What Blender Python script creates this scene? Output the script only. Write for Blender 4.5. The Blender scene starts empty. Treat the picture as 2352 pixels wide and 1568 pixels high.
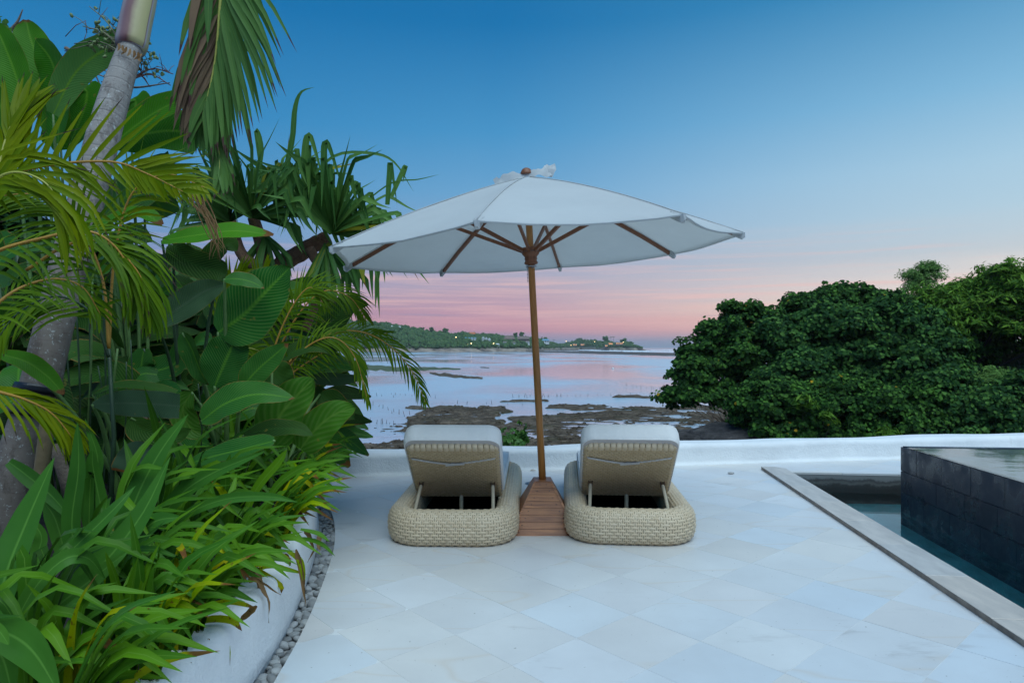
import bpy, math, random
import numpy as np
from mathutils import Vector, Matrix, noise

random.seed(7)
rng = np.random.default_rng(7)
R = math.radians
scene = bpy.context.scene
COL = scene.collection

# ------------------------------------------------------------------ camera, sky, sun, exposure
CAM_H = 1.32
cam = bpy.data.cameras.new('camera')
cam.sensor_width = 36
cam.lens = 23.2
cam.shift_y = 0.0057
cam.clip_start = 0.05
cam.clip_end = 60000
camo = bpy.data.objects.new('camera', cam)
camo.location = (0, 0, CAM_H)
camo.rotation_euler = (R(90), 0, 0)
COL.objects.link(camo)
scene.camera = camo

scene.view_settings.view_transform = 'Standard'
scene.view_settings.look = 'None'
scene.view_settings.exposure = 0.0
scene.view_settings.gamma = 1.0
scene.view_settings.use_curve_mapping = False
scene.cycles.max_bounces = 8
scene.cycles.transparent_max_bounces = 12
scene.cycles.volume_bounces = 0
scene.cycles.sample_clamp_indirect = 4


def lin(c):
    return tuple((x / 255 / 12.92) if x / 255 <= 0.04045 else ((x / 255 + 0.055) / 1.055) ** 2.4 for x in c)


class NT:
    """small helper round a node tree"""
    def __init__(self, tree):
        self.t = tree
        self.n = tree.nodes
        self.n.clear()

    def add(self, typ, ins=None, **props):
        nd = self.n.new(typ)
        for k, v in props.items():
            setattr(nd, k, v)
        for k, v in (ins or {}).items():
            s = nd.inputs[k]
            if isinstance(v, bpy.types.NodeSocket):
                self.t.links.new(v, s)
            else:
                if isinstance(v, tuple) and len(v) == 3 and s.type == 'RGBA':
                    v = (*v, 1)
                s.default_value = v
        return nd

    def math(self, op, a, b=0.0, c=None, clamp=False):
        ins = {0: a, 1: b}
        if c is not None:
            ins[2] = c
        return self.add('ShaderNodeMath', ins, operation=op, use_clamp=clamp).outputs[0]

    def mix(self, fac, a, b, blend='MIX'):
        nd = self.add('ShaderNodeMix', {0: fac, 6: a, 7: b}, data_type='RGBA', blend_type=blend)
        return nd.outputs[2]

    def ramp(self, fac, stops, interp='LINEAR'):
        nd = self.add('ShaderNodeValToRGB', {0: fac})
        cr = nd.color_ramp
        cr.interpolation = interp
        while len(cr.elements) > 1:
            cr.elements.remove(cr.elements[-1])
        for i, (p, c) in enumerate(stops):
            e = cr.elements[0] if i == 0 else cr.elements.new(p)
            e.position = p
            if not isinstance(c, tuple):
                c = (c, c, c)
            e.color = (*c, 1)
        return nd.outputs[0]

    def noise(self, vec, scale, detail=3.0, rough=0.5, out=0):
        nd = self.add('ShaderNodeTexNoise', {'Scale': scale, 'Detail': detail, 'Roughness': rough})
        if vec is not None:
            self.t.links.new(vec, nd.inputs['Vector'])
        return nd.outputs[out]

    def mapping(self, vec, scale=(1, 1, 1), rot=(0, 0, 0), loc=(0, 0, 0)):
        return self.add('ShaderNodeMapping', {'Vector': vec, 'Scale': scale, 'Rotation': rot, 'Location': loc}).outputs[0]


# dusk sky after sunset: one colour ramp over elevation for the side away from the glow and one for the glow side
world = bpy.data.worlds.new('World')
scene.world = world
world.use_nodes = True
w = NT(world.node_tree)
gen = w.add('ShaderNodeTexCoord').outputs['Generated']
sep = w.add('ShaderNodeSeparateXYZ', {0: gen})
zz = w.math('MAXIMUM', sep.outputs[2], 0.0)
L_ = [(0.0, (112, 136, 172)), (0.009, (124, 132, 168)), (0.024, (160, 128, 160)), (0.048, (168, 136, 164)), (0.075, (162, 146, 176)), (0.10, (146, 150, 186)),
      (0.155, (112, 150, 194)), (0.225, (80, 146, 195)), (0.31, (50, 134, 190)), (0.44, (24, 114, 174)), (0.65, (18, 96, 160)), (1.0, (14, 82, 148))]
C_ = [(0.0, (122, 148, 184)), (0.009, (140, 146, 180)), (0.022, (200, 144, 162)), (0.04, (204, 150, 166)), (0.07, (186, 160, 180)), (0.10, (170, 166, 190)),
      (0.155, (138, 170, 204)), (0.225, (106, 164, 208)), (0.31, (72, 148, 200)), (0.44, (28, 116, 175)), (0.65, (20, 98, 160)), (1.0, (14, 82, 148))]
R_ = [(0.0, (160, 168, 190)), (0.012, (214, 180, 180)), (0.03, (255, 208, 186)), (0.055, (255, 232, 208)), (0.085, (238, 226, 216)), (0.12, (200, 210, 216)),
      (0.17, (182, 210, 226)), (0.225, (170, 206, 228)), (0.31, (132, 186, 220)), (0.44, (64, 142, 190)), (0.65, (24, 102, 162)), (1.0, (14, 82, 148))]
# gentle distortion of the bands by stretched clouds
cl = w.noise(w.mapping(gen, (1.6, 1.6, 22.0), rot=(0.0, 0.05, 0.0)), 1.6, 4.0, 0.55)
cl2 = w.noise(w.mapping(gen, (1.2, 1.2, 40.0), rot=(0.0, -0.04, 0.0), loc=(3, 1, 2)), 3.0, 5.0, 0.6)
band = w.ramp(zz, [(0.0, 0.0), (0.02, 0.6), (0.06, 1.0), (0.15, 0.5), (0.3, 0.0)])
dz = w.math('MULTIPLY', w.math('MULTIPLY', w.math('SUBTRACT', cl, 0.5), 0.045), band)
ze = w.math('ADD', zz, dz)
cL = w.ramp(ze, [(p, lin(c)) for p, c in L_])
cC = w.ramp(ze, [(p, lin(c)) for p, c in C_])
cR = w.ramp(ze, [(p, lin(c)) for p, c in R_])
hl = w.math('SQRT', w.math('ADD', w.math('MULTIPLY', sep.outputs[0], sep.outputs[0]), w.math('MULTIPLY', sep.outputs[1], sep.outputs[1])))
dt = w.math('ADD', w.math('MULTIPLY', sep.outputs[0], 0.80), w.math('MULTIPLY', sep.outputs[1], 0.60))
dt = w.math('DIVIDE', dt, w.math('MAXIMUM', hl, 0.02))
f1 = w.math('DIVIDE', w.math('SUBTRACT', dt, 0.15), 0.40, clamp=True)
f2 = w.math('DIVIDE', w.math('SUBTRACT', dt, 0.58), 0.40, clamp=True)
f2 = w.math('POWER', f2, 1.25)
sk = w.mix(f2, w.mix(f1, cL, cC), cR)
# faint lit streaks of cloud low in the sky
st = w.ramp(cl2, [(0.47, 0.0), (0.66, 1.0)])
stb = w.ramp(zz, [(0.0, 0.0), (0.02, 0.0), (0.05, 1.0), (0.10, 0.8), (0.17, 0.0)])
sk = w.mix(w.math('MULTIPLY', w.math('MULTIPLY', st, stb), 0.60), sk, lin((240, 196, 190)))
st2 = w.ramp(cl2, [(0.30, 1.0), (0.42, 0.0)])
stb2 = w.ramp(zz, [(0.0, 0.0), (0.015, 0.0), (0.028, 1.0), (0.05, 0.6), (0.08, 0.0)])
sk = w.mix(w.math('MULTIPLY', w.math('MULTIPLY', st2, stb2), 0.45), sk, lin((120, 140, 178)))
bg1 = w.add('ShaderNodeBackground', {'Color': sk, 'Strength': 1.0})
nish = w.add('ShaderNodeTexSky', sky_type='NISHITA', sun_disc=False, sun_elevation=R(1.0), sun_rotation=R(53))
bg2 = w.add('ShaderNodeBackground', {'Color': nish.outputs[0], 'Strength': 0.0})
sh = w.add('ShaderNodeAddShader', {0: bg1.outputs[0], 1: bg2.outputs[0]})
w.add('ShaderNodeOutputWorld', {'Surface': sh.outputs[0]})

sun = bpy.data.lights.new('sun', 'SUN')
sun.energy = 3.15
sun.angle = R(62)
sun.color = (0.75, 0.92, 0.98)
suno = bpy.data.objects.new('sun', sun)
suno.rotation_euler = (R(24), R(10), 0)
COL.objects.link(suno)

# ------------------------------------------------------------------ helpers
FX = 1516.0


def P(x, y, D):
    """the point at distance D along the view axis seen at column x, row y of a 2352 px wide picture"""
    return Vector(((x - 1176) / FX * D, D, CAM_H - (y - 797) * D / FX))


def G(x, y, z=0.0):
    D = FX * (CAM_H - z) / (y - 797)
    return Vector(((x - 1176) / FX * D, D, z))


def origin(o):
    v = Vector((0, 0, 0))
    while o is not None:
        v = v + o.location
        o = o.parent
    return v


def tag(o, label=None, cat=None, group=None, kind=None):
    if label: o['label'] = label
    if cat: o['category'] = cat
    if group: o['group'] = group
    if kind: o['kind'] = kind
    return o


def thing(name, loc, label, cat, group=None, rotz=0.0):
    o = bpy.data.objects.new(name, None)
    o.empty_display_size = 0.1
    o.location = loc
    o.rotation_euler = (0, 0, rotz)
    COL.objects.link(o)
    return tag(o, label, cat, group)


def mesh_data(name, V, Fc, mat=None, smooth=True, uv=None):
    me = bpy.data.meshes.new(name)
    V = np.asarray(V, dtype=np.float32).reshape(-1, 3)
    if isinstance(Fc, np.ndarray):
        k = Fc.shape[1]
        nf = len(Fc)
        me.vertices.add(len(V))
        me.vertices.foreach_set('co', V.ravel())
        me.loops.add(nf * k)
        me.loops.foreach_set('vertex_index', Fc.astype(np.int32).ravel())
        me.polygons.add(nf)
        me.polygons.foreach_set('loop_start', np.arange(0, nf * k, k, dtype=np.int32))
        me.polygons.foreach_set('loop_total', np.full(nf, k, dtype=np.int32))
        me.update(calc_edges=True)
    else:
        me.from_pydata([tuple(map(float, v)) for v in V], [], Fc)
    if smooth:
        me.polygons.foreach_set('use_smooth', [True] * len(me.polygons))
    if uv is not None:
        ly = me.uv_layers.new(name='UVMap')
        li = np.zeros(len(me.loops), dtype=np.int32)
        me.loops.foreach_get('vertex_index', li)
        ly.data.foreach_set('uv', np.asarray(uv, dtype=np.float32)[li].ravel())
    if mat is not None:
        for m_ in (mat if isinstance(mat, (list, tuple)) else [mat]):
            me.materials.append(m_)
    return me


def link(name, me, parent=None, loc=None, rot=None):
    o = bpy.data.objects.new(name, me)
    COL.objects.link(o)
    if parent is not None: o.parent = parent
    if loc is not None: o.location = loc
    if rot is not None: o.rotation_euler = rot
    return o


def obj(name, V, Fc, mat, parent=None, smooth=True, uv=None, world_co=False):
    """one mesh object; with world_co the vertices are given in world space"""
    V = np.asarray(V, dtype=float).reshape(-1, 3)
    if world_co and parent is not None:
        V = V - np.array(origin(parent))
    return link(name, mesh_data(name, V, Fc, mat, smooth, uv), parent)


class MB:
    """collects simple shapes into one mesh"""
    def __init__(self):
        self.V, self.F, self.S = [], [], []

    def add(self, V, Fc, smooth=False):
        b = len(self.V)
        self.V += [tuple(v) for v in V]
        self.F += [tuple(b + i for i in f) for f in Fc]
        self.S += [smooth] * len(Fc)

    def box(self, c, s, rz=0.0, M=None, bev=0.0):
        x, y, z = s[0] / 2, s[1] / 2, s[2] / 2
        if bev <= 0:
            v = [(a * x, b * y, d * z) for d in (-1, 1) for a, b in ((-1, -1), (1, -1), (1, 1), (-1, 1))]
            f = [(3, 2, 1, 0), (4, 5, 6, 7), (0, 1, 5, 4), (1, 2, 6, 5), (2, 3, 7, 6), (3, 0, 4, 7)]
        else:
            e = bev
            v = []
            for zc, k in ((-z, e), (-z + e, 0), (z - e, 0), (z, e)):
                for a, b in ((-1, -1), (1, -1), (1, 1), (-1, 1)):
                    v.append((a * (x - k), b * (y - k), zc))
            f = [(3, 2, 1, 0), (12, 13, 14, 15)]
            for l in range(3):
                for i in range(4):
                    j = (i + 1) % 4
                    f.append((l * 4 + i, l * 4 + j, l * 4 + 4 + j, l * 4 + 4 + i))
        m = M if M is not None else Matrix.Rotation(rz, 4, 'Z')
        self.add([m @ Vector(p) + Vector(c) for p in v], f)

    def prism(self, poly, z0, z1):
        n = len(poly)
        self.add([(x, y, z0) for x, y in poly] + [(x, y, z1) for x, y in poly],
                 [tuple(range(n - 1, -1, -1)), tuple(range(n, 2 * n))] + [(i, (i + 1) % n, n + (i + 1) % n, n + i) for i in range(n)])

    def tube(self, pts, rad, n=8, caps=True):
        V, Fc = tube_geo(pts, rad, n, caps)[:2]
        self.add(V, Fc, True)

    def build(self, name, mat, parent=None, world_co=False):
        V = np.array(self.V, dtype=float)
        if world_co and parent is not None: V = V - np.array(origin(parent))
        me = mesh_data(name, V, self.F, mat, False)
        me.polygons.foreach_set('use_smooth', self.S)
        return link(name, me, parent)


def catmull(pts, n):
    pts = [Vector(p) for p in pts]
    if len(pts) == 2:
        return [pts[0].lerp(pts[1], i / n) for i in range(n + 1)]
    q = [pts[0] * 2 - pts[1]] + pts + [pts[-1] * 2 - pts[-2]]
    out = []
    m = len(pts) - 1
    for i in range(n + 1):
        t = i / n * m
        k = min(int(t), m - 1)
        u = t - k
        a, b, c, d = q[k:k + 4]
        out.append(0.5 * ((2 * b) + (c - a) * u + (2 * a - 5 * b + 4 * c - d) * u * u + (3 * b - 3 * c + d - a) * u ** 3))
    return out


def tube_geo(pts, rad, n=8, caps=True):
    pts = [Vector(p) for p in pts]
    if not hasattr(rad, '__len__'): rad = [rad] * len(pts)
    V, uv, Fc = [], [], []
    up = None
    L = 0
    for i, p in enumerate(pts):
        t = (pts[min(i + 1, len(pts) - 1)] - pts[max(i - 1, 0)]).normalized()
        if up is None:
            up = Vector((1, 0, 0)) if abs(t.x) < 0.9 else Vector((0, 1, 0))
        up = (up - t * up.dot(t)).normalized()
        s = t.cross(up)
        if i: L += (p - pts[i - 1]).length
        for k in range(n):
            a = 2 * math.pi * k / n
            V.append(p + (up * math.cos(a) + s * math.sin(a)) * rad[i])
            uv.append((k / n, L))
    for i in range(len(pts) - 1):
        for k in range(n):
            j = (k + 1) % n
            Fc.append((i * n + k, i * n + j, (i + 1) * n + j, (i + 1) * n + k))
    if caps:
        Fc.append(tuple(range(n - 1, -1, -1)))
        Fc.append(tuple((len(pts) - 1) * n + k for k in range(n)))
    return V, Fc, uv


def tube(name, pts, rad, mat, parent=None, n=8, world_co=True, caps=True):
    V, Fc, uv = tube_geo(pts, rad, n, caps)
    return obj(name, V, Fc, mat, parent, True, uv, world_co)


def lathe_geo(prof, n=20, M=None):
    V, Fc = [], []
    for r, z in prof:
        for k in range(n):
            a = 2 * math.pi * k / n
            V.append(Vector((r * math.cos(a), r * math.sin(a), z)))
    for i in range(len(prof) - 1):
        for k in range(n):
            j = (k + 1) % n
            Fc.append((i * n + k, i * n + j, (i + 1) * n + j, (i + 1) * n + k))
    Fc.append(tuple(range(n - 1, -1, -1)))
    Fc.append(tuple((len(prof) - 1) * n + k for k in range(n)))
    if M is not None: V = [M @ v for v in V]
    return V, Fc


PROF = {
    'strap': lambda v: (0.55 + 0.45 * math.sin(math.pi / 2 * min(v / 0.45, 1))) * (1 - max(0, (v - 0.45) / 0.55) ** 2.3),
    'banana': lambda v: max(0.02, math.sin(math.pi * min(1, (0.03 + 0.97 * v)) ** 0.85)) ** 0.55,
    'ovate': lambda v: max(0.0, math.sin(math.pi * min(1, 0.02 + 0.98 * v) ** 0.72)) ** 0.72,
    'heart': lambda v: min(1.0, (v + 0.03) ** 0.33 * max(0, 1 - v) ** 0.62 * 1.42),
    'round': lambda v: max(0.0, math.sin(math.pi * min(1, 0.06 + 0.94 * v))) ** 0.5,
    'leaflet': lambda v: min(1, (v * 8 + 0.3)) * max(0.02, 1 - v ** 2.2),
    'sword': lambda v: (0.8 + 0.2 * min(1, v * 4)) * max(0.015, 1 - max(0, (v - 0.5) / 0.5) ** 1.4),
    'cut': lambda v: max(0.05, math.sin(math.pi / 2 * min(1, v * 2.2))) ** 0.6 * (1 if v < 0.93 else 0.93),
}


def blade_geo(pts, wd, nrm=(0, -1, 0.3), prof='strap', fold=0.2, seg=12, cross=2, twist=0.0, ripple=0.0, cup=0.0):
    c = catmull(pts, seg)
    pf = PROF[prof]
    V, uv, Fc = [], [], []
    m = 2 * cross + 1
    N0 = Vector(nrm)
    ph = random.random() * 6
    for i, p in enumerate(c):
        v = i / seg
        t = (c[min(i + 1, seg)] - c[max(i - 1, 0)])
        if t.length < 1e-9: t = Vector((0, 0, 1))
        t.normalize()
        N = N0 - t * N0.dot(t)
        if N.length < 1e-3: N = Vector((t.y, -t.x, 0.1))
        N.normalize()
        if twist:
            N = Matrix.Rotation(twist * v, 3, t) @ N
        S = t.cross(N)
        hw = wd * pf(v) / 2
        for k in range(-cross, cross + 1):
            u = k / cross
            rp = ripple * wd * abs(u) ** 2 * math.sin(v * 17 + ph + (1.3 if u > 0 else 0))
            V.append(p + S * (u * hw) + N * (fold * abs(u) * hw - cup * u * u * hw + rp))
            uv.append((u * 0.5 + 0.5, v))
    for i in range(seg):
        for k in range(m - 1):
            a = i * m + k
            Fc.append((a, a + 1, a + m + 1, a + m))
    return V, Fc, uv


def blade(name, pts, wd, mat, parent, **kw):
    V, Fc, uv = blade_geo(pts, wd, **kw)
    return obj(name, V, Fc, mat, parent, True, uv, True)


def copy_thing(root, loc, rotz=0.0, label=None, scale=None):
    r = root.copy()
    COL.objects.link(r)
    r.location = loc
    r.rotation_euler = (0, 0, rotz)
    if scale is not None: r.scale = scale
    if label: r['label'] = label
    for ch in list(root.children):
        c = ch.copy()
        COL.objects.link(c)
        c.parent = r
        for g in list(ch.children):
            d = g.copy()
            COL.objects.link(d)
            d.parent = c
    return r


# ------------------------------------------------------------------ materials
def new_mat(name):
    m = bpy.data.materials.new(name)
    m.use_nodes = True
    return m, NT(m.node_tree)


def finish(t, col, rough=0.6, bump=None, bstr=0.3, bdist=0.01, trans=0.0, tcol=None, spec=0.5, **extra):
    ins = {'Base Color': col, 'Roughness': rough, 'Specular IOR Level': spec}
    ins.update(extra)
    p = t.add('ShaderNodeBsdfPrincipled', ins)
    nrm = None
    if bump is not None:
        nrm = t.add('ShaderNodeBump', {'Height': bump, 'Strength': bstr, 'Distance': bdist}).outputs[0]
        t.t.links.new(nrm, p.inputs['Normal'])
    out = p.outputs[0]
    if trans > 0:
        tr = t.add('ShaderNodeBsdfTranslucent', {'Color': tcol if tcol is not None else col})
        if nrm is not None: t.t.links.new(nrm, tr.inputs['Normal'])
        out = t.add('ShaderNodeMixShader', {0: trans, 1: out, 2: tr.outputs[0]}).outputs[0]
    t.add('ShaderNodeOutputMaterial', {'Surface': out})


def simple(name, col, rough=0.6, var=0.12, scale=8.0, bstr=0.2, bscale=None, spec=0.5, metal=0.0, bdist=0.01, trans=0.0):
    m, t = new_mat(name)
    oc = t.add('ShaderNodeTexCoord').outputs['Object']
    nz = t.noise(oc, scale, 4, 0.6)
    c2 = t.mix(t.ramp(nz, [(0.3, 0.0), (0.7, 1.0)]), tuple(x * (1 - var) for x in col), tuple(min(1, x * (1 + var)) for x in col))
    b = t.noise(oc, bscale or scale * 6, 4, 0.6)
    finish(t, c2, rough, b, bstr, bdist, trans, spec=spec, Metallic=metal)
    return m


def leaf_mat(name, c1, c2, mid=None, rough=0.5, trans=0.25, veins=0.0, vscale=60.0, tip=None, tip_at=0.9, spot=None, spec=0.4, back=None, slant=0.6, nvar=0.22):
    """c1..c2: spread between individual leaves; mid: midrib colour; veins: lateral vein strength"""
    m, t = new_mat(name)
    uvn = t.add('ShaderNodeUVMap').outputs[0]
    s = t.add('ShaderNodeSeparateXYZ', {0: uvn})
    u = t.math('ABSOLUTE', t.math('SUBTRACT', s.outputs[0], 0.5))
    v = s.outputs[1]
    rnd = t.add('ShaderNodeObjectInfo').outputs['Random']
    oc = t.add('ShaderNodeTexCoord').outputs['Object']
    nz = t.noise(oc, 3.5, 4, 0.6)
    col = t.mix(rnd, c1, c2)
    col = t.mix(t.ramp(nz, [(0.3, 0.0), (0.72, 1.0)]), t.mix(nvar, col, (0.01, 0.02, 0.008)), t.mix(0.10, col, (0.16, 0.26, 0.05)))
    bump = None
    if veins > 0:
        ph = t.math('SUBTRACT', v, t.math('MULTIPLY', u, slant))
        wv = t.math('SINE', t.math('MULTIPLY', ph, vscale * 6.283))
        wv = t.math('MULTIPLY', t.math('ADD', wv, 1.0), 0.5)
        col = t.mix(t.math('MULTIPLY', t.math('POWER', wv, 2.0), veins), col, t.mix(0.5, col, (0.12, 0.22, 0.06)))
        bump = wv
    if mid is not None:
        col = t.mix(t.ramp(u, [(0.0, 0.6), (0.018, 0.45), (0.05, 0.0)]), col, mid)
    if spot is not None:
        sp = t.noise(oc, 70.0, 2, 0.5)
        sp2 = t.noise(oc, 9.0, 2, 0.5)
        col = t.mix(t.math('MULTIPLY', t.ramp(sp, [(0.62, 0.0), (0.66, 1.0)]), t.ramp(sp2, [(0.45, 0.0), (0.6, 0.9)])), col, spot)
    if tip is not None:
        e = t.math('ADD', t.math('ADD', v, t.math('MULTIPLY', t.math('SUBTRACT', t.noise(oc, 25.0, 3, 0.6), 0.5), 0.22)), t.math('MULTIPLY', t.math('SUBTRACT', rnd, 0.5), 0.14))
        col = t.mix(t.ramp(e, [(tip_at - 0.04, 0.0), (tip_at + 0.01, 1.0)]), col, tip)
    if veins > 0:
        ed = t.math('ADD', u, t.math('MULTIPLY', t.math('SUBTRACT', t.noise(oc, 11.0, 3, 0.6), 0.5), 0.10))
        col = t.mix(t.math('MULTIPLY', t.ramp(ed, [(0.478, 0.0), (0.50, 1.0)]), t.ramp(rnd, [(0.35, 0.25), (0.7, 0.9)])), col, (0.28, 0.17, 0.06))
        sc_ = t.noise(oc, 16.0, 2, 0.5)
        col = t.mix(t.ramp(sc_, [(0.70, 0.0), (0.74, 0.5)]), col, (0.20, 0.16, 0.04))
    if back is not None:
        col = t.mix(t.add('ShaderNodeNewGeometry').outputs['Backfacing'], col, back)
    col = t.add('ShaderNodeHueSaturation', {'Hue': 0.492, 'Saturation': 1.12, 'Value': 1.12, 'Color': col}).outputs[0]
    finish(t, col, rough, bump, 0.25, 0.004, trans, t.mix(0.35, col, (0.10, 0.22, 0.02)), spec * 0.32)
    return m


def crown_mat(name, cols, rough=0.5, trans=0.2, spec=0.3):
    m, t = new_mat(name)
    r = t.add('ShaderNodeNewGeometry').outputs['Random Per Island']
    st = [(p, c) for p, c in cols]
    col = t.ramp(r, st, 'CONSTANT' if len(cols) > 4 else 'LINEAR')
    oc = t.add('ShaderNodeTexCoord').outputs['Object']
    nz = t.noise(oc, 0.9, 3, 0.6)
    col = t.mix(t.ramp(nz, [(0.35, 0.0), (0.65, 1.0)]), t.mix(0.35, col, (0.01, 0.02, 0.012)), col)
    finish(t, col, rough, None, trans=trans, spec=spec)
    return m


M = {}
# white-cream stone paving, each slab its own tone
m, t = new_mat('paving_stone')
oc = t.add('ShaderNodeTexCoord').outputs['Object']
rnd = t.add('ShaderNodeObjectInfo').outputs['Random']
off = t.add('ShaderNodeVectorMath', {0: oc, 1: t.add('ShaderNodeCombineXYZ', {0: t.math('MULTIPLY', rnd, 31.0), 1: t.math('MULTIPLY', rnd, 17.0)}).outputs[0]}, operation='ADD').outputs[0]
base = t.ramp(rnd, [(0.0, (0.63, 0.64, 0.65)), (0.25, (0.65, 0.64, 0.62)), (0.42, (0.65, 0.62, 0.58)), (0.5, (0.64, 0.645, 0.65)), (0.62, (0.66, 0.665, 0.67)), (0.72, (0.64, 0.605, 0.575)), (0.8, (0.63, 0.65, 0.66)), (0.94, (0.60, 0.64, 0.67)), (0.97, (0.57, 0.62, 0.66)), (1.0, (0.66, 0.655, 0.64))])
wv = t.noise(t.mapping(off, (1.0, 3.2, 1.0), rot=(0, 0, R(25))), 2.6, 6, 0.62)
cl_ = t.noise(off, 1.6, 5, 0.6)
c = t.mix(t.ramp(cl_, [(0.3, 0.0), (0.7, 1.0)]), t.mix(0.42, base, (0.46, 0.44, 0.43)), base)
c = t.mix(t.math('MULTIPLY', t.ramp(wv, [(0.56, 0.0), (0.68, 0.5)]), t.ramp(t.noise(off, 1.1, 2, 0.5), [(0.52, 0.0), (0.66, 1.0)])), c, (0.34, 0.31, 0.29))
vn = t.noise(t.mapping(off, (0.35, 1.5, 1), rot=(0, 0, R(-20))), 1.0, 2, 0.4)
c = t.mix(t.ramp(t.math('ABSOLUTE', t.math('SUBTRACT', vn, 0.52)), [(0.0, 0.30), (0.006, 0.0)]), c, (0.56, 0.44, 0.32))
sp = t.noise(oc, 45.0, 2, 0.5)
c = t.mix(t.ramp(sp, [(0.72, 0.0), (0.75, 0.6)]), c, (0.22, 0.2, 0.18))
bp = t.math('ADD', t.noise(oc, 40, 5, 0.65), t.math('MULTIPLY', cl_, 2.0))
rr = t.math('ADD', 0.32, t.math('MULTIPLY', cl_, 0.3))
finish(t, c, rr, bp, 0.10, 0.01, spec=0.35)
M['paving'] = m
M['grout'] = simple('grout', (0.655, 0.655, 0.65), 0.8, 0.15, 5, 0.3)

m, t = new_mat('coping_stone')
oc = t.add('ShaderNodeTexCoord').outputs['Object']
rnd = t.add('ShaderNodeObjectInfo').outputs['Random']
n1 = t.noise(t.mapping(oc, (3.5, 1, 1)), 3.0, 6, 0.65)
base = t.mix(rnd, (0.50, 0.475, 0.45), (0.56, 0.48, 0.41))
c = t.mix(t.ramp(n1, [(0.35, 0.0), (0.62, 1.0)]), t.mix(0.5, base, (0.30, 0.28, 0.26)), base)
finish(t, c, 0.55, t.noise(oc, 30, 5, 0.7), 0.25, 0.01)
M['coping'] = m
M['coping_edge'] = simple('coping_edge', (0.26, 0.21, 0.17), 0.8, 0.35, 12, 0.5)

m, t = new_mat('whitewash')
oc = t.add('ShaderNodeTexCoord').outputs['Object']
n1 = t.noise(t.mapping(oc, (1.0, 1.0, 0.6)), 1.6, 5, 0.6)
n2 = t.noise(t.mapping(oc, (4.0, 4.0, 1.0)), 2.0, 4, 0.6)
c = t.mix(t.ramp(n1, [(0.3, 0.0), (0.75, 1.0)]), (0.70, 0.71, 0.71), (0.82, 0.83, 0.83))
c = t.mix(t.ramp(n2, [(0.62, 0.0), (0.8, 0.5)]), c, (0.56, 0.56, 0.53))
finish(t, c, 0.75, t.math('ADD', t.math('MULTIPLY', t.noise(oc, 3.0, 4, 0.6), 5.0), t.noise(oc, 70, 3, 0.6)), 0.38, 0.014, spec=0.3)
M['white'] = m

m, t = new_mat('lava_stone')
oc = t.add('ShaderNodeTexCoord').outputs['Object']
rnd = t.add('ShaderNodeObjectInfo').outputs['Random']
n1 = t.noise(oc, 5.0, 4, 0.6)
n2 = t.noise(oc, 160.0, 3, 0.6)
c = t.mix(rnd, (0.010, 0.018, 0.030), (0.022, 0.034, 0.050))
c = t.mix(t.ramp(n2, [(0.6, 0.0), (0.75, 0.5)]), c, (0.08, 0.09, 0.10))
rr = t.ramp(n1, [(0.42, 0.16), (0.58, 0.55)])
finish(t, c, rr, n2, 0.35, 0.004)
M['lava'] = m
M['lava_joint'] = simple('lava_joint', (0.16, 0.19, 0.21), 0.7, 0.3, 20)
M['upper_sky_floor'] = simple('upper_pool_sky_floor', (0.42, 0.47, 0.47), 0.6, 0.3, 2)  # pale floor under black stone: bright sky reflection put into the colour
M['pool_tile'] = simple('pool_tile', (0.05, 0.24, 0.27), 0.5, 0.2, 6)
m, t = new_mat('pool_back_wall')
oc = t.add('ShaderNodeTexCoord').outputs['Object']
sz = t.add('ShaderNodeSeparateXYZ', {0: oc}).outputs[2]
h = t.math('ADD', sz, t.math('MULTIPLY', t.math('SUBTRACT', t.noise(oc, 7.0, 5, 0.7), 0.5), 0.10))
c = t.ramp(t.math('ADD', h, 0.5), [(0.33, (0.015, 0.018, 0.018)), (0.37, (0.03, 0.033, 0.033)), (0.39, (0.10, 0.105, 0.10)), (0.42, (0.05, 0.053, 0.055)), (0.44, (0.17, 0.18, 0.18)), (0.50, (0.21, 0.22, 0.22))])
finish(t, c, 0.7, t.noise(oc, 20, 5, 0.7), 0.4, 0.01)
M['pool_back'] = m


def water_mat(name, tint, rough, bscale, bstr, stretch=(1, 1, 1), detail=3, trans=1.0, bdist=0.02, ior=1.333):
    m, t = new_mat(name)
    oc = t.add('ShaderNodeTexCoord').outputs['Object']
    b = t.noise(t.mapping(oc, stretch), bscale, detail, 0.55)
    bn = t.add('ShaderNodeBump', {'Height': b, 'Strength': bstr, 'Distance': bdist}).outputs[0]
    p = t.add('ShaderNodeBsdfPrincipled', {'Base Color': tint, 'Roughness': rough, 'IOR': ior, 'Transmission Weight': trans, 'Normal': bn})
    t.add('ShaderNodeOutputMaterial', {'Surface': p.outputs[0]})
    return m


M['pool_water'] = water_mat('pool_water', (0.62, 0.90, 0.95), 0.02, 2.5, 0.05, detail=2, ior=1.45)
M['upper_water'] = water_mat('upper_pool_water', (0.75, 0.85, 0.88), 0.05, 1.6, 0.16, (0.8, 1.5, 1), 4, ior=1.75)

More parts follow.
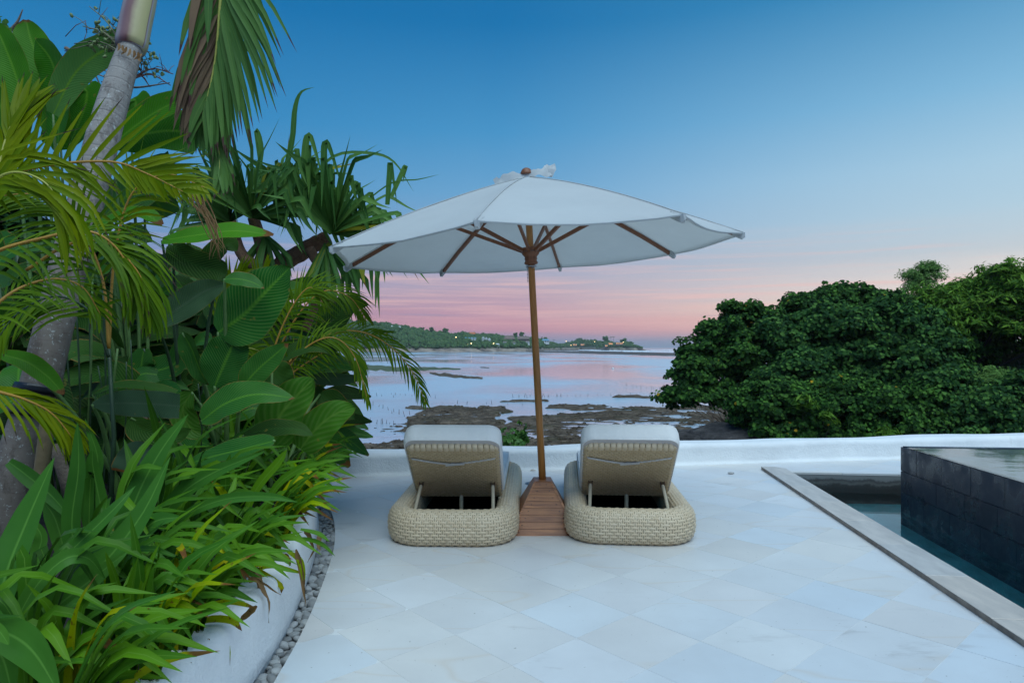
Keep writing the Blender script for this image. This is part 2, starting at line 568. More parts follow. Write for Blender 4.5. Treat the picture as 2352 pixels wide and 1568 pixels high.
# lagoon and sea
m, t = new_mat('lagoon_water')
oc = t.add('ShaderNodeTexCoord').outputs['Object']
sy = t.add('ShaderNodeSeparateXYZ', {0: oc})
n1 = t.noise(t.mapping(oc, (0.35, 1.0, 1)), 1.6, 4, 0.6)
n2 = t.noise(t.mapping(oc, (0.02, 0.012, 1)), 1.0, 4, 0.55)
n3 = t.noise(t.mapping(oc, (0.004, 0.05, 1)), 1.0, 3, 0.6)
tint = t.mix(t.ramp(n2, [(0.40, 0.0), (0.60, 1.0)]), (0.34, 0.52, 0.63), (0.34, 0.36, 0.44))
bs = t.ramp(n2, [(0.42, 1.0), (0.58, 0.12)])
bn = t.add('ShaderNodeBump', {'Height': n1, 'Strength': t.math('MULTIPLY', bs, 0.95), 'Distance': 0.12}).outputs[0]
p = t.add('ShaderNodeBsdfPrincipled', {'Base Color': tint, 'Roughness': t.ramp(n2, [(0.42, 0.22), (0.6, 0.08)]), 'IOR': 1.333, 'Normal': bn, 'Specular IOR Level': 0.6})
t.add('ShaderNodeOutputMaterial', {'Surface': p.outputs[0]})
M['lagoon'] = m

m, t = new_mat('reef_mud')
oc = t.add('ShaderNodeTexCoord').outputs['Object']
n1 = t.noise(t.mapping(oc, (0.6, 0.8, 1)), 1.3, 7, 0.75)
n2 = t.noise(oc, 0.25, 4, 0.6)
c = t.ramp(n1, [(0.3, (0.03, 0.021, 0.014)), (0.5, (0.10, 0.075, 0.053)), (0.68, (0.24, 0.185, 0.135))])
c = t.mix(t.ramp(n2, [(0.55, 0.0), (0.7, 0.5)]), c, (0.045, 0.055, 0.02))
finish(t, c, 0.9, n1, 1.0, 0.5, spec=0.15)
M['mud'] = m
M['weed_mud'] = simple('weed_mud', (0.07, 0.09, 0.035), 0.8, 0.4, 0.5, 0.5, bdist=0.1)
M['reef'] = simple('reef_rock', (0.075, 0.06, 0.052), 0.9, 0.4, 0.05, 0.5, bscale=0.4, bdist=0.5)
M['foam'] = simple('surf_foam', (0.75, 0.8, 0.85), 0.8, 0.1, 0.1)
m, t = new_mat('coast_rock')
oc = t.add('ShaderNodeTexCoord').outputs['Object']
n1 = t.noise(oc, 1.8, 8, 0.7)
c = t.ramp(n1, [(0.35, (0.02, 0.018, 0.017)), (0.55, (0.07, 0.062, 0.058)), (0.7, (0.13, 0.115, 0.105))])
finish(t, c, 0.9, n1, 1.0, 0.3)
M['rock'] = m
M['soil'] = simple('soil', (0.035, 0.028, 0.02), 0.95, 0.5, 8, 0.8, bdist=0.03)
m, t = new_mat('cliff')
oc = t.add('ShaderNodeTexCoord').outputs['Object']
n1 = t.noise(t.mapping(oc, (0.05, 0.05, 0.12)), 1.0, 6, 0.7)
sz = t.add('ShaderNodeSeparateXYZ', {0: oc}).outputs[2]
rock = t.ramp(n1, [(0.35, (0.06, 0.05, 0.045)), (0.5, (0.24, 0.19, 0.15)), (0.65, (0.36, 0.29, 0.23))])
c = t.mix(t.ramp(t.math('ADD', t.math('MULTIPLY', sz, 0.04), t.math('MULTIPLY', n1, 0.35)), [(0.14, 0.0), (0.19, 1.0)]), rock, (0.045, 0.07, 0.03))
finish(t, c, 0.9, n1, 0.8, 1.0)
M['cliff'] = m
M['forest'] = crown_mat('forest', [(0.0, (0.035, 0.085, 0.030)), (0.35, (0.065, 0.135, 0.040)), (0.65, (0.095, 0.17, 0.055)), (1.0, (0.05, 0.105, 0.040))], 0.8, 0.1, 0.1)

# fabric, wicker, timber
m, t = new_mat('canopy_fabric')
oc = t.add('ShaderNodeTexCoord').outputs['Object']
n1 = t.noise(oc, 2.2, 4, 0.6)
n2 = t.noise(t.mapping(oc, (1, 1, 3)), 5, 3, 0.5)
c = t.mix(t.ramp(n1, [(0.35, 0.0), (0.7, 1.0)]), (0.60, 0.62, 0.62), (0.65, 0.67, 0.665))
c = t.mix(t.ramp(t.noise(t.mapping(oc, (1, 3, 1)), 1.7, 5, 0.65), [(0.64, 0.0), (0.78, 0.2)]), c, (0.54, 0.52, 0.47))
finish(t, c, 0.85, t.math('ADD', n2, t.math('MULTIPLY', t.noise(t.mapping(oc, (1.2, 1.2, 5)), 2.0, 2, 0.4), 1.5)), 0.22, 0.03, trans=0.30, tcol=(0.60, 0.61, 0.58), spec=0.15)
M['canopy'] = m
M['cushion'] = simple('cushion_fabric', (0.80, 0.775, 0.735), 0.8, 0.05, 3, 0.5, bscale=7, spec=0.2, bdist=0.03)
M['cushion_under'] = simple('cushion_underside', (0.50, 0.46, 0.44), 0.85, 0.05, 5, 0.2, spec=0.2)
M['strap'] = simple('elastic_strap', (0.62, 0.60, 0.58), 0.85, 0.12, 30, 0.3)
m, t = new_mat('wicker')
rr = t.add('ShaderNodeNewGeometry').outputs['Random Per Island']
c = t.ramp(rr, [(0.0, (0.60, 0.46, 0.30)), (0.5, (0.64, 0.50, 0.335)), (1.0, (0.68, 0.54, 0.37))])
oc = t.add('ShaderNodeTexCoord').outputs['Object']
finish(t, c, 0.45, spec=0.4)
M['wicker'] = m
m, t = new_mat('wicker_back')
rr = t.add('ShaderNodeNewGeometry').outputs['Random Per Island']
c = t.ramp(rr, [(0.0, (0.50, 0.36, 0.20)), (0.5, (0.54, 0.40, 0.23)), (1.0, (0.58, 0.435, 0.26))])
finish(t, c, 0.45, spec=0.4)
M['wicker_b'] = m
M['wicker_under'] = simple('wicker_gap_shade', (0.035, 0.024, 0.014), 0.7, 0.2, 30)  # near-black sheet under the weave paints shade into its gaps
M['wrap'] = simple('wrapped_cane', (0.50, 0.42, 0.30), 0.5, 0.1, 40)
M['dark'] = simple('dark_mesh', (0.006, 0.008, 0.009), 0.8, 0.3, 10)
M['bronze'] = simple('bracket_metal', (0.16, 0.10, 0.08), 0.45, 0.2, 30, metal=0.6)
M['steel'] = simple('steel', (0.35, 0.36, 0.37), 0.35, 0.1, 30, metal=0.9)


def wood(name, c1, c2, rough=0.45, stretch=(1, 14, 14), spec=0.5):
    m, t = new_mat(name)
    oc = t.add('ShaderNodeTexCoord').outputs['Object']
    rnd = t.add('ShaderNodeObjectInfo').outputs['Random']
    off = t.add('ShaderNodeVectorMath', {0: t.mapping(oc, stretch), 1: t.add('ShaderNodeCombineXYZ', {0: t.math('MULTIPLY', rnd, 37.0), 1: t.math('MULTIPLY', rnd, 9.0)}).outputs[0]}, operation='ADD').outputs[0]
    n1 = t.noise(off, 3.0, 6, 0.65)
    c = t.mix(t.ramp(n1, [(0.32, 0.0), (0.68, 1.0)]), c1, c2)
    c = t.mix(t.math('MULTIPLY', rnd, 0.35), c, tuple(x * 0.6 for x in c1))
    finish(t, c, rough, n1, 0.12, 0.004, spec=spec)
    return m


M['teak'] = wood('teak_planks', (0.17, 0.050, 0.016), (0.52, 0.205, 0.070))
M['teak_pole'] = wood('teak_pole', (0.40, 0.155, 0.032), (0.60, 0.26, 0.070), 0.38, (30, 30, 2.0))
M['teak_rib'] = wood('teak_ribs', (0.17, 0.058, 0.024), (0.28, 0.105, 0.045), 0.5, (30, 30, 3.0))

# plants
M['pebble'] = None
m, t = new_mat('pebble')
rnd = t.add('ShaderNodeObjectInfo').outputs['Random']
oc = t.add('ShaderNodeTexCoord').outputs['Object']
c = t.ramp(rnd, [(0.0, (0.17, 0.17, 0.17)), (0.5, (0.30, 0.30, 0.295)), (1.0, (0.44, 0.435, 0.425))])
c = t.mix(t.ramp(t.noise(oc, 1.3, 4, 0.6), [(0.55, 0.0), (0.72, 0.6)]), c, (0.14, 0.13, 0.125))
finish(t, c, 0.6, t.noise(oc, 12, 4, 0.6), 0.15, 0.1)
M['pebble'] = m

BROWN = (0.17, 0.085, 0.035)
M['lily'] = leaf_mat('lily_leaf', (0.038, 0.14, 0.022), (0.11, 0.25, 0.032), (0.16, 0.30, 0.07), 0.42, 0.25, veins=0.0, spec=0.4, tip=BROWN, tip_at=1.05)
M['lily_dark'] = leaf_mat('lily_leaf_dark', (0.022, 0.085, 0.016), (0.055, 0.155, 0.022), (0.11, 0.23, 0.05), 0.42, 0.22, spec=0.4, tip=BROWN, tip_at=1.06)
M['lily_spot'] = leaf_mat('lily_leaf_yellowing', (0.18, 0.32, 0.03), (0.50, 0.43, 0.03), (0.4, 0.42, 0.07), 0.5, 0.28, tip=BROWN, tip_at=0.86, spot=(0.12, 0.05, 0.02))
M['crinum'] = leaf_mat('crinum_leaf', (0.040, 0.145, 0.030), (0.080, 0.215, 0.042), (0.15, 0.32, 0.08), 0.42, 0.22, spec=0.45)
M['dead'] = leaf_mat('dead_leaf', (0.16, 0.085, 0.045), (0.34, 0.22, 0.13), None, 0.85, 0.15, spec=0.2, spot=(0.06, 0.03, 0.015))
M['banana'] = leaf_mat('banana_leaf', (0.030, 0.165, 0.020), (0.070, 0.25, 0.030), (0.16, 0.34, 0.06), 0.40, 0.32, tip=BROWN, tip_at=0.985, veins=0.6, vscale=38, back=(0.08, 0.19, 0.075), slant=0.25)
M['banana_pale'] = leaf_mat('banana_leaf_pale', (0.075, 0.20, 0.06), (0.11, 0.26, 0.075), (0.20, 0.36, 0.05), 0.5, 0.35, veins=0.7, vscale=38, slant=0.25)
M['grey_leaf'] = leaf_mat('leaf_underside', (0.055, 0.105, 0.065), (0.075, 0.125, 0.085), (0.10, 0.15, 0.09), 0.65, 0.12, veins=0.5, vscale=44, slant=0.2, tip=BROWN, tip_at=1.03)
M['calathea'] = leaf_mat('broad_ribbed_leaf', (0.010, 0.088, 0.020), (0.026, 0.130, 0.026), (0.12, 0.28, 0.05), 0.36, 0.2, tip=BROWN, tip_at=1.0, veins=0.75, vscale=26, slant=0.5, spec=0.5)
M['alocasia'] = leaf_mat('crinkled_leaf', (0.032, 0.125, 0.022), (0.055, 0.17, 0.028), (0.14, 0.25, 0.06), 0.42, 0.2, veins=0.8, vscale=7, slant=0.9, spec=0.5)
M['under'] = leaf_mat('painted_shade_leaf', (0.004, 0.024, 0.005), (0.014, 0.060, 0.010), (0.03, 0.09, 0.02), 0.55, 0.10, veins=0.5, vscale=22, slant=0.45)  # far darker than the other leaves: shade among the plants put into the colour
M['areca'] = leaf_mat('areca_leaflet', (0.11, 0.19, 0.016), (0.21, 0.255, 0.022), (0.22, 0.27, 0.03), 0.45, 0.3, tip=(0.05, 0.03, 0.025), tip_at=0.93, nvar=0.3)
M['areca_green'] = leaf_mat('areca_leaflet_green', (0.055, 0.135, 0.016), (0.13, 0.225, 0.024), (0.16, 0.24, 0.03), 0.45, 0.3, tip=(0.06, 0.035, 0.03), tip_at=0.93, nvar=0.3)
M['coco'] = leaf_mat('palm_leaflet', (0.080, 0.18, 0.060), (0.13, 0.25, 0.080), (0.18, 0.30, 0.09), 0.45, 0.25, tip=(0.10, 0.055, 0.05), tip_at=0.90)
M['coco_dead'] = leaf_mat('palm_leaflet_brown', (0.16, 0.105, 0.075), (0.28, 0.19, 0.13), None, 0.8, 0.15)
M['pandan'] = leaf_mat('pandanus_leaf', (0.055, 0.155, 0.050), (0.13, 0.26, 0.075), (0.17, 0.30, 0.09), 0.42, 0.22, spec=0.45)
M['pandan_y'] = leaf_mat('pandanus_leaf_yellowing', (0.20, 0.24, 0.05), (0.40, 0.36, 0.06), None, 0.5, 0.25, tip=BROWN)
M['rachis'] = simple('palm_stalk', (0.42, 0.22, 0.03), 0.5, 0.2, 12)
M['rachis_y'] = simple('palm_stalk_yellow', (0.42, 0.42, 0.08), 0.5, 0.15, 12)
M['petiole'] = simple('leaf_stalk', (0.10, 0.19, 0.045), 0.5, 0.2, 14)
M['petiole_d'] = simple('leaf_stalk_dark', (0.025, 0.06, 0.022), 0.5, 0.2, 14)
m, t = new_mat('palm_trunk')
uvn = t.add('ShaderNodeUVMap').outputs[0]
s = t.add('ShaderNodeSeparateXYZ', {0: uvn})
oc = t.add('ShaderNodeTexCoord').outputs['Object']
n1 = t.noise(oc, 6, 5, 0.65)
vv = t.math('ADD', s.outputs[1], t.math('MULTIPLY', n1, 0.03))
ring = t.math('FRACT', t.math('MULTIPLY', vv, 13.0))
hgt_ = t.ramp(t.math('MULTIPLY', s.outputs[1], 0.25), [(0.35, 0.25), (0.6, 0.9)])
n2 = t.noise(oc, 45, 4, 0.7)
c = t.mix(t.ramp(n1, [(0.3, 0.0), (0.7, 1.0)]), (0.12, 0.085, 0.062), (0.22, 0.175, 0.14))
c = t.mix(t.math('MULTIPLY', hgt_, t.ramp(ring, [(0.0, 0.7), (0.12, 0.0), (0.93, 0.0), (1.0, 0.7)])), c, (0.16, 0.11, 0.085))
c = t.mix(t.math('MULTIPLY', hgt_, 0.5), c, (0.42, 0.41, 0.39))
c = t.mix(t.ramp(n2, [(0.60, 0.0), (0.66, 0.8)]), c, (0.48, 0.50, 0.47))
c = t.mix(t.ramp(t.noise(t.mapping(oc, (1, 1, 0.5)), 14, 6, 0.75), [(0.5, 0.0), (0.62, 0.65)]), c, (0.075, 0.055, 0.042))
c = t.mix(t.ramp(t.noise(t.mapping(oc, (1, 1, 5)), 22, 3, 0.6), [(0.62, 0.0), (0.7, 0.6)]), c, (0.13, 0.07, 0.07))
finish(t, c, 0.8, t.math('ADD', t.ramp(ring, [(0.0, 0.0), (0.12, 1.0), (0.9, 0.85), (1.0, 0.0)]), t.math('MULTIPLY', n2, 0.6)), t.math('MULTIPLY', hgt_, 0.4), 0.008)
M['palm_trunk'] = m
m, t = new_mat('crownshaft')
uvn = t.add('ShaderNodeUVMap').outputs[0]
s = t.add('ShaderNodeSeparateXYZ', {0: uvn})
uu = t.math('FRACT', t.math('ADD', t.math('SUBTRACT', 1.18, s.outputs[0]), t.math('MULTIPLY', t.math('SUBTRACT', t.noise(t.add('ShaderNodeTexCoord').outputs['Object'], 8, 3, 0.6), 0.5), 0.05)))
c = t.ramp(uu, [(0.0, (0.36, 0.35, 0.35)), (0.10, (0.34, 0.33, 0.26)), (0.24, (0.42, 0.38, 0.17)), (0.34, (0.36, 0.31, 0.15)), (0.40, (0.14, 0.05, 0.05)), (0.46, (0.20, 0.11, 0.12)), (0.52, (0.32, 0.28, 0.29)), (0.60, (0.20, 0.13, 0.14)), (0.66, (0.36, 0.34, 0.36)), (1.0, (0.34, 0.33, 0.35))])
finish(t, c, 0.5)
M['crownshaft'] = m
M['black'] = simple('black_strap', (0.012, 0.014, 0.02), 0.35, 0.3, 20)
M['bark'] = simple('bark', (0.16, 0.12, 0.09), 0.9, 0.4, 9, 0.6, bdist=0.02)
M['bark_pand'] = simple('pandanus_bark', (0.24, 0.13, 0.075), 0.85, 0.45, 9, 0.8, bdist=0.03)
M['bark_dark'] = simple('bark_dark', (0.05, 0.04, 0.033), 0.9, 0.4, 6, 0.6, bdist=0.02)
M['bamboo'] = simple('bamboo', (0.22, 0.16, 0.08), 0.5, 0.3, 9)
M['fruit'] = simple('palm_fruit', (0.16, 0.22, 0.07), 0.45, 0.25, 40)
M['twig'] = simple('twig', (0.17, 0.17, 0.10), 0.8, 0.3, 20)
M['twig_red'] = simple('twig_red', (0.16, 0.07, 0.06), 0.8, 0.3, 20)
M['hib'] = crown_mat('round_leaf_crown', [(0.0, (0.018, 0.060, 0.012)), (0.45, (0.045, 0.130, 0.020)), (0.75, (0.090, 0.215, 0.032)), (0.994, (0.15, 0.30, 0.04)), (0.995, (0.55, 0.33, 0.02))], 0.7, 0.2, 0.08)
M['hib_blue'] = crown_mat('blue_green_crown', [(0.0, (0.018, 0.066, 0.018)), (0.45, (0.048, 0.135, 0.028)), (0.75, (0.100, 0.225, 0.042)), (0.996, (0.13, 0.28, 0.06)), (0.997, (0.55, 0.33, 0.02))], 0.7, 0.2, 0.08)
M['bright'] = crown_mat('bright_crown', [(0.0, (0.04, 0.12, 0.012)), (0.4, (0.10, 0.24, 0.02)), (0.7, (0.17, 0.34, 0.03)), (1.0, (0.24, 0.42, 0.045))], 0.6, 0.25, 0.12)
M['thin'] = crown_mat('thin_crown', [(0.0, (0.10, 0.21, 0.05)), (0.5, (0.16, 0.31, 0.07)), (1.0, (0.24, 0.42, 0.10))], 0.7, 0.3, 0.1)
M['shrub'] = crown_mat('shrub_crown', [(0.0, (0.05, 0.15, 0.03)), (0.5, (0.08, 0.21, 0.035)), (1.0, (0.12, 0.27, 0.05))], 0.5, 0.25, 0.35)
M['grass'] = crown_mat('slope_grass', [(0.0, (0.08, 0.13, 0.05)), (0.6, (0.14, 0.18, 0.08)), (0.97, (0.22, 0.24, 0.13)), (1.0, (0.6, 0.62, 0.6))], 0.8, 0.2, 0.2)
M['deep'] = crown_mat('painted_shade_crown', [(0.0, (0.004, 0.020, 0.005)), (0.5, (0.010, 0.042, 0.009)), (0.85, (0.020, 0.075, 0.014)), (1.0, (0.045, 0.12, 0.02))], 0.7, 0.1, 0.1)  # near-black greens, the deep shade is painted into the leaves

# ================================================================== STRUCTURE
# ---- outlines on the terrace
SLAB = [(-1.75, -3.2), (-1.35, -1.5), (-1.10, 0.0), (-0.955, 1.4), (-0.925, 2.2), (-0.94, 2.6), (-0.98, 3.11), (-1.07, 3.76), (-1.19, 4.42), (-1.38, 5.1), (-1.63, 5.75), (-1.95, 6.4), (-2.3, 7.0)]
PLB = [(-1.90, -3.2), (-1.48, -1.5), (-1.21, 0.0), (-1.06, 1.4), (-1.02, 2.2), (-1.03, 2.7), (-1.06, 3.1), (-1.17, 3.76), (-1.31, 4.4), (-1.51, 5.1), (-1.77, 5.75), (-2.08, 6.4), (-2.35, 6.85)]


def smooth2(pl, n=90):
    return [(p.x, p.y) for p in catmull([(a, b, 0) for a, b in pl], n)]


SLABc = smooth2(SLAB)
sy_ = np.array([p[1] for p in SLABc]); sx_ = np.array([p[0] for p in SLABc])
slab_x = lambda y: float(np.interp(y, sy_, sx_))
PA, PB = Vector((2.80, 7.05)), Vector((2.39, 3.09))          # middle of the coping band
ax = (PB - PA).normalized()                                   # along the coping, towards the camera
nx = Vector((-ax.y, ax.x))                                    # towards the pool
if nx.x < 0: nx = -nx
cop_in = PA + nx * 0.115                                       # inner (water side) line
cop_out = PA - nx * 0.115
BACK = Vector((2.885, 7.0))                                   # back corner of the lower pool
wall_y = lambda x: 7.06 + 0.174 * x - 0.004 * (min(x, 6) - 1.4) ** 2 + 0.01


def clip(poly, p, n):
    """keep the side of the convex polygon where (q-p).n <= 0"""
    out = []
    for i in range(len(poly)):
        a, b = Vector(poly[i]), Vector(poly[(i + 1) % len(poly)])
        da, db = (a - p).dot(n), (b - p).dot(n)
        if da <= 0: out.append((a.x, a.y))
        if (da < 0 < db) or (db < 0 < da):
            q = a + (b - a) * (da / (da - db))
            out.append((q.x, q.y))
    return out


def clip_curve(poly, step=0.03, g=0.0):
    """keep the part of a convex polygon right of the slab edge curve"""
    ys = [p[1] for p in poly]
    y0, y1 = min(ys), max(ys)
    if all(p[0] > slab_x(p[1]) + g for p in poly): return poly
    Lc, Rc = [], []
    n = max(2, int((y1 - y0) / step))
    for i in range(n + 1):
        y = y0 + 1e-4 + (y1 - y0 - 2e-4) * i / n
        xs = []
        for k in range(len(poly)):
            a, b = poly[k], poly[(k + 1) % len(poly)]
            if (a[1] - y) * (b[1] - y) < 0:
                xs.append(a[0] + (b[0] - a[0]) * (y - a[1]) / (b[1] - a[1]))
        if len(xs) < 2: continue
        xl, xr = max(min(xs), slab_x(y) + g), max(xs)
        if xr - xl > 0.004:
            Lc.append((xl, y)); Rc.append((xr, y))
    if len(Lc) < 2: return []
    return Rc + Lc[::-1]


# terrace slab (the grout shows between the paving stones)
slab = MB()
lc = [(slab_x(y), y) for y in np.linspace(-3.0, 6.9, 80)]
far = cop_in - ax * 1.4
near = cop_in + ax * 10.5
slab.prism([(near.x, near.y)] + [(BACK.x, BACK.y), (far.x, far.y), (-2.2, 8.4)][:3] + [(-2.3, 8.4)] + lc[::-1], -0.35, -0.0011)
slab.prism([(BACK.x + 0.004, BACK.y), (BACK.x + 6.5, BACK.y - 6.5 * 0.1), (BACK.x + 6.5, BACK.y + 3), (far.x + 0.004, far.y)], -0.35, -0.0011)
terrace = slab.build('terrace', M['grout'])
tag(terrace, kind='structure')

ang = R(41.6)
ud = Vector((math.cos(ang), math.sin(ang)))
vd = Vector((math.sin(ang), -math.cos(ang)))
TS = 0.392
nt = 0
for i in range(-16, 28):
    for j in range(-32, 16):
        o_ = ud * (1.82 + TS * i) + vd * (-2.05 + TS * j)
        c_ = o_ + ud * TS / 2 + vd * TS / 2
        if c_.y < 1.35 or c_.y > 9.2 or abs(c_.x) > 0.8 * c_.y + 0.7: continue
        g = 0.0010
        quad = [o_ + ud * g + vd * g, o_ + ud * (TS - g) + vd * g, o_ + ud * (TS - g) + vd * (TS - g), o_ + ud * g + vd * (TS - g)]
        quad = [(q.x, q.y) for q in quad]
        if c_.y > wall_y(c_.x) + 0.35: continue
        polys = []
        a = clip(quad, PA, nx)                                 # left of the coping
        if len(a) > 2:
            a = clip_curve(a)
            if len(a) > 2: polys.append(a)
        b = clip(quad, PA, -nx)
        if len(b) > 2:
            b = clip(b, BACK + Vector((0, 0.10)), ax)            # beyond the pool
            if len(b) > 2: polys.append(b)
        if not polys: continue
        mb = MB()
        dzt = random.uniform(-0.0003, 0.0003)
        for pl in polys: mb.prism(pl, -0.02, dzt)
        mb.build('paving_stone', M['paving'], terrace)
        nt += 1
print('tiles', nt)
# a dark drain cover with a sprout by the far wall
dr = thing('drain_cover', G(1226, 1110), 'small round grey drain cover in the paving behind the parasol pole', 'drain cover')
V, Fc = lathe_geo([(0.085, 0.001), (0.085, 0.006), (0.06, 0.009), (0.001, 0.009)], 20)
obj('cover_plate', V, Fc, M['steel'], dr)
for k in range(6):
    mb = MB()
    mb.box((0.055 * math.cos(k * 1.047), 0.055 * math.sin(k * 1.047), 0.0095), (0.03, 0.008, 0.003), k * 1.047)
    mb.build('slot', M['dark'], dr)

# ---- coping of the lower pool: single stones
coping = thing('pool_coping', (PA.x, PA.y, 0), 'raised grey-beige stone coping along the near side of the lower pool', 'coping')
s = -0.07
k = 0
rzc = math.atan2(ax.y, ax.x)
while s < 9.5:
    ln = 0.60 if k else 0.42
    a0, a1 = PA + ax * s, PA + ax * (s + ln - 0.003)
    w0 = 0.115
    pl = [a0 - nx * w0, a1 - nx * w0, a1 + nx * w0, a0 + nx * w0]
    if k == 0:
        pl = [a0 - nx * w0, a1 - nx * w0, a1 + nx * w0, PA + ax * 0.02 + nx * w0, a0 + nx * 0.02]
    n = len(pl)
    c0 = Vector((PA.x, PA.y))
    hz = 0.034 + random.uniform(-0.001, 0.001)
    vs = []
    for q in pl: vs.append((*(q - c0), 0.002))
    for q in pl: vs.append((*(q - c0), hz - 0.003))
    cen = sum(pl, Vector((0, 0))) / n
    for q in pl:
        qq = cen + (q - cen) * 1.0
        d = (q - cen)
        qq = q - Vector((d.x, d.y)).normalized() * 0.004
        vs.append((*(qq - c0), hz))
    fcs = [tuple(range(2 * n, 3 * n))] + [(i, (i + 1) % n, n + (i + 1) % n, n + i) for i in range(n)] + [(n + i, n + (i + 1) % n, 2 * n + (i + 1) % n, 2 * n + i) for i in range(n)]
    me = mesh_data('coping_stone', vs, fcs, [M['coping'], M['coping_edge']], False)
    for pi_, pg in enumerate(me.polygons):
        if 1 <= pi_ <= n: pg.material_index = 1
    link('coping_stone', me, coping)
    s += ln
    k += 1

# ---- lower pool basin, its water
WZ = -0.208
bx = Vector((-ax.y, ax.x))                                    # across
if bx.x < 0: bx = -bx
basin = MB()
A0 = cop_in - ax * 0.0
def pt(u, v): return BACK + bx * u + ax * v                    # u: away from coping, v: towards the camera
def P2(a, z): return (a.x, a.y, z)
basin = MB()
basin.add([P2(pt(0, 0), -0.78), P2(pt(5, 0), -0.78), P2(pt(5, 9), -0.78), P2(pt(0, 9), -0.78)], [(0, 3, 2, 1)])
basin.add([P2(pt(-0.004, 0), -0.8), P2(pt(-0.004, 9), -0.8), P2(pt(-0.004, 9), 0.0), P2(pt(-0.004, 0), 0.0)], [(0, 1, 2, 3)])
pool = tag(basin.build('pool_basin', M['pool_tile']), kind='structure')
bw = MB()
bw.add([(*p_[:2], p_[2]) for p_ in (P2(pt(-0.01, 0.003), -0.8), P2(pt(5, 0.003), -0.8), P2(pt(5, 0.003), -0.003), P2(pt(-0.01, 0.003), -0.003))], [(3, 2, 1, 0)])
bw.build('back_wall_render', M['pool_back'], pool)
# pale edge stones at the back of the pool
for k in range(9):
    u0, u1 = -0.01 + k * 0.6, -0.01 + k * 0.6 + 0.597
    if k == 8: break
    mb = MB()
    pl = [pt(u0, 0.006), pt(u1, 0.006), pt(u1, -0.10), pt(u0, -0.10)]
    mb.prism([(q.x, q.y) for q in pl], -0.02, 0.0)
    mb.build('edge_stone', M['paving'], pool)
ww = []
wf = []
me = mesh_data('pool_water', [P2(pt(-0.004, 0.003), WZ), P2(pt(5, 0.003), WZ), P2(pt(5, 9), WZ), P2(pt(-0.004, 9), WZ)], [(0, 3, 2, 1)], M['pool_water'], False)
tag(link('lower_pool_water', me), kind='structure')

# ---- raised infinity pool: black lava stone walls, tile by tile
CR = Vector((3.631, 6.164))
d1 = Vector((-0.0863, -0.9963))                                # front wall, towards the camera
d2 = Vector((0.9963, -0.0863))
RZ = 0.397
ip = thing('infinity_pool', (CR.x, CR.y, -0.78), 'raised pool faced with black lava stone, water level with its rim', 'pool')
core = MB()
i_ = 0.012
def IP(a, b): return CR + d1 * a + d2 * b
core.prism([(q.x, q.y) for q in (IP(i_, i_), IP(5.2, i_), IP(5.2, 2.9), IP(i_, 2.9))], -0.78, RZ - 0.05)
core.build('pool_core', M['lava_joint'], ip, True)
zs = [RZ - 0.0, RZ - 0.225, RZ - 0.422, RZ - 0.605, RZ - 0.80, RZ - 1.0, -0.78]
for r in range(len(zs) - 1):
    z1, z0 = zs[r] - 0.006, zs[r + 1]
    for side, d, e, Lm in ((0, d1, d2, 5.2), (1, d2, d1, 2.9)):
        x = -(0.0 if r % 2 == 0 else 0.20)
        if side == 0 and r == 0: x = -0.12
        while x < Lm:
            tl = 0.40 + 0.0
            a, b = max(x, 0.0 if side == 0 else 0.013), min(x + tl - 0.005, Lm)
            if b - a > 0.03:
                pr = random.uniform(-0.0012, 0.0012)
                mb = MB()
                q = [CR + d * a + e * pr, CR + d * b + e * pr, CR + d * b + e * 0.0125, CR + d * a + e * 0.0125]
                mb.prism([(v_.x, v_.y) for v_ in q], z0, z1)
                mb.build('wall_tile', M['lava'], ip, True)
            x += tl
# rim slabs
mb = MB()
mb.prism([(q.x, q.y) for q in (IP(0.0125, 0.0125), IP(5.2, 0.0125), IP(5.2, 0.05), IP(0.10, 0.05))], RZ - 0.05, RZ - 0.004)
mb.prism([(q.x, q.y) for q in (IP(0.0125, 0.0125), IP(0.10, 0.05), IP(0.10, 2.9), IP(0.0125, 2.9))], RZ - 0.05, RZ + 0.003)
mb.build('rim', M['lava'], ip, True)
mb = MB()
mb.prism([(q.x, q.y) for q in (IP(0.10, 0.05), IP(5.2, 0.05), IP(5.2, 2.9), IP(0.10, 2.9))], RZ - 0.05, RZ - 0.045)
mb.build('sky_sheen_floor', M['upper_sky_floor'], ip, True)  # pale sheet just under the surface, brightens the water like reflected sky
n = 2
me = mesh_data('upper_pool_water', [P2(IP(0.102, 0.004), RZ + 0.001), P2(IP(5.2, 0.004), RZ + 0.001), P2(IP(5.2, 2.9), RZ + 0.001), P2(IP(0.102, 2.9), RZ + 0.001)], [(0, 1, 2, 3)], M['upper_water'], False)
tag(link('upper_pool_water', me), kind='structure')

# ---- low white wall at the seaward edge
def profile_sweep(name, line, prof, mat, closed=False, wob=0.0):
    """sweep a profile (offset to the left of travel, z) along a line in plan"""
    pts = [Vector((x, y, 0)) for x, y in line]
    V, Fc = [], []
    m_ = len(prof)
    for i, p in enumerate(pts):
        t_ = (pts[min(i + 1, len(pts) - 1)] - pts[max(i - 1, 0)]).normalized()
        nn = Vector((-t_.y, t_.x, 0))
        for (a, z) in prof:
            dz_ = wob * (noise.noise(Vector((p.x * 1.3, p.y * 1.3, z * 2 + a * 3)))) if z > 0.02 else 0
            V.append(p + nn * (a + dz_ * 0.8) + Vector((0, 0, z + dz_)))
    for i in range(len(pts) - 1):
        for k in range(m_ - 1):
            Fc.append((i * m_ + k, i * m_ + k + 1, (i + 1) * m_ + k + 1, (i + 1) * m_ + k))
    Fc.append(tuple(range(m_)))
    Fc.append(tuple((len(pts) - 1) * m_ + k for k in range(m_ - 1, -1, -1)))
    return obj(name, V, Fc, mat)


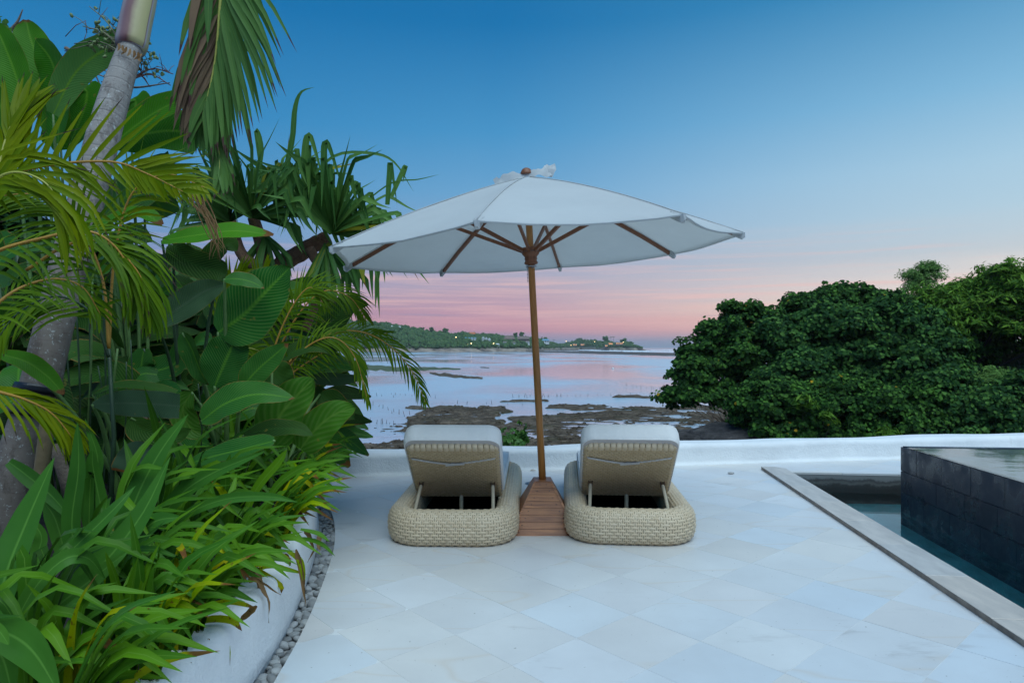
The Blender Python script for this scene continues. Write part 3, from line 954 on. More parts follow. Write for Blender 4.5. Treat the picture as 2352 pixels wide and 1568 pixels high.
def rprof(w_, h_, r_, z0=-0.3, cove=0.03, w_in=0.0):
    p_ = [(-cove, 0.001), (-0.012, 0.012), (0.0, 0.045)]
    if z0 < -0.0: p_ = [(-cove, z0)] + p_
    for k in range(6):
        a = math.pi / 2 * k / 5
        p_.append((r_ - r_ * math.cos(a), h_ - r_ + r_ * math.sin(a)))
    for k in range(6):
        a = math.pi / 2 * k / 5
        p_.append((w_ - r_ + r_ * math.sin(a), h_ - r_ + r_ * math.cos(a)))
    p_.append((w_ + w_in, z0))
    return p_


wl = [(x, wall_y(x)) for x in np.linspace(-2.3, 14.0, 180)]
wo = profile_sweep('low_white_wall', wl, rprof(0.32, 0.232, 0.06), M['white'], wob=0.018)
tag(wo, 'low whitewashed plaster wall along the seaward edge of the terrace', 'wall')

# ---- planter: curved white wall, pebble drain, soil
PLc = smooth2(PLB, 130)
pw = profile_sweep('planter_wall', PLc, rprof(0.17, 0.30, 0.055, cove=0.0), M['white'], wob=0.016)
tag(pw, 'curved white plaster planter wall beside the pebble strip', 'planter wall')
soil = MB()
pl = [(x - 0.1, y) for x, y in PLc] + [(-2.3, 7.6), (-7.5, 7.6), (-7.5, -3.2)]
soil.prism(pl, -0.3, 0.235)
tag(soil.build('planter_soil', M['soil']), kind='structure')
bed = MB()
bp_ = [(slab_x(y) + 0.03, y) for y in np.linspace(-3, 6.6, 60)] + [(x - 0.03, y) for x, y in PLc[::-1] if y < 6.7]
bed.prism(bp_, -0.3, -0.075)
peb_bed = tag(bed.build('pebble_strip', M['soil']), kind='structure')
px_ = np.array([p[0] for p in PLc]); py_ = np.array([p[1] for p in PLc])
# ball meshes
def ico(sub=2):
    import bmesh
    b = bmesh.new()
    bmesh.ops.create_icosphere(b, subdivisions=sub, radius=1)
    V = np.array([v.co[:] for v in b.verts]); Fc = np.array([[v.index for v in f.verts] for f in b.faces])
    b.free()
    return V, Fc


IV, IF = ico(2)
IV1, IF1 = ico(1)
pm = []
for k in range(5):
    V = IV.copy()
    for i in range(len(V)):
        V[i] *= 1 + 0.16 * noise.noise(Vector(V[i]) * 1.1 + Vector((k * 7, 0, 0)))
    pm.append(mesh_data('pebble', V, IF, M['pebble'], True))
placed = []
tries = 0
pebs = []
while tries < 9000 and len(placed) < 620:
    tries += 1
    y = 1.9 + (6.3 - 1.9) * random.random() ** 0.9
    x0, x1 = float(np.interp(y, py_, px_)), slab_x(y)
    x = random.uniform(x0 + 0.006, x1 - 0.008)
    r_ = random.uniform(0.016, 0.033)
    layer = 0 if tries < 5000 else 1
    ok = all((x - a) ** 2 + (y - b) ** 2 > ((r_ + c_) * (0.78 if layer == 0 else 0.70)) ** 2 for a, b, c_, l_ in placed if l_ == layer)
    if ok:
        placed.append((x, y, r_, layer))
        pebs.append((x, y, -0.068 + r_ * 0.5 + layer * 0.028 + random.uniform(-0.004, 0.006), r_))
pebs.sort(key=lambda p_: p_[1])
restV, restF = [], []
for i, (x, y, z, r_) in enumerate(pebs):
    sc = (r_ * random.uniform(0.95, 1.45), r_ * random.uniform(0.75, 1.05), r_ * random.uniform(0.55, 0.75))
    rot = (random.uniform(-0.5, 0.5), random.uniform(-0.5, 0.5), random.uniform(0, 6.28))
    if i < 298:
        o = link('pebble', pm[i % 5], peb_bed, (x, y, z), rot)
        o.scale = sc
    else:
        Mx = Matrix.Translation((x, y, z)) @ Matrix.Rotation(rot[2], 4, 'Z') @ Matrix.Diagonal((*sc, 1))
        b = len(restV)
        restV += [Mx @ Vector(v) for v in IV1]
        restF += [tuple(b + q for q in f) for f in IF1]
if restV:
    tag(obj('pebble_remainder', restV, restF, M['pebble'], peb_bed), kind='stuff')
print('pebbles', len(pebs))

# ---- small fallen things at the foot of the wall
V, Fc, uv = blade_geo([(-0.03, 0, 0.004), (0, 0, 0.012), (0.035, 0, 0.006)], 0.03, (0, 0, 1), 'ovate', 0.3, 6, 1)
o = thing('fallen_leaf', G(1224, 1080) + Vector((0, -0.03, 0)), 'small rust-brown fallen leaf at the foot of the white wall behind the loungers', 'leaf')
obj('leaf_blade', V, Fc, M['dead'], o, True, uv)
o = thing('fallen_leaf', G(2147, 1063) + Vector((0, -0.03, 0)), 'brown fallen leaf at the foot of the white wall near the pool', 'leaf')
o.rotation_euler = (0, 0, 1.1)
obj('leaf_blade', V, Fc, M['dead'], o, True, uv)
o = link('small_stone', pm[2], None, G(1679, 1088) + Vector((0, 0, 0.012)))
o.scale = (0.034, 0.02, 0.014)
tag(o, 'small pale loose stone on the paving right of the right-hand lounger', 'stone')

# ================================================================== TERRAIN, LAGOON, HEADLAND
SEA = -6.0
me = mesh_data('sea', [(-9000, 30, SEA), (12000, 30, SEA), (12000, 10000, SEA), (-9000, 10000, SEA)], [(0, 1, 2, 3)], M['lagoon'], False)
tag(link('lagoon_water', me), kind='structure')
me = mesh_data('sea_floor', [(-9000, 20, SEA - 2.0), (12000, 20, SEA - 2.0), (12000, 10000, SEA - 2.0), (-9000, 10000, SEA - 2.0)], [(0, 1, 2, 3)], M['mud'], False)
tag(link('sea_bed', me), kind='structure')


def fbm(p, oc_=4, s=1.0):
    v = 0; a = 1; tot = 0
    for _ in range(oc_):
        v += a * noise.noise(p * s); tot += a
        a *= 0.5; s *= 2.07
    return v / tot


def sstep(a, b, x):
    t_ = min(1, max(0, (x - a) / (b - a)))
    return t_ * t_ * (3 - 2 * t_)


def inpoly(x, y, poly):
    c_ = False
    j = len(poly) - 1
    for i in range(len(poly)):
        if (poly[i][1] > y) != (poly[j][1] > y) and x < (poly[j][0] - poly[i][0]) * (y - poly[i][1]) / (poly[j][1] - poly[i][1]) + poly[i][0]:
            c_ = not c_
        j = i
    return c_


# tidal flat: a height field that rises out of the lagoon, so that the pools are real water in hollows
zb = lambda x, y: (716.6 + x * .375, 698.3 + y * .375)
MUD_A = [zb(*p_) for p_ in [(560, 690), (640, 662), (800, 640), (1190, 622), (1225, 655), (1165, 700), (1175, 760), (1180, 1000), (-200, 1100), (-300, 1000), (170, 880), (420, 850), (560, 830), (600, 770)]]
MUD_B = [zb(*p_) for p_ in [(1170, 760), (1200, 700), (1430, 670), (1800, 655), (2150, 640), (3600, 600), (3600, 1100), (1170, 1100)]]
STRIPS = [[zb(*p_) for p_ in q] for q in (
    [(1420, 618), (1700, 614), (2000, 632), (2500, 628), (2500, 650), (1900, 645), (1600, 652), (1430, 634)],
    [(1110, 600), (1200, 586), (1430, 586), (1430, 600), (1250, 603)],
    [(1830, 568), (1950, 560), (2100, 568), (2500, 572), (2500, 578), (2000, 576)],
    [(560, 636), (600, 626), (720, 634), (860, 620), (940, 634), (800, 646), (600, 644)],
)]
gx = np.linspace(-58, 46, 560)
ys_img = np.linspace(1075, 898, 300)
gyD = FX * (CAM_H - SEA) / (ys_img - 797)
V = np.zeros((len(gyD), len(gx), 3), dtype=np.float32)
for a, D in enumerate(gyD):
    yi = ys_img[a]
    for b, x in enumerate(gx):
        x2 = x * D / 60.0
        xi = 1176 + x2 / D * FX
        nz = fbm(Vector((x2 * 0.16, D * 0.20, 0.3)), 4)
        jx, jy = xi + 22 * noise.noise(Vector((x2 * 0.3, D * 0.3, 5))), yi + 6 * noise.noise(Vector((x2 * 0.3, D * 0.3, 9)))
        h_ = -0.55
        if inpoly(jx, jy, MUD_A): h_ = 0.17
        elif inpoly(jx, jy, MUD_B): h_ = 0.07
        else:
            for q in STRIPS:
                if inpoly(jx, yi + (jy - yi) * 0.3, q): h_ = 0.16
        if h_ < -0.5 and yi > 985 and xi < 960: h_ = -0.13
        elif h_ < -0.5 and yi > 960 and 840 < xi < 960: h_ = -0.20
        V[a, b] = (x2, D, SEA + h_ * 0.8 + nz * 0.30 + 0.24 * noise.noise(Vector((x2 * 0.42, D * 1.0, 4))) + 0.17 * noise.noise(Vector((x2 * 1.1, D * 2.4, 2))) + 0.13 * noise.noise(Vector((x2 * 3.0, D * 4.0, 2))))
V = V.reshape(-1, 3)
na, nb = len(gyD), len(gx)
ia = np.arange(na - 1)[:, None] * nb + np.arange(nb - 1)[None, :]
Fq = np.stack([ia, ia + 1, ia + nb + 1, ia + nb], -1).reshape(-1, 4)
Vm = V.reshape(na, nb, 3)
# soften cliffs at the outlines once
Z = Vm[..., 2].copy()
for _ in range(2):
    Z[1:-1, 1:-1] = (Z[1:-1, 1:-1] * 2 + Z[:-2, 1:-1] + Z[2:, 1:-1] + Z[1:-1, :-2] + Z[1:-1, 2:]) / 6
Vm[..., 2] = Z
o = obj('tidal_flat', Vm.reshape(-1, 3), Fq, M['mud'])
tag(o, kind='structure')

# rubble and weed tufts strewn over the bare flat
rub = []
flatv = Vm.reshape(-1, 3)
cand = np.where((flatv[:, 2] > SEA - 0.05) & (flatv[:, 1] < 90))[0]
r_n = np.random.default_rng(5)
for i in r_n.choice(cand, 5200):
    p = flatv[i]
    s_ = float(r_n.uniform(0.05, 0.20)) * (1 + (r_n.random() < 0.06) * 1.2)
    rub.append((p[0] + r_n.uniform(-.1, .1), p[1] + r_n.uniform(-.1, .1), p[2], s_, s_ * 0.55))
r0V, r0F = [], []
for i, (x, y, z, rx, rz) in enumerate(rub):
    r0V.append(IV1 * r_n.uniform(0.75, 1.25, (len(IV1), 1)) * np.array([rx, rx, rz]) + np.array([x, y, z]))
    r0F.append(IF1 + i * len(IV1))
tag(obj('reef_rubble', np.concatenate(r0V), np.concatenate(r0F), M['mud'], None, False), 'dark coral rubble and weed strewn over the exposed tidal flat', 'rubble', kind='stuff')

# slope between terrace and shore
gx = np.linspace(-30, 80, 220)
gy = np.linspace(7.3, 76, 170)
V = []
for y in gy:
    for x in gx:
        t_ = (y - 7.3) / 40
        z = -0.6 - 4.2 * sstep(0.0, 0.10, t_) - 1.9 * sstep(0.05, 0.95, t_)
        # rise of ground under the bushes on the right
        r_ = sstep(7.5, 16.0, x - (y - 36) * 0.28) * sstep(74, 60, y)
        z = z * (1 - r_) + (-2.4 - 0.055 * (y - 10)) * r_
        m2 = sstep(30, 39, x) * sstep(32, 42, y)
        z += m2 * 6.0
        z += 0.5 * fbm(Vector((x * 0.3, y * 0.3, 1)), 4) + 0.18 * noise.noise(Vector((x * 1.7, y * 1.7, 3)))
        if y < 8.2: z = min(z, -0.4)
        V.append((x, y, z))
nb = len(gx); na = len(gy)
ia = np.arange(na - 1)[:, None] * nb + np.arange(nb - 1)[None, :]
Fq = np.stack([ia, ia + 1, ia + nb + 1, ia + nb], -1).reshape(-1, 4)
SLOPE = np.array(V).reshape(na, nb, 3)
SGX, SGY = gx.copy(), gy.copy()
tag(obj('coast_slope', V, Fq, M['rock']), kind='structure')


def slope_z(x, y):
    a = int(np.clip(np.searchsorted(SGY, y), 0, SLOPE.shape[0] - 1)); b = int(np.clip(np.searchsorted(SGX, x), 0, SLOPE.shape[1] - 1))
    return float(SLOPE[a, b, 2])


# sandbars, reef edge, surf
def flat_bank(name, top, bot, mat, z=0.12, label=None, jag=1.0, n=60, cat=None):
    """low bank between two lines given as picture rows over columns, built as a humped sheet at sea level"""
    V, Fc = [], []
    xs = np.linspace(max(top[0][0], bot[0][0]), min(top[-1][0], bot[-1][0]), n)
    rows = 7
    for i, x in enumerate(xs):
        yt = np.interp(x, [p_[0] for p_ in top], [p_[1] for p_ in top]); yb = np.interp(x, [p_[0] for p_ in bot], [p_[1] for p_ in bot])
        w_ = (yb - yt)
        yt += jag * w_ * 0.35 * noise.noise(Vector((x * 0.06, 0, 7)))
        yb += jag * w_ * 0.35 * noise.noise(Vector((x * 0.06, 4, 7)))
        for k in range(rows):
            f_ = k / (rows - 1)
            q = G(x, yb + (yt - yb) * f_, SEA)
            hh = z * (math.sin(math.pi * f_) ** 0.6 if 0 < f_ < 1 else 0) * (1 + 0.6 * noise.noise(Vector((x * 0.3, f_ * 3, 1))))
            V.append((q.x, q.y, SEA - 0.05 + hh + 0.03))
    for i in range(n - 1):
        for k in range(rows - 1):
            Fc.append((i * rows + k, (i + 1) * rows + k, (i + 1) * rows + k + 1, i * rows + k + 1))
    o = obj(name, V, Fc, mat)
    return tag(o, kind='structure')


flat_bank('mud_bank', [zb(720, 422), zb(800, 421), zb(900, 436), zb(1045, 453)], [zb(720, 424), zb(780, 440), zb(900, 452), zb(1045, 458)], M['mud'], 0.35)
flat_bank('mud_bank', [zb(240, 372), zb(400, 372), zb(540, 384), zb(750, 385), zb(910, 397)], [zb(240, 392), zb(400, 408), zb(560, 412), zb(750, 402), zb(910, 400)], M['weed_mud'], 0.35)
flat_bank('mud_bank', [zb(1030, 386), zb(1060, 385), zb(1085, 389)], [zb(1030, 388), zb(1060, 391), zb(1085, 391)], M['mud'], 0.2)
flat_bank('reef_bank', [(1170, 802.5), (1290, 804.5), (1400, 806.0), (1700, 813.5)], [(1170, 804.0), (1235, 808.5), (1400, 813.0), (1700, 822.0)], M['reef'], 0.7, jag=0.3, n=200)
flat_bank('reef_bank', [(700, 806.0), (900, 806.3), (1200, 805.6), (1340, 801.6)], [(700, 808.3), (900, 808.2), (1200, 807.2), (1340, 803.4)], M['reef'], 0.9, jag=0.2, n=160)
# surf lines
for k, (xa, xb, ya, yb, th) in enumerate([(1322, 1380, 803.0, 803.6, 0.7), (1352, 1425, 804.6, 805.6, 0.5), (1400, 1492, 804.4, 806.3, 0.5), (1430, 1620, 806.6, 808.6, 0.4), (1250, 1330, 805.7, 806.4, 0.8), (1480, 1700, 803.9, 804.2, 0.25), (1270, 1330, 801.2, 801.6, 1.2)]):
    flat_bank('surf_line', [(xa, ya), ((xa + xb) / 2, ya + (yb - ya) * 0.3), (xb, yb)], [(xa, ya + th * 0.5), ((xa + xb) / 2, ya + th + (yb - ya) * 0.4), (xb, yb + th * 0.4)], M['foam'], 0.8, jag=0.9, n=50)

# stakes standing in the lagoon
sm = MB(); sm.tube([(0, 0, -0.6), (0.01, 0, 0.2), (0.03, 0.01, 0.55)], [0.035, 0.03, 0.022], 6)
st_mesh = sm.build('stake', M['bark_dark'])
smm = st_mesh.data
bpy.data.objects.remove(st_mesh)
ns = 0
spots = []
ri = -1
ROWS = ['in the row beside the drooping palm', 'in the upper row beside the drooping palm', 'in the long row past the parasol pole', 'in the short row left of the parasol pole', 'in the row by the leaning bush', 'in the near patch left of the left lounger', 'in the near patch above the left lounger', 'in the line above the left lounger', 'in the lower line above the left lounger', 'by the far sandbar', 'in the line along the mud edge', 'in the line under the palm tips', 'in the slanting line on the left', 'in the farthest little row']
for (xa, ya, xb, yb, n_) in [(735, 886, 840, 878, 12), (780, 880, 860, 872, 8), (1180, 913, 1510, 906, 22), (1195, 912, 1290, 911, 8), (1440, 886, 1525, 896, 9), (820, 968, 850, 972, 4), (865, 972, 905, 975, 6), (895, 905, 1000, 915, 9), (900, 950, 1010, 955, 6), (1060, 855, 1130, 862, 8), (960, 925, 1200, 930, 9), (800, 905, 900, 912, 6), (860, 930, 930, 955, 7), (1080, 840, 1130, 850, 4)]:
    ri += 1
    for k in range(n_):
        f_ = (k + random.uniform(-0.35, 0.35)) / max(1, n_ - 1)
        spots.append((xa + (xb - xa) * f_, ya + (yb - ya) * f_ + random.uniform(-1.2, 1.2), ri))
for (x, y, ri) in spots:
    o = link('stake', smm, None, G(x, y, SEA), (random.uniform(-0.25, 0.25), random.uniform(-0.25, 0.25), random.uniform(0, 6)))
    s_ = random.uniform(0.45, 0.95)
    o.scale = (s_, s_, s_ * random.uniform(0.7, 1.3))
    tag(o, 'thin dark wooden stake in the lagoon, ' + ROWS[ri], 'stake', 'stakes in the lagoon ' + ROWS[ri])
o = link('white_buoy', pm[0], None, G(1408, 846, SEA) + Vector((0, 0, 0.15)))
o.scale = (0.35, 0.3, 0.3)
o.data = o.data.copy(); o.data.materials[0] = M['cushion']
tag(o, 'tiny white buoy floating on the lagoon right of the parasol pole', 'buoy')

# headland
SKY = [(300, 722), (500, 716), (650, 720), (760, 727), (864, 738), (905, 742), (946, 750), (978, 757), (1006, 761), (1028, 761), (1039, 766), (1060, 761), (1096, 766), (1137, 767), (1164, 773), (1227, 774), (1246, 778), (1260, 782), (1287, 788), (1301, 785), (1323, 778), (1369, 778), (1383, 782), (1397, 780), (1410, 785), (1424, 785), (1435, 780), (1449, 787), (1465, 793), (1481, 798), (1492, 802)]
SHORE = [(300, 809), (864, 808), (1100, 807.8), (1210, 807), (1287, 803.5), (1330, 802.8), (1400, 804.2), (1492, 804.4)]
CLF = [(300, 5), (900, 5), (1200, 6), (1290, 2.5), (1370, 2.5), (1395, 7), (1440, 8), (1480, 7), (1492, 2)]
interp = lambda pts, x: float(np.interp(x, [p_[0] for p_ in pts], [p_[1] for p_ in pts]))


def head(x, t_):
    """point of the headland: column x, t from shore (0) to ridge (1)"""
    Ds = FX * 7.32 / (interp(SHORE, x) - 797)
    Dr = Ds + (260 if x < 1280 else 140 - 60 * sstep(1400, 1490, x))
    D = Ds + (Dr - Ds) * t_
    zr = CAM_H + (797 - interp(SKY, x)) * Dr / FX - 4.5
    cl_h = interp(CLF, x)
    z = SEA + min(cl_h, max(zr - SEA, 0.5)) * sstep(0.0, 0.05, t_) + max(0, zr - SEA - cl_h) * (max(0, t_ - 0.05) / 0.95) ** 0.85
    return (x - 1176) / FX * D, D, z


V = []
xs = np.linspace(300, 1494, 420)
ts = [0, 0.012, 0.03, 0.05, 0.08, 0.15, 0.25, 0.4, 0.55, 0.7, 0.85, 1.0, 1.15, 1.5]
for x in xs:
    for t_ in ts:
        if t_ <= 1: X, Y, Z_ = head(x, t_)
        else:
            X, Y, Z_ = head(x, 1.0)
            k_ = 1 + (t_ - 1) * 0.25
            X *= k_; Y *= k_; Z_ = SEA + (Z_ - SEA) * (1 - (t_ - 1) * 1.9)
        j_ = 4 if t_ < 0.1 else 1.5
        Z_ += (noise.noise(Vector((X * 0.05, Y * 0.05, t_ * 2))) * j_ * 0.35) if t_ > 0 else -1
        Y += noise.noise(Vector((X * 0.07, 3, 1))) * 14 if t_ < 0.3 else 0
        V.append((X, Y, Z_))
nb = len(ts)
ia = np.arange(len(xs) - 1)[:, None] * nb + np.arange(nb - 1)[None, :]
Fq = np.stack([ia, ia + nb, ia + nb + 1, ia + 1], -1).reshape(-1, 4)
tag(obj('headland', V, Fq, M['cliff']), kind='structure')


def blobs(items, seed=1):
    """many little uneven crowns in one mesh: items = (x,y,z,rx,rz)"""
    r_ = np.random.default_rng(seed)
    Vs, Fs = [], []
    nv = len(IV1)
    for i, (x, y, z, rx, rz) in enumerate(items):
        d = IV1 * (1 + r_.uniform(-0.28, 0.28, (nv, 1)))
        Vs.append(d * np.array([rx, rx, rz]) + np.array([x, y, z]))
        Fs.append(IF1 + i * nv)
    return np.concatenate(Vs), np.concatenate(Fs)


its = []
for k in range(7200):
    x = random.uniform(300, 1488) if k % 3 else random.uniform(840, 1488)
    t_ = random.random() ** 0.8
    if t_ < 0.05: t_ = 0.05 + random.random() * 0.1
    if 1290 < x < 1370 and t_ < 0.3: t_ += 0.3
    X, Y, Z_ = head(x, min(t_, 1.0))
    s_ = random.uniform(1.6, 4.2) * (0.75 if x > 1250 else 1.0)
    if interp(SKY, x) > 796: continue
    if 1040 < x < 1290 and 0.12 < t_ < 0.5 and random.random() < 0.35: continue
    its.append((X, Y, Z_ + s_ * 0.7, s_, s_ * random.uniform(0.8, 1.3)))
V, Fc = blobs(its)
o = obj('headland_wood', V, Fc, M['forest'], None, False)
tag(o, 'dense green scrub and trees covering the far headland', 'woodland', kind='stuff')

# single trees on the skyline
def far_tree(x, y, hpx, wpx, label, seed):
    X, Y, Z_ = head(x, 0.98)
    D = Y
    top = CAM_H + (797 - y) * D / FX
    hh = hpx * D / FX
    rr_ = wpx * D / FX / 2
    t_ = thing('skyline_tree', (X, D, top - hh - 3), label, 'tree', 'trees on the skyline of the headland')
    tube('trunk', [(X, D, top - hh - 3), (X + 0.3, D, top - hh * 0.4)], [0.6, 0.35], M['bark_dark'], t_, 6)
    r2 = random.Random(seed)
    its_ = []
    for k in range(16):
        a = r2.uniform(0, 6.28); q = r2.random() ** 0.5
        its_.append((X + math.cos(a) * q * rr_ * 0.7, D + math.sin(a) * q * rr_ * 0.7, top - hh * 0.45 + r2.uniform(-0.3, 0.35) * hh - q * hh * 0.1, rr_ * 0.38, hh * 0.2))
    V, Fc = blobs(its_, seed)
    obj('crown', V, Fc, M['forest'], t_, False, None, True)


for i, (x, y, hp, wp, lb) in enumerate([
    (991, 750, 12, 12, 'small round tree on the ridge, leftmost of the two standing clear'),
    (1023, 753, 13, 18, 'broad dark tree on the ridge left of the thatched resort'),
    (1183, 762, 12, 12, 'tree on the ridge just left of the parasol pole, left one of two'),
    (1199, 761, 13, 14, 'tree on the ridge just left of the parasol pole, right one of two'),
    (1254, 773, 9, 14, 'low tree on the skyline just right of the parasol pole'),
    (1391, 771, 12, 16, 'rounded tree left of the two palms on the point'),
    (1433, 775, 14, 19, 'dome-shaped tree standing on the cliff tip of the headland'),
    (1449, 783, 9, 14, 'low tree on the seaward side of the dome-shaped tree'),
    (968, 750, 10, 14, 'tree on the ridge where smoke-grey foliage thins out'),
    (1330, 775, 9, 16, 'dense tree at the inland end of the point')]):
    far_tree(x, y, hp, wp, lb, i + 3)


def far_palm(x, y, hpx, label):
    D = head(x, 0.8)[1]
    X = (x - 1176) / FX * D
    top = CAM_H + (797 - y) * D / FX
    hh = hpx * D / FX
    t_ = thing('coconut_palm', (X, D, top - hh), label, 'palm tree', 'coconut palms on the headland')
    tube('trunk', [(X, D, top - hh), (X + 0.6, D, top - hh * 0.4), (X, D, top)], [0.35, 0.25, 0.2], M['bark_dark'], t_, 5)
    V, Fc = [], []
    for k in range(12):
        a = k * 0.5236 + 0.2
        ln = 4.2
        u_ = Vector((math.cos(a), math.sin(a), 0))
        bv, bf, _ = blade_geo([Vector((X, D, top)), Vector((X, D, top)) + u_ * ln * 0.5 + Vector((0, 0, 1.0)), Vector((X, D, top)) + u_ * ln + Vector((0, 0, -1.2))], 1.3, (0, 0, 1), 'leaflet', -0.5, 4, 1)
        b = len(V); V += bv; Fc += [tuple(b + q for q in f) for f in bf]
    obj('frond_crown', V, Fc, M['forest'], t_, False, None, True)


far_palm(1403, 774, 14, 'left of the two slim palms rising over the lit restaurants on the point')
far_palm(1409, 773, 15, 'right of the two slim palms rising over the lit restaurants on the point')
far_palm(1245, 774, 8, 'small palm beside the pale-roofed house right of the parasol pole')
far_palm(1272, 780, 8, 'lone small palm on the low neck of the headland')

em, t = new_mat('warm_lamp')
t.add('ShaderNodeOutputMaterial', {'Surface': t.add('ShaderNodeEmission', {'Color': (1.0, 0.62, 0.28), 'Strength': 9.0}).outputs[0]})
em2, t = new_mat('warm_lit_terrace')
t.add('ShaderNodeOutputMaterial', {'Surface': t.add('ShaderNodeEmission', {'Color': (1.0, 0.50, 0.20), 'Strength': 2.6}).outputs[0]})
M['hwhite'] = simple('house_white', (0.72, 0.74, 0.76), 0.8, 0.1, 0.5)
M['hblue'] = simple('house_blue_roof', (0.12, 0.30, 0.42), 0.7, 0.1, 0.5)
M['horange'] = simple('house_tile_roof', (0.50, 0.16, 0.06), 0.8, 0.15, 0.5)
M['thatch'] = simple('thatch_roof', (0.19, 0.14, 0.12), 0.95, 0.25, 0.4)
M['hdark'] = simple('window_dark', (0.03, 0.035, 0.045), 0.4, 0.1, 1)


def house(x, ybase, wpx, wallpx, roofpx, label, roof, wall, nwin=3, lit=False, t_=0.35, hip=0.25, gable=False, cat='house', dpx=None):
    X, D, _z = head(x, t_)
    z0 = CAM_H + (797 - ybase) * D / FX
    W, h_, rf = wpx * D / FX, wallpx * D / FX, roofpx * D / FX
    dp = (dpx or min(wpx, 14)) * D / FX
    X = (x - 1176) / FX * D
    r_ = thing('hillside_house', (X, D, z0), label, cat, 'houses on the far headland')
    mb = MB(); mb.box((0, 0, h_ / 2 - 2), (W, dp, h_ + 4)); mb.build('wall', wall, r_)
    mb = MB()
    o_ = W * 0.06
    a, b = W / 2 + o_, dp / 2 + o_
    if gable:
        mb.add([(-a, -b, h_), (a, -b, h_), (a, b, h_), (-a, b, h_), (0, -b, h_ + rf), (0, b, h_ + rf)], [(0, 1, 4), (2, 3, 5), (1, 2, 5, 4), (3, 0, 4, 5), (3, 2, 1, 0)])
    else:
        c_ = a * (1 - hip)
        mb.add([(-a, -b, h_), (a, -b, h_), (a, b, h_), (-a, b, h_), (-c_, 0, h_ + rf), (c_, 0, h_ + rf)], [(0, 1, 5, 4), (1, 2, 5), (2, 3, 4, 5), (3, 0, 4), (3, 2, 1, 0)])
    mb.build('roof', roof, r_)
    for k in range(nwin):
        xx = (-0.5 + (k + 0.5) / nwin) * W
        mb = MB(); mb.box((xx, -dp / 2 - 0.05, h_ * 0.48), (W / nwin * 0.5, 0.1, h_ * 0.5))
        mb.build('window', em2 if lit else M['hdark'], r_)
    return r_


house(1085, 769, 14, 2.2, 4.5, 'house with an orange tiled hip roof high on the ridge', M['horange'], M['hwhite'], 3, t_=0.9)
for k in range(4):
    house(1070 + k * 7, 779, 5.2, 3.2, 1.8, ['first', 'second', 'third', 'last'][k] + ' from the left of the row of small blue-roofed bungalows', M['hblue'], M['hwhite'], 2, t_=0.45, cat='bungalow')
for k in range(3):
    house(1110 + k * 7, 781 + k * 1.6, 6.0, 5.0, 4.5, ['leftmost', 'middle', 'rightmost'][k] + ' of the three white villas with steep gables', M['hwhite'], M['hwhite'], 2, t_=0.38, gable=True, cat='villa')
house(1170, 782, 24, 4, 8.5, 'long resort hall with a brown thatched roof, left of two', M['thatch'], M['thatch'], 4, t_=0.5, hip=0.35, cat='hall')
house(1202, 782, 26, 4, 6.5, 'long resort hall with a brown thatched roof, right of two', M['thatch'], M['thatch'], 4, t_=0.52, hip=0.15, cat='hall')
house(1253, 786, 16, 4.5, 3.5, 'pale-roofed house just right of the parasol pole', M['hblue'], M['hwhite'], 3, t_=0.4)
house(902, 752, 6, 3.5, 2.0, 'left of the two white houses up on the wooded hill', M['hwhite'], M['hwhite'], 2, t_=0.86)
house(917, 752, 7, 2.0, 1.4, 'right of the two white houses up on the wooded hill', M['hwhite'], M['hwhite'], 2, t_=0.86)
house(1143, 793, 8, 3.2, 1.5, 'small white house on the shore below the resort', M['hwhite'], M['hwhite'], 2, t_=0.10)
house(1160, 788, 9, 3.2, 1.6, 'low white cabin between the resort and the shore', M['thatch'], M['hwhite'], 3, t_=0.2)
house(1179, 789, 10, 3.0, 1.6, 'whitewashed beach house under the right-hand thatched hall', M['thatch'], M['hwhite'], 3, t_=0.2)
house(1212, 788, 9, 4, 2.0, 'pale house on the rocks just left of the pole', M['thatch'], M['hwhite'], 3, t_=0.16)
house(1232, 791, 9, 3, 1.5, 'low shack on the rocks hidden partly by the pole', M['thatch'], M['hwhite'], 2, t_=0.12)
house(1320, 792, 9, 2.2, 1.6, 'beach bar with orange-lit front, left of two on the cove', M['thatch'], M['thatch'], 3, True, t_=0.24, cat='beach bar')
house(1338, 792, 10, 2.2, 1.6, 'beach bar with orange-lit front, right of two on the cove', M['thatch'], M['thatch'], 3, True, t_=0.24, cat='beach bar')
house(1396, 794.5, 14, 2.6, 1.5, 'brightly lit open restaurant terrace on the point', M['thatch'], M['thatch'], 5, True, t_=0.12, cat='restaurant')
house(1402, 790.5, 9, 2.6, 1.8, 'lit upper restaurant pavilion above the terrace on the point', M['horange'], M['thatch'], 4, True, t_=0.2, cat='restaurant')
house(1422, 789, 17, 1.9, 1.4, 'long low lit restaurant on the cliff top of the point', M['thatch'], M['thatch'], 6, True, t_=0.14, cat='restaurant')
lampm = mesh_data('lamp_globe', IV1, IF1, em, True)
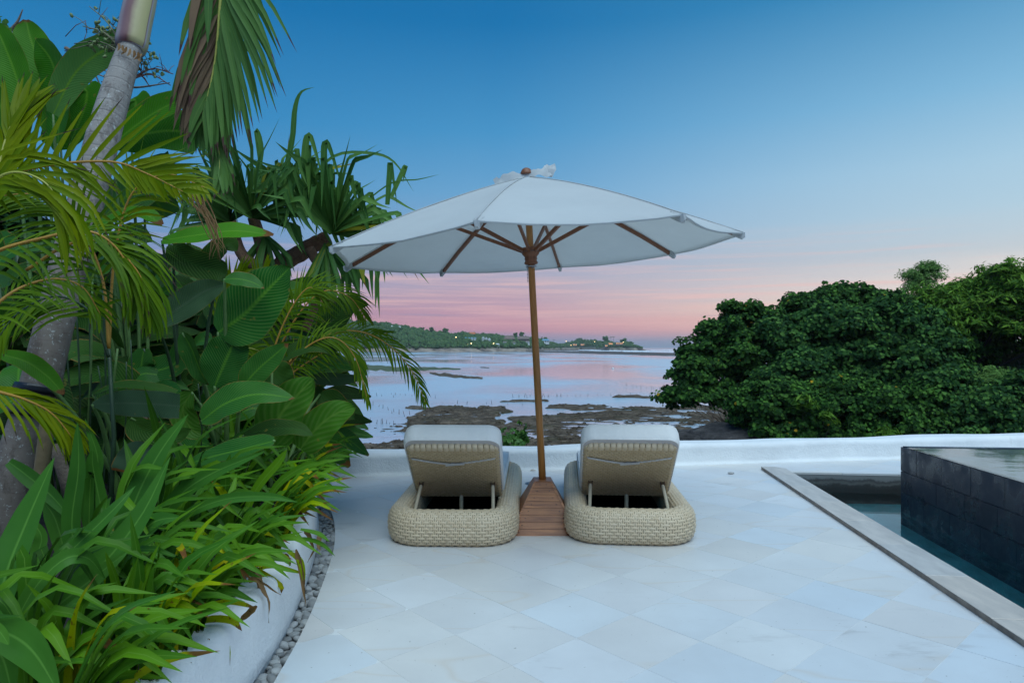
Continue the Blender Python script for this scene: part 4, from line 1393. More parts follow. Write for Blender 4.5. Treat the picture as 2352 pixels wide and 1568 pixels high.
for (x, y, lb) in [(1076, 790, 'lower left of the pair of warm lamps by the shore below the blue bungalows'), (1083, 788, 'upper right of the pair of warm lamps by the shore below the blue bungalows'), (1134, 788, 'single warm lamp below the white gabled villas'), (1300, 783, 'pale lamp at the inland end of the point'), (1311, 792, 'small warm lamp beside the beach bars'), (1365, 784, 'small warm lamp among the trees left of the restaurants'), (1431, 785, 'lamp on the cliff restaurant under the dome-shaped tree'), (1048, 774, 'faint lamp in the wood left of the blue bungalows')]:
    X, D, Z_ = head(x, 0.12 if y > 786 else 0.3)
    z = CAM_H + (797 - y) * D / FX
    q = thing('street_lamp', ((x - 1176) / FX * D, D - 6, z - 4), lb, 'lamp', 'lamps glowing on the headland')
    tube('lamp_post', [(q.location.x, D - 6, z - 5), (q.location.x, D - 6, z)], 0.12, M['bark_dark'], q, 5)
    g_ = link('lamp_globe', lampm, q, (0, 0, 4)); g_.scale = (0.75, 0.75, 0.75)

# ================================================================== PARASOL
UC = Vector((0.1390, 4.8938, CAM_H + 0.7152))
UN = Vector((-0.0577, -0.0262, 1.0)).normalized()
UPH = 3.7067
UR = 1.5
uu_ = Vector((0, 1, 0)).cross(UN).normalized()
uv_ = UN.cross(uu_)
UM = Matrix((( uu_.x, uv_.x, UN.x, UC.x), (uu_.y, uv_.y, UN.y, UC.y), (uu_.z, uv_.z, UN.z, UC.z), (0, 0, 0, 1)))   # parasol frame -> world
APX = 0.545
PED_Y = 4.93
POLE_BASE = Vector((0.228, 4.935, 0.335))
par = thing('parasol', (POLE_BASE.x, POLE_BASE.y, 0.0), 'large off-white octagonal parasol with teak pole and ribs, tilted over the loungers', 'parasol')


def vert(k):
    a = UPH + k * math.pi / 4
    return Vector((math.cos(a) * UR, math.sin(a) * UR, 0))


def cone_z(r_):
    """height of a rib over the rim plane at radius r (0 rim .. 1 middle), slightly arched"""
    q = r_ / UR
    return APX * (1 - q) * (1 + 0.26 * q)


# canopy: eight panels, each sagging between its ribs
nr, ns_ = 12, 8
for k in range(8):
    a, b = vert(k), vert(k + 1)
    V, Fc, uv = [], [], []
    for i in range(nr + 1):
        q = 0.02 + 0.98 * i / nr
        for j in range(ns_ + 1):
            s = j / ns_
            p = a.lerp(b, s) * q
            z = cone_z(UR * q)
            sag = 0.035 * q * math.sin(math.pi * s) * (0.6 + 0.4 * math.sin(math.pi * q * 0.9))
            wr = 0.006 * noise.noise(Vector((p.x * 4, p.y * 4, k))) * q
            edge_in = 0.045 * math.sin(math.pi * s) if i == nr else 0.0
            pp = p * (1 - edge_in * 0.6)
            V.append(UM @ Vector((pp.x, pp.y, z - sag + wr)))
            uv.append((s, q))
    for i in range(nr):
        for j in range(ns_):
            c_ = i * (ns_ + 1) + j
            Fc.append((c_, c_ + 1, c_ + ns_ + 2, c_ + ns_ + 1))
    o = obj('canopy_panel', V, Fc, M['canopy'], par, True, uv, True)
    # hem along the rim
    hp = []
    for j in range(ns_ + 1):
        hp.append(Vector(V[nr * (ns_ + 1) + j]))
    hv, hf = [], []
    for j, p in enumerate(hp):
        inw = (UC - p); inw = (inw - UN * inw.dot(UN)).normalized()
        hv += [p + UN * 0.001 - inw * 0.001, p - UN * 0.009 - inw * 0.001, p - UN * 0.008 + inw * 0.008, p + UN * 0.0 + inw * 0.028]
    for j in range(ns_):
        for q in range(3):
            hf.append((j * 4 + q, j * 4 + q + 1, (j + 1) * 4 + q + 1, (j + 1) * 4 + q))
    obj('hem', hv, hf, M['cushion_under'] if False else M['canopy'], o, True, None, True)
    # raised seam over the rib
    sp_ = [UM @ Vector((*(a * (0.03 + 0.97 * i / 10)).xy, cone_z(UR * (0.03 + 0.97 * i / 10)) + 0.004)) for i in range(11)]
    tube('seam', sp_, 0.0032, M['canopy'], par, 5)


def bar(name, p0, p1, wd, ht, mat, parent, up=UN):
    t_ = (p1 - p0).normalized()
    s = t_.cross(up).normalized()
    u = s.cross(t_)
    V = []
    for p in (p0, p1):
        for a, b in ((-1, -1), (1, -1), (1, 1), (-1, 1)):
            V.append(p + s * a * wd / 2 + u * b * ht / 2)
    Fc = [(3, 2, 1, 0), (4, 5, 6, 7)] + [(i, (i + 1) % 4, 4 + (i + 1) % 4, 4 + i) for i in range(4)]
    return obj(name, V, Fc, mat, parent, False, None, True)


HUB_T = Vector((0, 0, 0.03))
for k in range(8):
    a = vert(k)
    p0 = UM @ Vector((a.x * 0.03, a.y * 0.03, cone_z(UR * 0.03) - 0.03))
    pm_ = [UM @ Vector((a.x * q, a.y * q, cone_z(UR * q) - 0.026)) for q in (0.03, 0.25, 0.5, 0.75, 0.985)]
    V, Fc = [], []
    for i, p in enumerate(pm_):
        t_ = (pm_[min(i + 1, 4)] - pm_[max(0, i - 1)]).normalized()
        s = t_.cross(UN).normalized(); u = s.cross(t_)
        for aa, bb in ((-1, -1), (1, -1), (1, 1), (-1, 1)):
            V.append(p + s * aa * 0.010 + u * bb * 0.014)
    for i in range(4):
        for q in range(4):
            Fc.append((i * 4 + q, i * 4 + (q + 1) % 4, i * 4 + 4 + (q + 1) % 4, i * 4 + 4 + q))
    Fc += [(3, 2, 1, 0), (16, 17, 18, 19)]
    rib = obj('rib', V, Fc, M['teak_rib'], par, False, None, True)
    # strut from the hub to the rib
    h0 = UM @ Vector((a.x / UR * 0.055, a.y / UR * 0.055, -0.045 + 0.04))
    h1 = UM @ Vector((a.x * 0.47, a.y * 0.47, cone_z(UR * 0.47) - 0.042))
    bar('strut', h0, h1, 0.018, 0.026, M['teak_rib'], par)
    # fabric pocket at the rib end
    c_ = Vector((a.x, a.y, 0)); rad = c_.normalized(); tg = Vector((-rad.y, rad.x, 0))
    V = []
    for r0, z0, z1, hw in ((UR - 0.075, cone_z(UR - 0.075) - 0.002, cone_z(UR - 0.075) - 0.044, 0.026), (UR - 0.01, 0.0, -0.045, 0.019), (UR + 0.010, 0.002, -0.030, 0.012)):
        for sgn, zq in ((-1, z0), (-0.6, z1), (0.6, z1), (1, z0)):
            V.append(UM @ (rad * r0 + tg * hw * sgn + Vector((0, 0, zq))))
    Fc = [(i * 4 + q, i * 4 + q + 1, i * 4 + 4 + q + 1, i * 4 + 4 + q) for i in range(2) for q in range(3)] + [(8, 9, 10, 11)]
    obj('corner_pocket', V, Fc, M['canopy'], par, False, None, True)

# pole: lower and upper half, leaning with the canopy
top = UM @ Vector((0, 0, APX - 0.01))
axis = (top - POLE_BASE).normalized()
tube('pole', [POLE_BASE - axis * 0.05, POLE_BASE.lerp(top, 0.3), POLE_BASE.lerp(top, 0.6), top], [0.027, 0.0265, 0.0255, 0.025], M['teak_pole'], par, 18)
ax_q = axis.to_track_quat('Z', 'Y').to_matrix().to_4x4()
hubc = UM @ Vector((0, 0, -0.05))
tt = (hubc - POLE_BASE).dot(axis)
HM = Matrix.Translation(POLE_BASE + axis * tt) @ ax_q
V, Fc = lathe_geo([(0.030, -0.055), (0.045, -0.050), (0.052, -0.040), (0.045, -0.028), (0.043, -0.018), (0.050, -0.010), (0.043, 0.0), (0.052, 0.012), (0.064, 0.026), (0.066, 0.060), (0.058, 0.074), (0.030, 0.078)], 24, HM)
hub = obj('hub', V, Fc, M['teak_rib'], par, True, None, True)
V, Fc = lathe_geo([(0.027, -0.070), (0.040, -0.070), (0.040, -0.062), (0.027, -0.062)], 20, HM)
obj('collar_ring', V, Fc, M['steel'], hub, False, None, True)
V, Fc = lathe_geo([(0.0655, 0.040), (0.0685, 0.042), (0.0685, 0.046), (0.0655, 0.048)], 24, HM)
obj('wire_ring', V, Fc, M['bronze'], hub, False, None, True)
pin = HM @ Vector((0.02, -0.02, -0.074))
tube('locking_pin', [HM @ Vector((-0.045, -0.01, -0.078)), HM @ Vector((0.07, -0.012, -0.078))], 0.004, M['steel'], par, 6)
mb = MB()
for k in range(11):
    c_ = HM @ Vector((-0.047, -0.012, -0.045 - k * 0.0125))
    mb.box(c_, (0.0022 if k % 2 else 0.006, 0.006 if k % 2 else 0.0022, 0.013))
mb.build('chain', M['steel'], par, True)
# finial and the tied cloth flaps at the top
FM = Matrix.Translation(top) @ ax_q
V, Fc = lathe_geo([(0.046, 0.026), (0.048, 0.034), (0.040, 0.050), (0.030, 0.066), (0.016, 0.074), (0.004, 0.077)], 18, FM)
obj('finial', V, Fc, M['teak_rib'], par, True, None, True)


def ribbon(pts, ws, nrm=(0, -0.3, 1), seg=16):
    c_ = catmull(pts, seg)
    V, Fc, uv = [], [], []
    for i, p in enumerate(c_):
        t_ = (c_[min(i + 1, seg)] - c_[max(0, i - 1)]).normalized()
        s = t_.cross(Vector(nrm)).normalized()
        wq = np.interp(i / seg, np.linspace(0, 1, len(ws)), ws)
        for k in (-1, -0.3, 0.3, 1):
            V.append(p + s * k * wq / 2 + Vector((0, 0, 0.008 * math.sin(i * 0.9 + k * 2))))
            uv.append((k, i / seg))
    for i in range(seg):
        for k in range(3):
            Fc.append((i * 4 + k, i * 4 + k + 1, i * 4 + 5 + k, i * 4 + 4 + k))
    return V, Fc, uv


T = top
for pts, ws, nm in (
    ([T + Vector((-0.235, -0.02, -0.005)), T + Vector((-0.19, 0.0, -0.035)), T + Vector((-0.10, -0.03, 0.0)), T + Vector((0.0, -0.03, 0.010))], [0.05, 0.055, 0.06, 0.05], (0, -1.0, 0.35)),
    ([T + Vector((-0.20, 0.06, -0.01)), T + Vector((-0.13, 0.04, 0.035)), T + Vector((-0.05, 0.02, 0.02))], [0.05, 0.05, 0.04], (0, -1.0, 0.4)),
    ([T + Vector((0.0, -0.03, 0.012)), T + Vector((0.07, -0.04, 0.030)), T + Vector((0.15, -0.03, 0.030)), T + Vector((0.175, -0.02, 0.035))], [0.05, 0.05, 0.055, 0.07], (0, -1.0, 0.35)),
    ([T + Vector((0.145, -0.02, 0.012)), T + Vector((0.175, -0.02, 0.06)), T + Vector((0.172, 0.0, 0.088))], [0.07, 0.085, 0.07], (-0.2, -1.0, 0.0)),
    ([T + Vector((0.02, -0.02, 0.022)), T + Vector((0.10, -0.02, 0.05)), T + Vector((0.15, 0.01, 0.085)), T + Vector((0.135, 0.02, 0.092))], [0.03, 0.04, 0.04, 0.02], (0, -0.8, 0.5))):
    V, Fc, uv = ribbon(pts, ws, nm)
    obj('tie_flap', V, Fc, M['canopy'], par, True, uv, True)

# ---- teak pedestal
ped = thing('teak_pedestal', (0.228, PED_Y, 0), 'slatted teak pyramid pedestal holding the parasol pole between the loungers', 'pedestal')
pw_, pd_, ph_ = 0.245, 0.315, 0.335
tw_, td_ = 0.066, 0.085
NR = 8
for side in range(4):
    for r in range(NR):
        z0, z1 = ph_ * r / NR + 0.0, ph_ * (r + 1) / NR - 0.0018
        if side == 0 and r == NR - 1: z1 = ph_ - 0.004
        def co(z, o_=0.0):
            f_ = z / ph_
            return pw_ + (tw_ - pw_) * f_ + o_, pd_ + (td_ - pd_) * f_ + o_
        V = []
        for z in (z0, z1):
            wx, wy = co(z)
            if side in (0, 2):
                sg = -1 if side == 0 else 1
                hw = wx - 0.016
                V += [(-hw, sg * (wy - 0.006), z), (hw, sg * (wy - 0.006), z), (hw, sg * (wy - 0.026), z), (-hw, sg * (wy - 0.026), z)]
            else:
                sg = -1 if side == 1 else 1
                V += [(sg * wx, -wy, z), (sg * wx, wy, z), (sg * (wx - 0.0155), wy, z), (sg * (wx - 0.0155), -wy, z)]
        Fc = [(0, 1, 2, 3), (4, 5, 6, 7), (0, 1, 5, 4), (1, 2, 6, 5), (2, 3, 7, 6), (3, 0, 4, 7)]
        pl = obj('plank', V, Fc, M['teak'], ped, False)
        if side == 0 and r < NR - 0:
            wx, wy = co((z0 + z1) / 2)
            for sx in (-1, 1):
                mb = MB(); mb.tube([(sx * (wx - 0.055), -(wy - 0.012), (z0 + z1) / 2), (sx * (wx - 0.055), -(wy - 0.0035), (z0 + z1) / 2 + 0.003)], 0.0035, 6)
                mb.build('nail', M['hdark'], pl)
mb = MB(); mb.box((0, 0, ph_ - 0.004), (tw_ * 2 - 0.004, td_ * 2 - 0.004, 0.012))
mb.build('top_plate', M['teak'], ped)
mb = MB(); mb.box((0, 0, 0.15), (0.16, 0.2, 0.26)); mb.build('inner_core', M['dark'], ped)

# ================================================================== LOUNGERS
LW, LL = 0.90, 2.10
TA, TB = 0.080, 0.113                                        # half thickness, half height of the woven tube
RC = 0.185


def ring_path(s):
    """point and outward normal on the middle line of the base tube, s in metres; starts mid back, runs anticlockwise seen from above"""
    hw, hl = LW / 2 - TA, LL / 2 - TA
    r_ = RC
    segs = [('l', (0, -hl), (1, 0), hw - r_), ('a', (hw - r_, -hl + r_), -90), ('l', (hw, -hl + r_), (0, 1), 2 * (hl - r_)), ('a', (hw - r_, hl - r_), 0),
            ('l', (hw - r_, hl), (-1, 0), 2 * (hw - r_)), ('a', (-hw + r_, hl - r_), 90), ('l', (-hw, hl - r_), (0, -1), 2 * (hl - r_)), ('a', (-hw + r_, -hl + r_), 180), ('l', (-hw + r_, -hl), (1, 0), hw - r_)]
    for sg in segs:
        ln = sg[3] if sg[0] == 'l' else math.pi / 2 * r_
        if s <= ln + 1e-9:
            if sg[0] == 'l':
                return Vector((sg[1][0] + sg[2][0] * s, sg[1][1] + sg[2][1] * s, 0)), Vector((sg[2][1], -sg[2][0], 0))
            a = R(sg[2]) + s / r_
            return Vector((sg[1][0] + math.cos(a) * r_, sg[1][1] + math.sin(a) * r_, 0)), Vector((math.cos(a), math.sin(a), 0))
        s -= ln
    return ring_path(0)


PERIM = 2 * (2 * (LW / 2 - TA - RC) + 2 * (LL / 2 - TA - RC)) + 2 * math.pi * RC
ex_ = 2.6
ths = np.linspace(0, 2 * math.pi, 1441)
sect = np.stack([np.sign(np.cos(ths)) * abs(np.cos(ths)) ** (2 / ex_) * TA, np.sign(np.sin(ths)) * abs(np.sin(ths)) ** (2 / ex_) * TB], 1)
arc = np.concatenate([[0], np.cumsum(np.linalg.norm(np.diff(sect, axis=0), axis=1))])
SC = arc[-1]


def ring_surf(s, q, lift=0.0):
    """s along the ring, q along the section (0 = outermost point, rising), lift outwards"""
    p, nn = ring_path(s % PERIM)
    q = q % SC
    x = np.interp(q, arc, sect[:, 0]); z = np.interp(q, arc, sect[:, 1])
    nx_ = np.sign(x) * abs(x / TA) ** (ex_ - 1) / TA; nz_ = np.sign(z) * abs(z / TB) ** (ex_ - 1) / TB
    l = math.hypot(nx_, nz_)
    return p + nn * (x + lift * nx_ / l) + Vector((0, 0, z + TB + lift * nz_ / l))


def weave(surf, nu, nv, pu, pv, hgt, skip=None, closed=True, strands=True, lw=0.94):
    """over-under weave: convex strips in offset rows with the upright strands showing between their ends"""
    V, Fc = [], []
    gs = [(-1, 0.0), (-0.62, 0.72), (0, 1.0), (0.62, 0.72), (1, 0.0)]
    gt = [(-0.43, 0.0), (0, 1.0), (0.43, 0.0)]
    for j in range(nv):
        for i in range(nu):
            cu = (i + 0.5 * (j % 2) + 0.25) * pu
            cv = (j + 0.5) * pv
            if skip and skip(cu, cv): continue
            b = len(V)
            for a, ha in gs:
                for c_, hc in gt:
                    taper = 1 - 0.42 * a * a
                    V.append(surf(cu + a * pu / 2 * lw, cv + c_ * pv * taper * 1.04, hgt * (ha * 0.9 + 0.1) * hc * 1.0 - (0.0015 if abs(a) == 1 else 0)))
            for a in range(4):
                for c_ in range(2):
                    k = b + a * 3 + c_
                    Fc.append((k, k + 3, k + 4, k + 1))
            if strands:
                cu2 = cu + pu / 2
                for d in (-0.12, 0.12):
                    b = len(V)
                    w2 = 0.10 * pu
                    for y_ in (-0.62, 0.0, 0.62):
                        for x_ in (-1, 0, 1):
                            V.append(surf(cu2 + d * pu + x_ * w2, cv + y_ * pv, hgt * (0.45 if y_ == 0 else 0.05) + (0.0012 if x_ == 0 else -0.0005)))
                    for a in range(2):
                        for c_ in range(2):
                            k = b + a * 3 + c_
                            Fc.append((k, k + 1, k + 4, k + 3))
    return V, Fc


nu = int(round(PERIM / 0.0555)); pu = PERIM / nu
nv = int(round(SC / 0.0215)); pv = SC / nv
lg = thing('sun_lounger', (0, 0, 0), '', 'sun lounger', 'wicker sun loungers under the parasol')
skipf = lambda u, v: (np.interp(v % SC, arc, sect[:, 1]) < -TB * 0.985)
V, Fc = weave(ring_surf, nu, nv, pu, pv, 0.0100, skipf, lw=0.84)
tag(obj('base_weave', V, Fc, M['wicker'], lg), kind='stuff')
V, Fc = [], []
ku, kv = 150, 30
for i in range(ku):
    for j in range(kv):
        V.append(ring_surf(PERIM * i / ku, SC * j / kv, -0.0045))
for i in range(ku):
    for j in range(kv):
        Fc.append((i * kv + j, ((i + 1) % ku) * kv + j, ((i + 1) % ku) * kv + (j + 1) % kv, i * kv + (j + 1) % kv))
obj('base_gap_shade', V, Fc, M['wicker_under'], lg)  # dark backing sheet standing in for shade between the strands
# inside: dark mesh floor and cross bars
mb = MB(); mb.box((0, 0.05, 0.03), (LW - 0.26, LL - 0.3, 0.02)); mb.build('inner_floor', M['dark'], lg)
mb = MB(); mb.box((0, -0.42, 0.052), (LW - 0.3, 0.02, 0.02)); mb.build('cross_bar', M['wrap'], lg)

# backrest panel: local frame, bottom edge at B0, rising towards the back (-y)
B0 = Vector((0, -0.41, 0.20)); B1 = Vector((0, -0.915, 0.652))
bt = (B1 - B0); BL = bt.length; bt.normalize()
bn = Vector((0, bt.z, -bt.y)) * 1.0
bn = Vector((0, -bt.z, bt.y)).normalized()                     # towards the back and down
if bn.z > 0: bn = -bn
BW = 0.63
BTK = 0.045
brc = 0.075


def bsec(s):
    """rounded slab outline across the panel seen from its end"""


def back_surf(u, v, lift=0.0):
    """u across (0..BW + wraps), v along from the bottom; back face at lift 0, edges rounded over"""
    x = u - BW / 2
    d = 0.0
    y = v
    ex = max(0, abs(x) - (BW / 2 - 0.022))
    ey = max(0, y - (BL - 0.022))
    # round over
    ang_x = min(1.0, ex / 0.022) * math.pi / 2
    ang_y = min(1.0, ey / 0.022) * math.pi / 2
    xx = math.copysign(min(abs(x), BW / 2 - 0.022) + 0.022 * math.sin(ang_x), x)
    yy = min(y, BL - 0.022) + 0.022 * math.sin(ang_y)
    dn = -0.022 * (1 - math.cos(ang_x)) - 0.022 * (1 - math.cos(ang_y))
    if abs(x) > BW / 2: dn -= abs(x) - BW / 2
    if y > BL + 0.0: dn -= (y - BL)
    # rounded upper corners
    cx, cy = abs(xx) - (BW / 2 - brc), yy - (BL - brc)
    if cx > 0 and cy > 0:
        l = math.hypot(cx, cy)
        if l > brc:
            cx *= brc / l; cy *= brc / l
            xx = math.copysign(BW / 2 - brc + cx, xx); yy = BL - brc + cy
    nrm = bn * math.cos(max(ang_x, ang_y)) + (Vector((math.copysign(1, x), 0, 0)) * math.sin(ang_x) if ang_x >= ang_y else bt * math.sin(ang_y))
    return B0 + Vector((xx, 0, 0)) + bt * yy + bn * (dn) + nrm * lift


wtot = BW + 0.04
n2u = 20; p2u = wtot / n2u
n2v = 36; p2v = (BL + 0.012) / n2v
V, Fc = weave(lambda u, v, l_: back_surf(u - 0.02, v, l_), n2u, n2v - 2, p2u, p2v, 0.0100, lambda u, v: v > BL - 0.035)
tag(obj('backrest_weave', V, Fc, M['wicker_b'], lg), kind='stuff')
# top edge: a row of wider pale strips wrapped over
V, Fc = [], []
ne = 17
for i in range(ne):
    cu = (i + 0.5) * wtot / ne - 0.02
    b = len(V)
    for a, ha in ((-1, 0), (-0.6, 1), (0.6, 1), (1, 0)):
        for q in range(7):
            vv_ = BL - 0.052 + q * 0.0125
            V.append(back_surf(cu + a * wtot / ne / 2 * 0.92, vv_, 0.002 + 0.006 * ha))
    for a in range(3):
        for q in range(6):
            k = b + a * 7 + q
            Fc.append((k, k + 7, k + 8, k + 1))
tag(obj('edge_weave', V, Fc, M['wicker'], lg), kind='stuff')
V, Fc = [], []
gu, gv = 24, 24
for i in range(gu + 1):
    for j in range(gv + 1):
        V.append(back_surf(-0.028 + (BW + 0.056) * i / gu, (BL + 0.028) * j / gv, -0.0035))
for i in range(gu):
    for j in range(gv):
        k = i * (gv + 1) + j
        Fc.append((k, k + gv + 1, k + gv + 2, k + 1))
obj('backrest_gap_shade', V, Fc, M['wicker_under'], lg)  # same painted shade behind the strands of the back panel


def pad(name, M4, sx, sy, sz, rad, mat, parent, crown=0.012, seed=0):
    """cushion: rounded rectangle in plan with soft edges; local box 0..sy along y"""
    rows = [(0.0, -0.014), (0.10, -0.004), (0.30, 0.0), (0.75, 0.0), (0.90, -0.004), (0.97, -0.012), (1.0, -0.022)]
    def outline(o_, n_=9):
        pts = []
        hx, r_ = sx / 2 + o_, rad + o_
        for cx, cy, a0 in ((hx - r_, -o_ + r_, -90), (hx - r_, sy + o_ - r_, 0), (-hx + r_, sy + o_ - r_, 90), (-hx + r_, -o_ + r_, 180)):
            for k in range(n_):
                a = R(a0 + 90 * k / (n_ - 1))
                pts.append((cx + math.cos(a) * r_, cy + math.sin(a) * r_))
        return pts
    V, Fc = [], []
    n_ = None
    for zf, o_ in rows:
        ol = outline(o_)
        n_ = len(ol)
        for (x, y) in ol: V.append((x, y, zf * sz))
    for i in range(len(rows) - 1):
        for k in range(n_):
            Fc.append((i * n_ + k, i * n_ + (k + 1) % n_, (i + 1) * n_ + (k + 1) % n_, (i + 1) * n_ + k))
    # crowned top: shrinking rings
    base = len(rows) - 1
    prev = base * n_
    for f_ in (0.9, 0.6, 0.3):
        b = len(V)
        for k in range(n_):
            x, y, z = V[base * n_ + k]
            xx, yy = x * f_, (y - sy / 2) * f_ + sy / 2
            V.append((xx, yy, sz + crown * (1 - f_ ** 2) + 0.004 * noise.noise(Vector((xx * 5, yy * 5, seed)))))
        for k in range(n_):
            Fc.append((prev + k, prev + (k + 1) % n_, b + (k + 1) % n_, b + k))
        prev = b
    Fc.append(tuple(prev + k for k in range(n_)))
    b = len(V)
    V = [M4 @ Vector(v) for v in V]
    # underside
    U = [M4 @ Vector((x, y, 0.0)) for (x, y) in outline(-0.014)]
    o = obj(name, V, Fc, mat, parent)
    obj('underside', U, [tuple(range(len(U) - 1, -1, -1))], M['cushion_under'], o, False)
    # piping round both edges
    for zf, o_ in ((0.02, -0.011), (0.97, -0.010)):
        ol = outline(o_)
        pp = [M4 @ Vector((x, y, zf * sz)) for x, y in ol + [ol[0]]]
        tube('piping', pp, 0.0042, mat, o, 5, False)
    return o


# back cushion on the upper face of the panel
BM = Matrix(((1, 0, 0, 0), (0, bt.y, -bn.y, 0), (0, bt.z, -bn.z, 0), (0, 0, 0, 1)))
cb = B0 - bn * (BTK * 0.35)
pad('back_cushion', Matrix.Translation(cb + bt * -0.03) @ BM, 0.675, BL + 0.085, 0.125, 0.095, M['cushion'], lg)
pad('seat_cushion', Matrix.Translation(Vector((0, -0.36, 0.215))), 0.675, 1.36, 0.105, 0.08, M['cushion'], lg, seed=3)
# elastic strap round the backrest
for a, b, sgm in ((-0.33, 0.01, 1), (0.335, -0.02, -1)):
    pts = []
    for k in range(9):
        f_ = k / 8
        u = a + (b - a) * f_
        vv_ = BL * 0.80 - 0.075 * (math.sin(math.pi / 2 * f_) ** 1.3)
        pts.append(back_surf(u + BW / 2, vv_, 0.010 + 0.003 * sgm))
    V, Fc = [], []
    for p in pts:
        V += [p - bt * 0.011, p + bt * 0.011]
    Fc = [(2 * k, 2 * k + 2, 2 * k + 3, 2 * k + 1) for k in range(8)]
    obj('elastic_strap', V, Fc, M['strap'], lg, False)
p0 = back_surf(BW / 2 - 0.06, BL * 0.80 - 0.078, 0.016)
p1 = back_surf(BW / 2 + 0.075, BL * 0.80 - 0.070, 0.016)
obj('strap_tab', [p0 - bt * 0.020, p1 - bt * 0.008, p1 + bt * 0.016, p0 + bt * 0.008], [(0, 1, 2, 3)], M['strap'], lg, False)


def wrapped(name, a, b, r_, parent):
    """cane-wrapped bar with its winding"""
    a, b = Vector(a), Vector(b)
    L_n = (b - a).length
    n_ = int(L_n / 0.009)
    pts, rr_ = [], []
    for k in range(2 * n_ + 1):
        pts.append(a.lerp(b, k / (2 * n_)))
        rr_.append(r_ if k % 2 else r_ - 0.0022)
    return tube(name, pts, rr_, M['wrap'], parent, 10, False)


for sx in (-1, 1):
    tp = B0 + bt * (BL * 0.30) + Vector((sx * 0.262, 0, 0)) + bn * 0.03
    wrapped('support_strut', tp, (sx * 0.282, -0.86, 0.10), 0.0135, lg)
    for q in (-1, 1):
        c_ = tp + Vector((q * 0.013, 0.0, 0.014))
        bar('bracket', c_ - bn * 0.03 - bt * 0.02, c_ + bn * 0.012 - bt * 0.012, 0.005, 0.03, M['bronze'], lg, Vector((0, 0, 1)))
wrapped('inner_post', (0.015, -0.42, 0.03), (0.015, -0.42, 0.215), 0.016, lg)
wrapped('inner_post', (-0.30, -0.40, 0.03), (-0.30, -0.40, 0.215), 0.014, lg)
wrapped('inner_post', (0.31, -0.50, 0.03), (0.31, -0.50, 0.215), 0.014, lg)
lg.location = (-0.385, 4.355 + LL / 2 - 0.02, 0.0)
lg.rotation_euler = (0, 0, R(-1.6))
lg['label'] = 'left of the two pale wicker sun loungers, its backrest raised, beside the planter'
lg2 = copy_thing(lg, (0.80 + 0.085, 4.385 + LL / 2 - 0.02, 0.0), R(-4.6), 'right of the two pale wicker sun loungers, on the pool side of the parasol base')

# ================================================================== TREES AND BUSHES ON THE RIGHT
LQ = None


def leaves_mesh(C, Nn, size, shape='round', seed=0):
    """many separate folded leaves: centres C, facing directions Nn"""
    r_ = np.random.default_rng(seed)
    n_ = len(C)
    Nn = Nn / np.linalg.norm(Nn, axis=1, keepdims=True)
    a = r_.normal(size=(n_, 3))
    T = np.cross(Nn, a); T /= np.linalg.norm(T, axis=1, keepdims=True)
    B = np.cross(Nn, T)
    s = size * r_.uniform(0.65, 1.25, (n_, 1))
    if shape == 'round':
        pts = [(-0.5, 0.0, 0.0), (-0.28, 0.46, 0.10), (0.22, 0.46, 0.10), (0.58, 0.0, -0.06), (0.22, -0.46, 0.10), (-0.28, -0.46, 0.10)]
        fcs = [(0, 3, 2, 1), (0, 5, 4, 3)]
    else:
        pts = [(-0.6, 0.0, 0.0), (-0.05, 0.19, 0.06), (0.75, 0.0, -0.12), (-0.05, -0.19, 0.06)]
        fcs = [(0, 2, 1), (0, 3, 2)]
    k = len(pts)
    V = np.zeros((n_, k, 3))
    for i, (x, y, z) in enumerate(pts):
        V[:, i] = C + (T * x + B * y + Nn * z) * s
    base = (np.arange(n_) * k)[:, None, None]
    Fq = (np.array(fcs)[None] + base).reshape(-1, len(fcs[0]))
    return V.reshape(-1, 3), Fq


def crown_points(lobes, n_clump, per, cr, seed, rough=0.25, fill=0.15):
    """clumps of leaves spread over uneven lobes; returns leaf centres and normals"""
    r_ = np.random.default_rng(seed)
    vol = np.array([l[3] * l[5] for l in lobes]); vol = vol / vol.sum()
    C, Nn = [], []
    for c_ in range(n_clump):
        l = lobes[r_.choice(len(lobes), p=vol)]
        d = r_.normal(size=3); d /= np.linalg.norm(d)
        if d[2] < -0.35: d[2] *= -0.6
        rad = 1 - abs(r_.normal()) * fill
        bump = 1 + rough * noise.noise(Vector(d * 2.2) + Vector((l[0], l[1], l[2])))
        p = np.array(l[:3]) + d * np.array(l[3:6]) * rad * bump
        s_ = cr * r_.uniform(0.5, 1.35)
        m_ = int(per * r_.uniform(0.6, 1.4))
        if r_.random() < 0.34 and d[2] > -0.1:                       # stray shoots standing out of the crown
            p = p + d * np.minimum(np.array(l[3:6]) * r_.uniform(0.05, 0.34), 0.75) + np.array([0, 0, 0.1])
            s_ *= 0.5
            m_ = int(m_ * 0.32)
        q = r_.normal(size=(m_, 3)); q /= np.linalg.norm(q, axis=1, keepdims=True)
        q[:, 2] = np.abs(q[:, 2]) * 0.9 - 0.25
        C.append(p + q * s_ * r_.uniform(0.5, 1.0, (m_, 1)))
        Nn.append(q * 0.8 + d * 0.5 + np.array([0, -0.25, 0.35]) + r_.normal(size=(m_, 3)) * 0.45)
    return np.concatenate(C), np.concatenate(Nn)


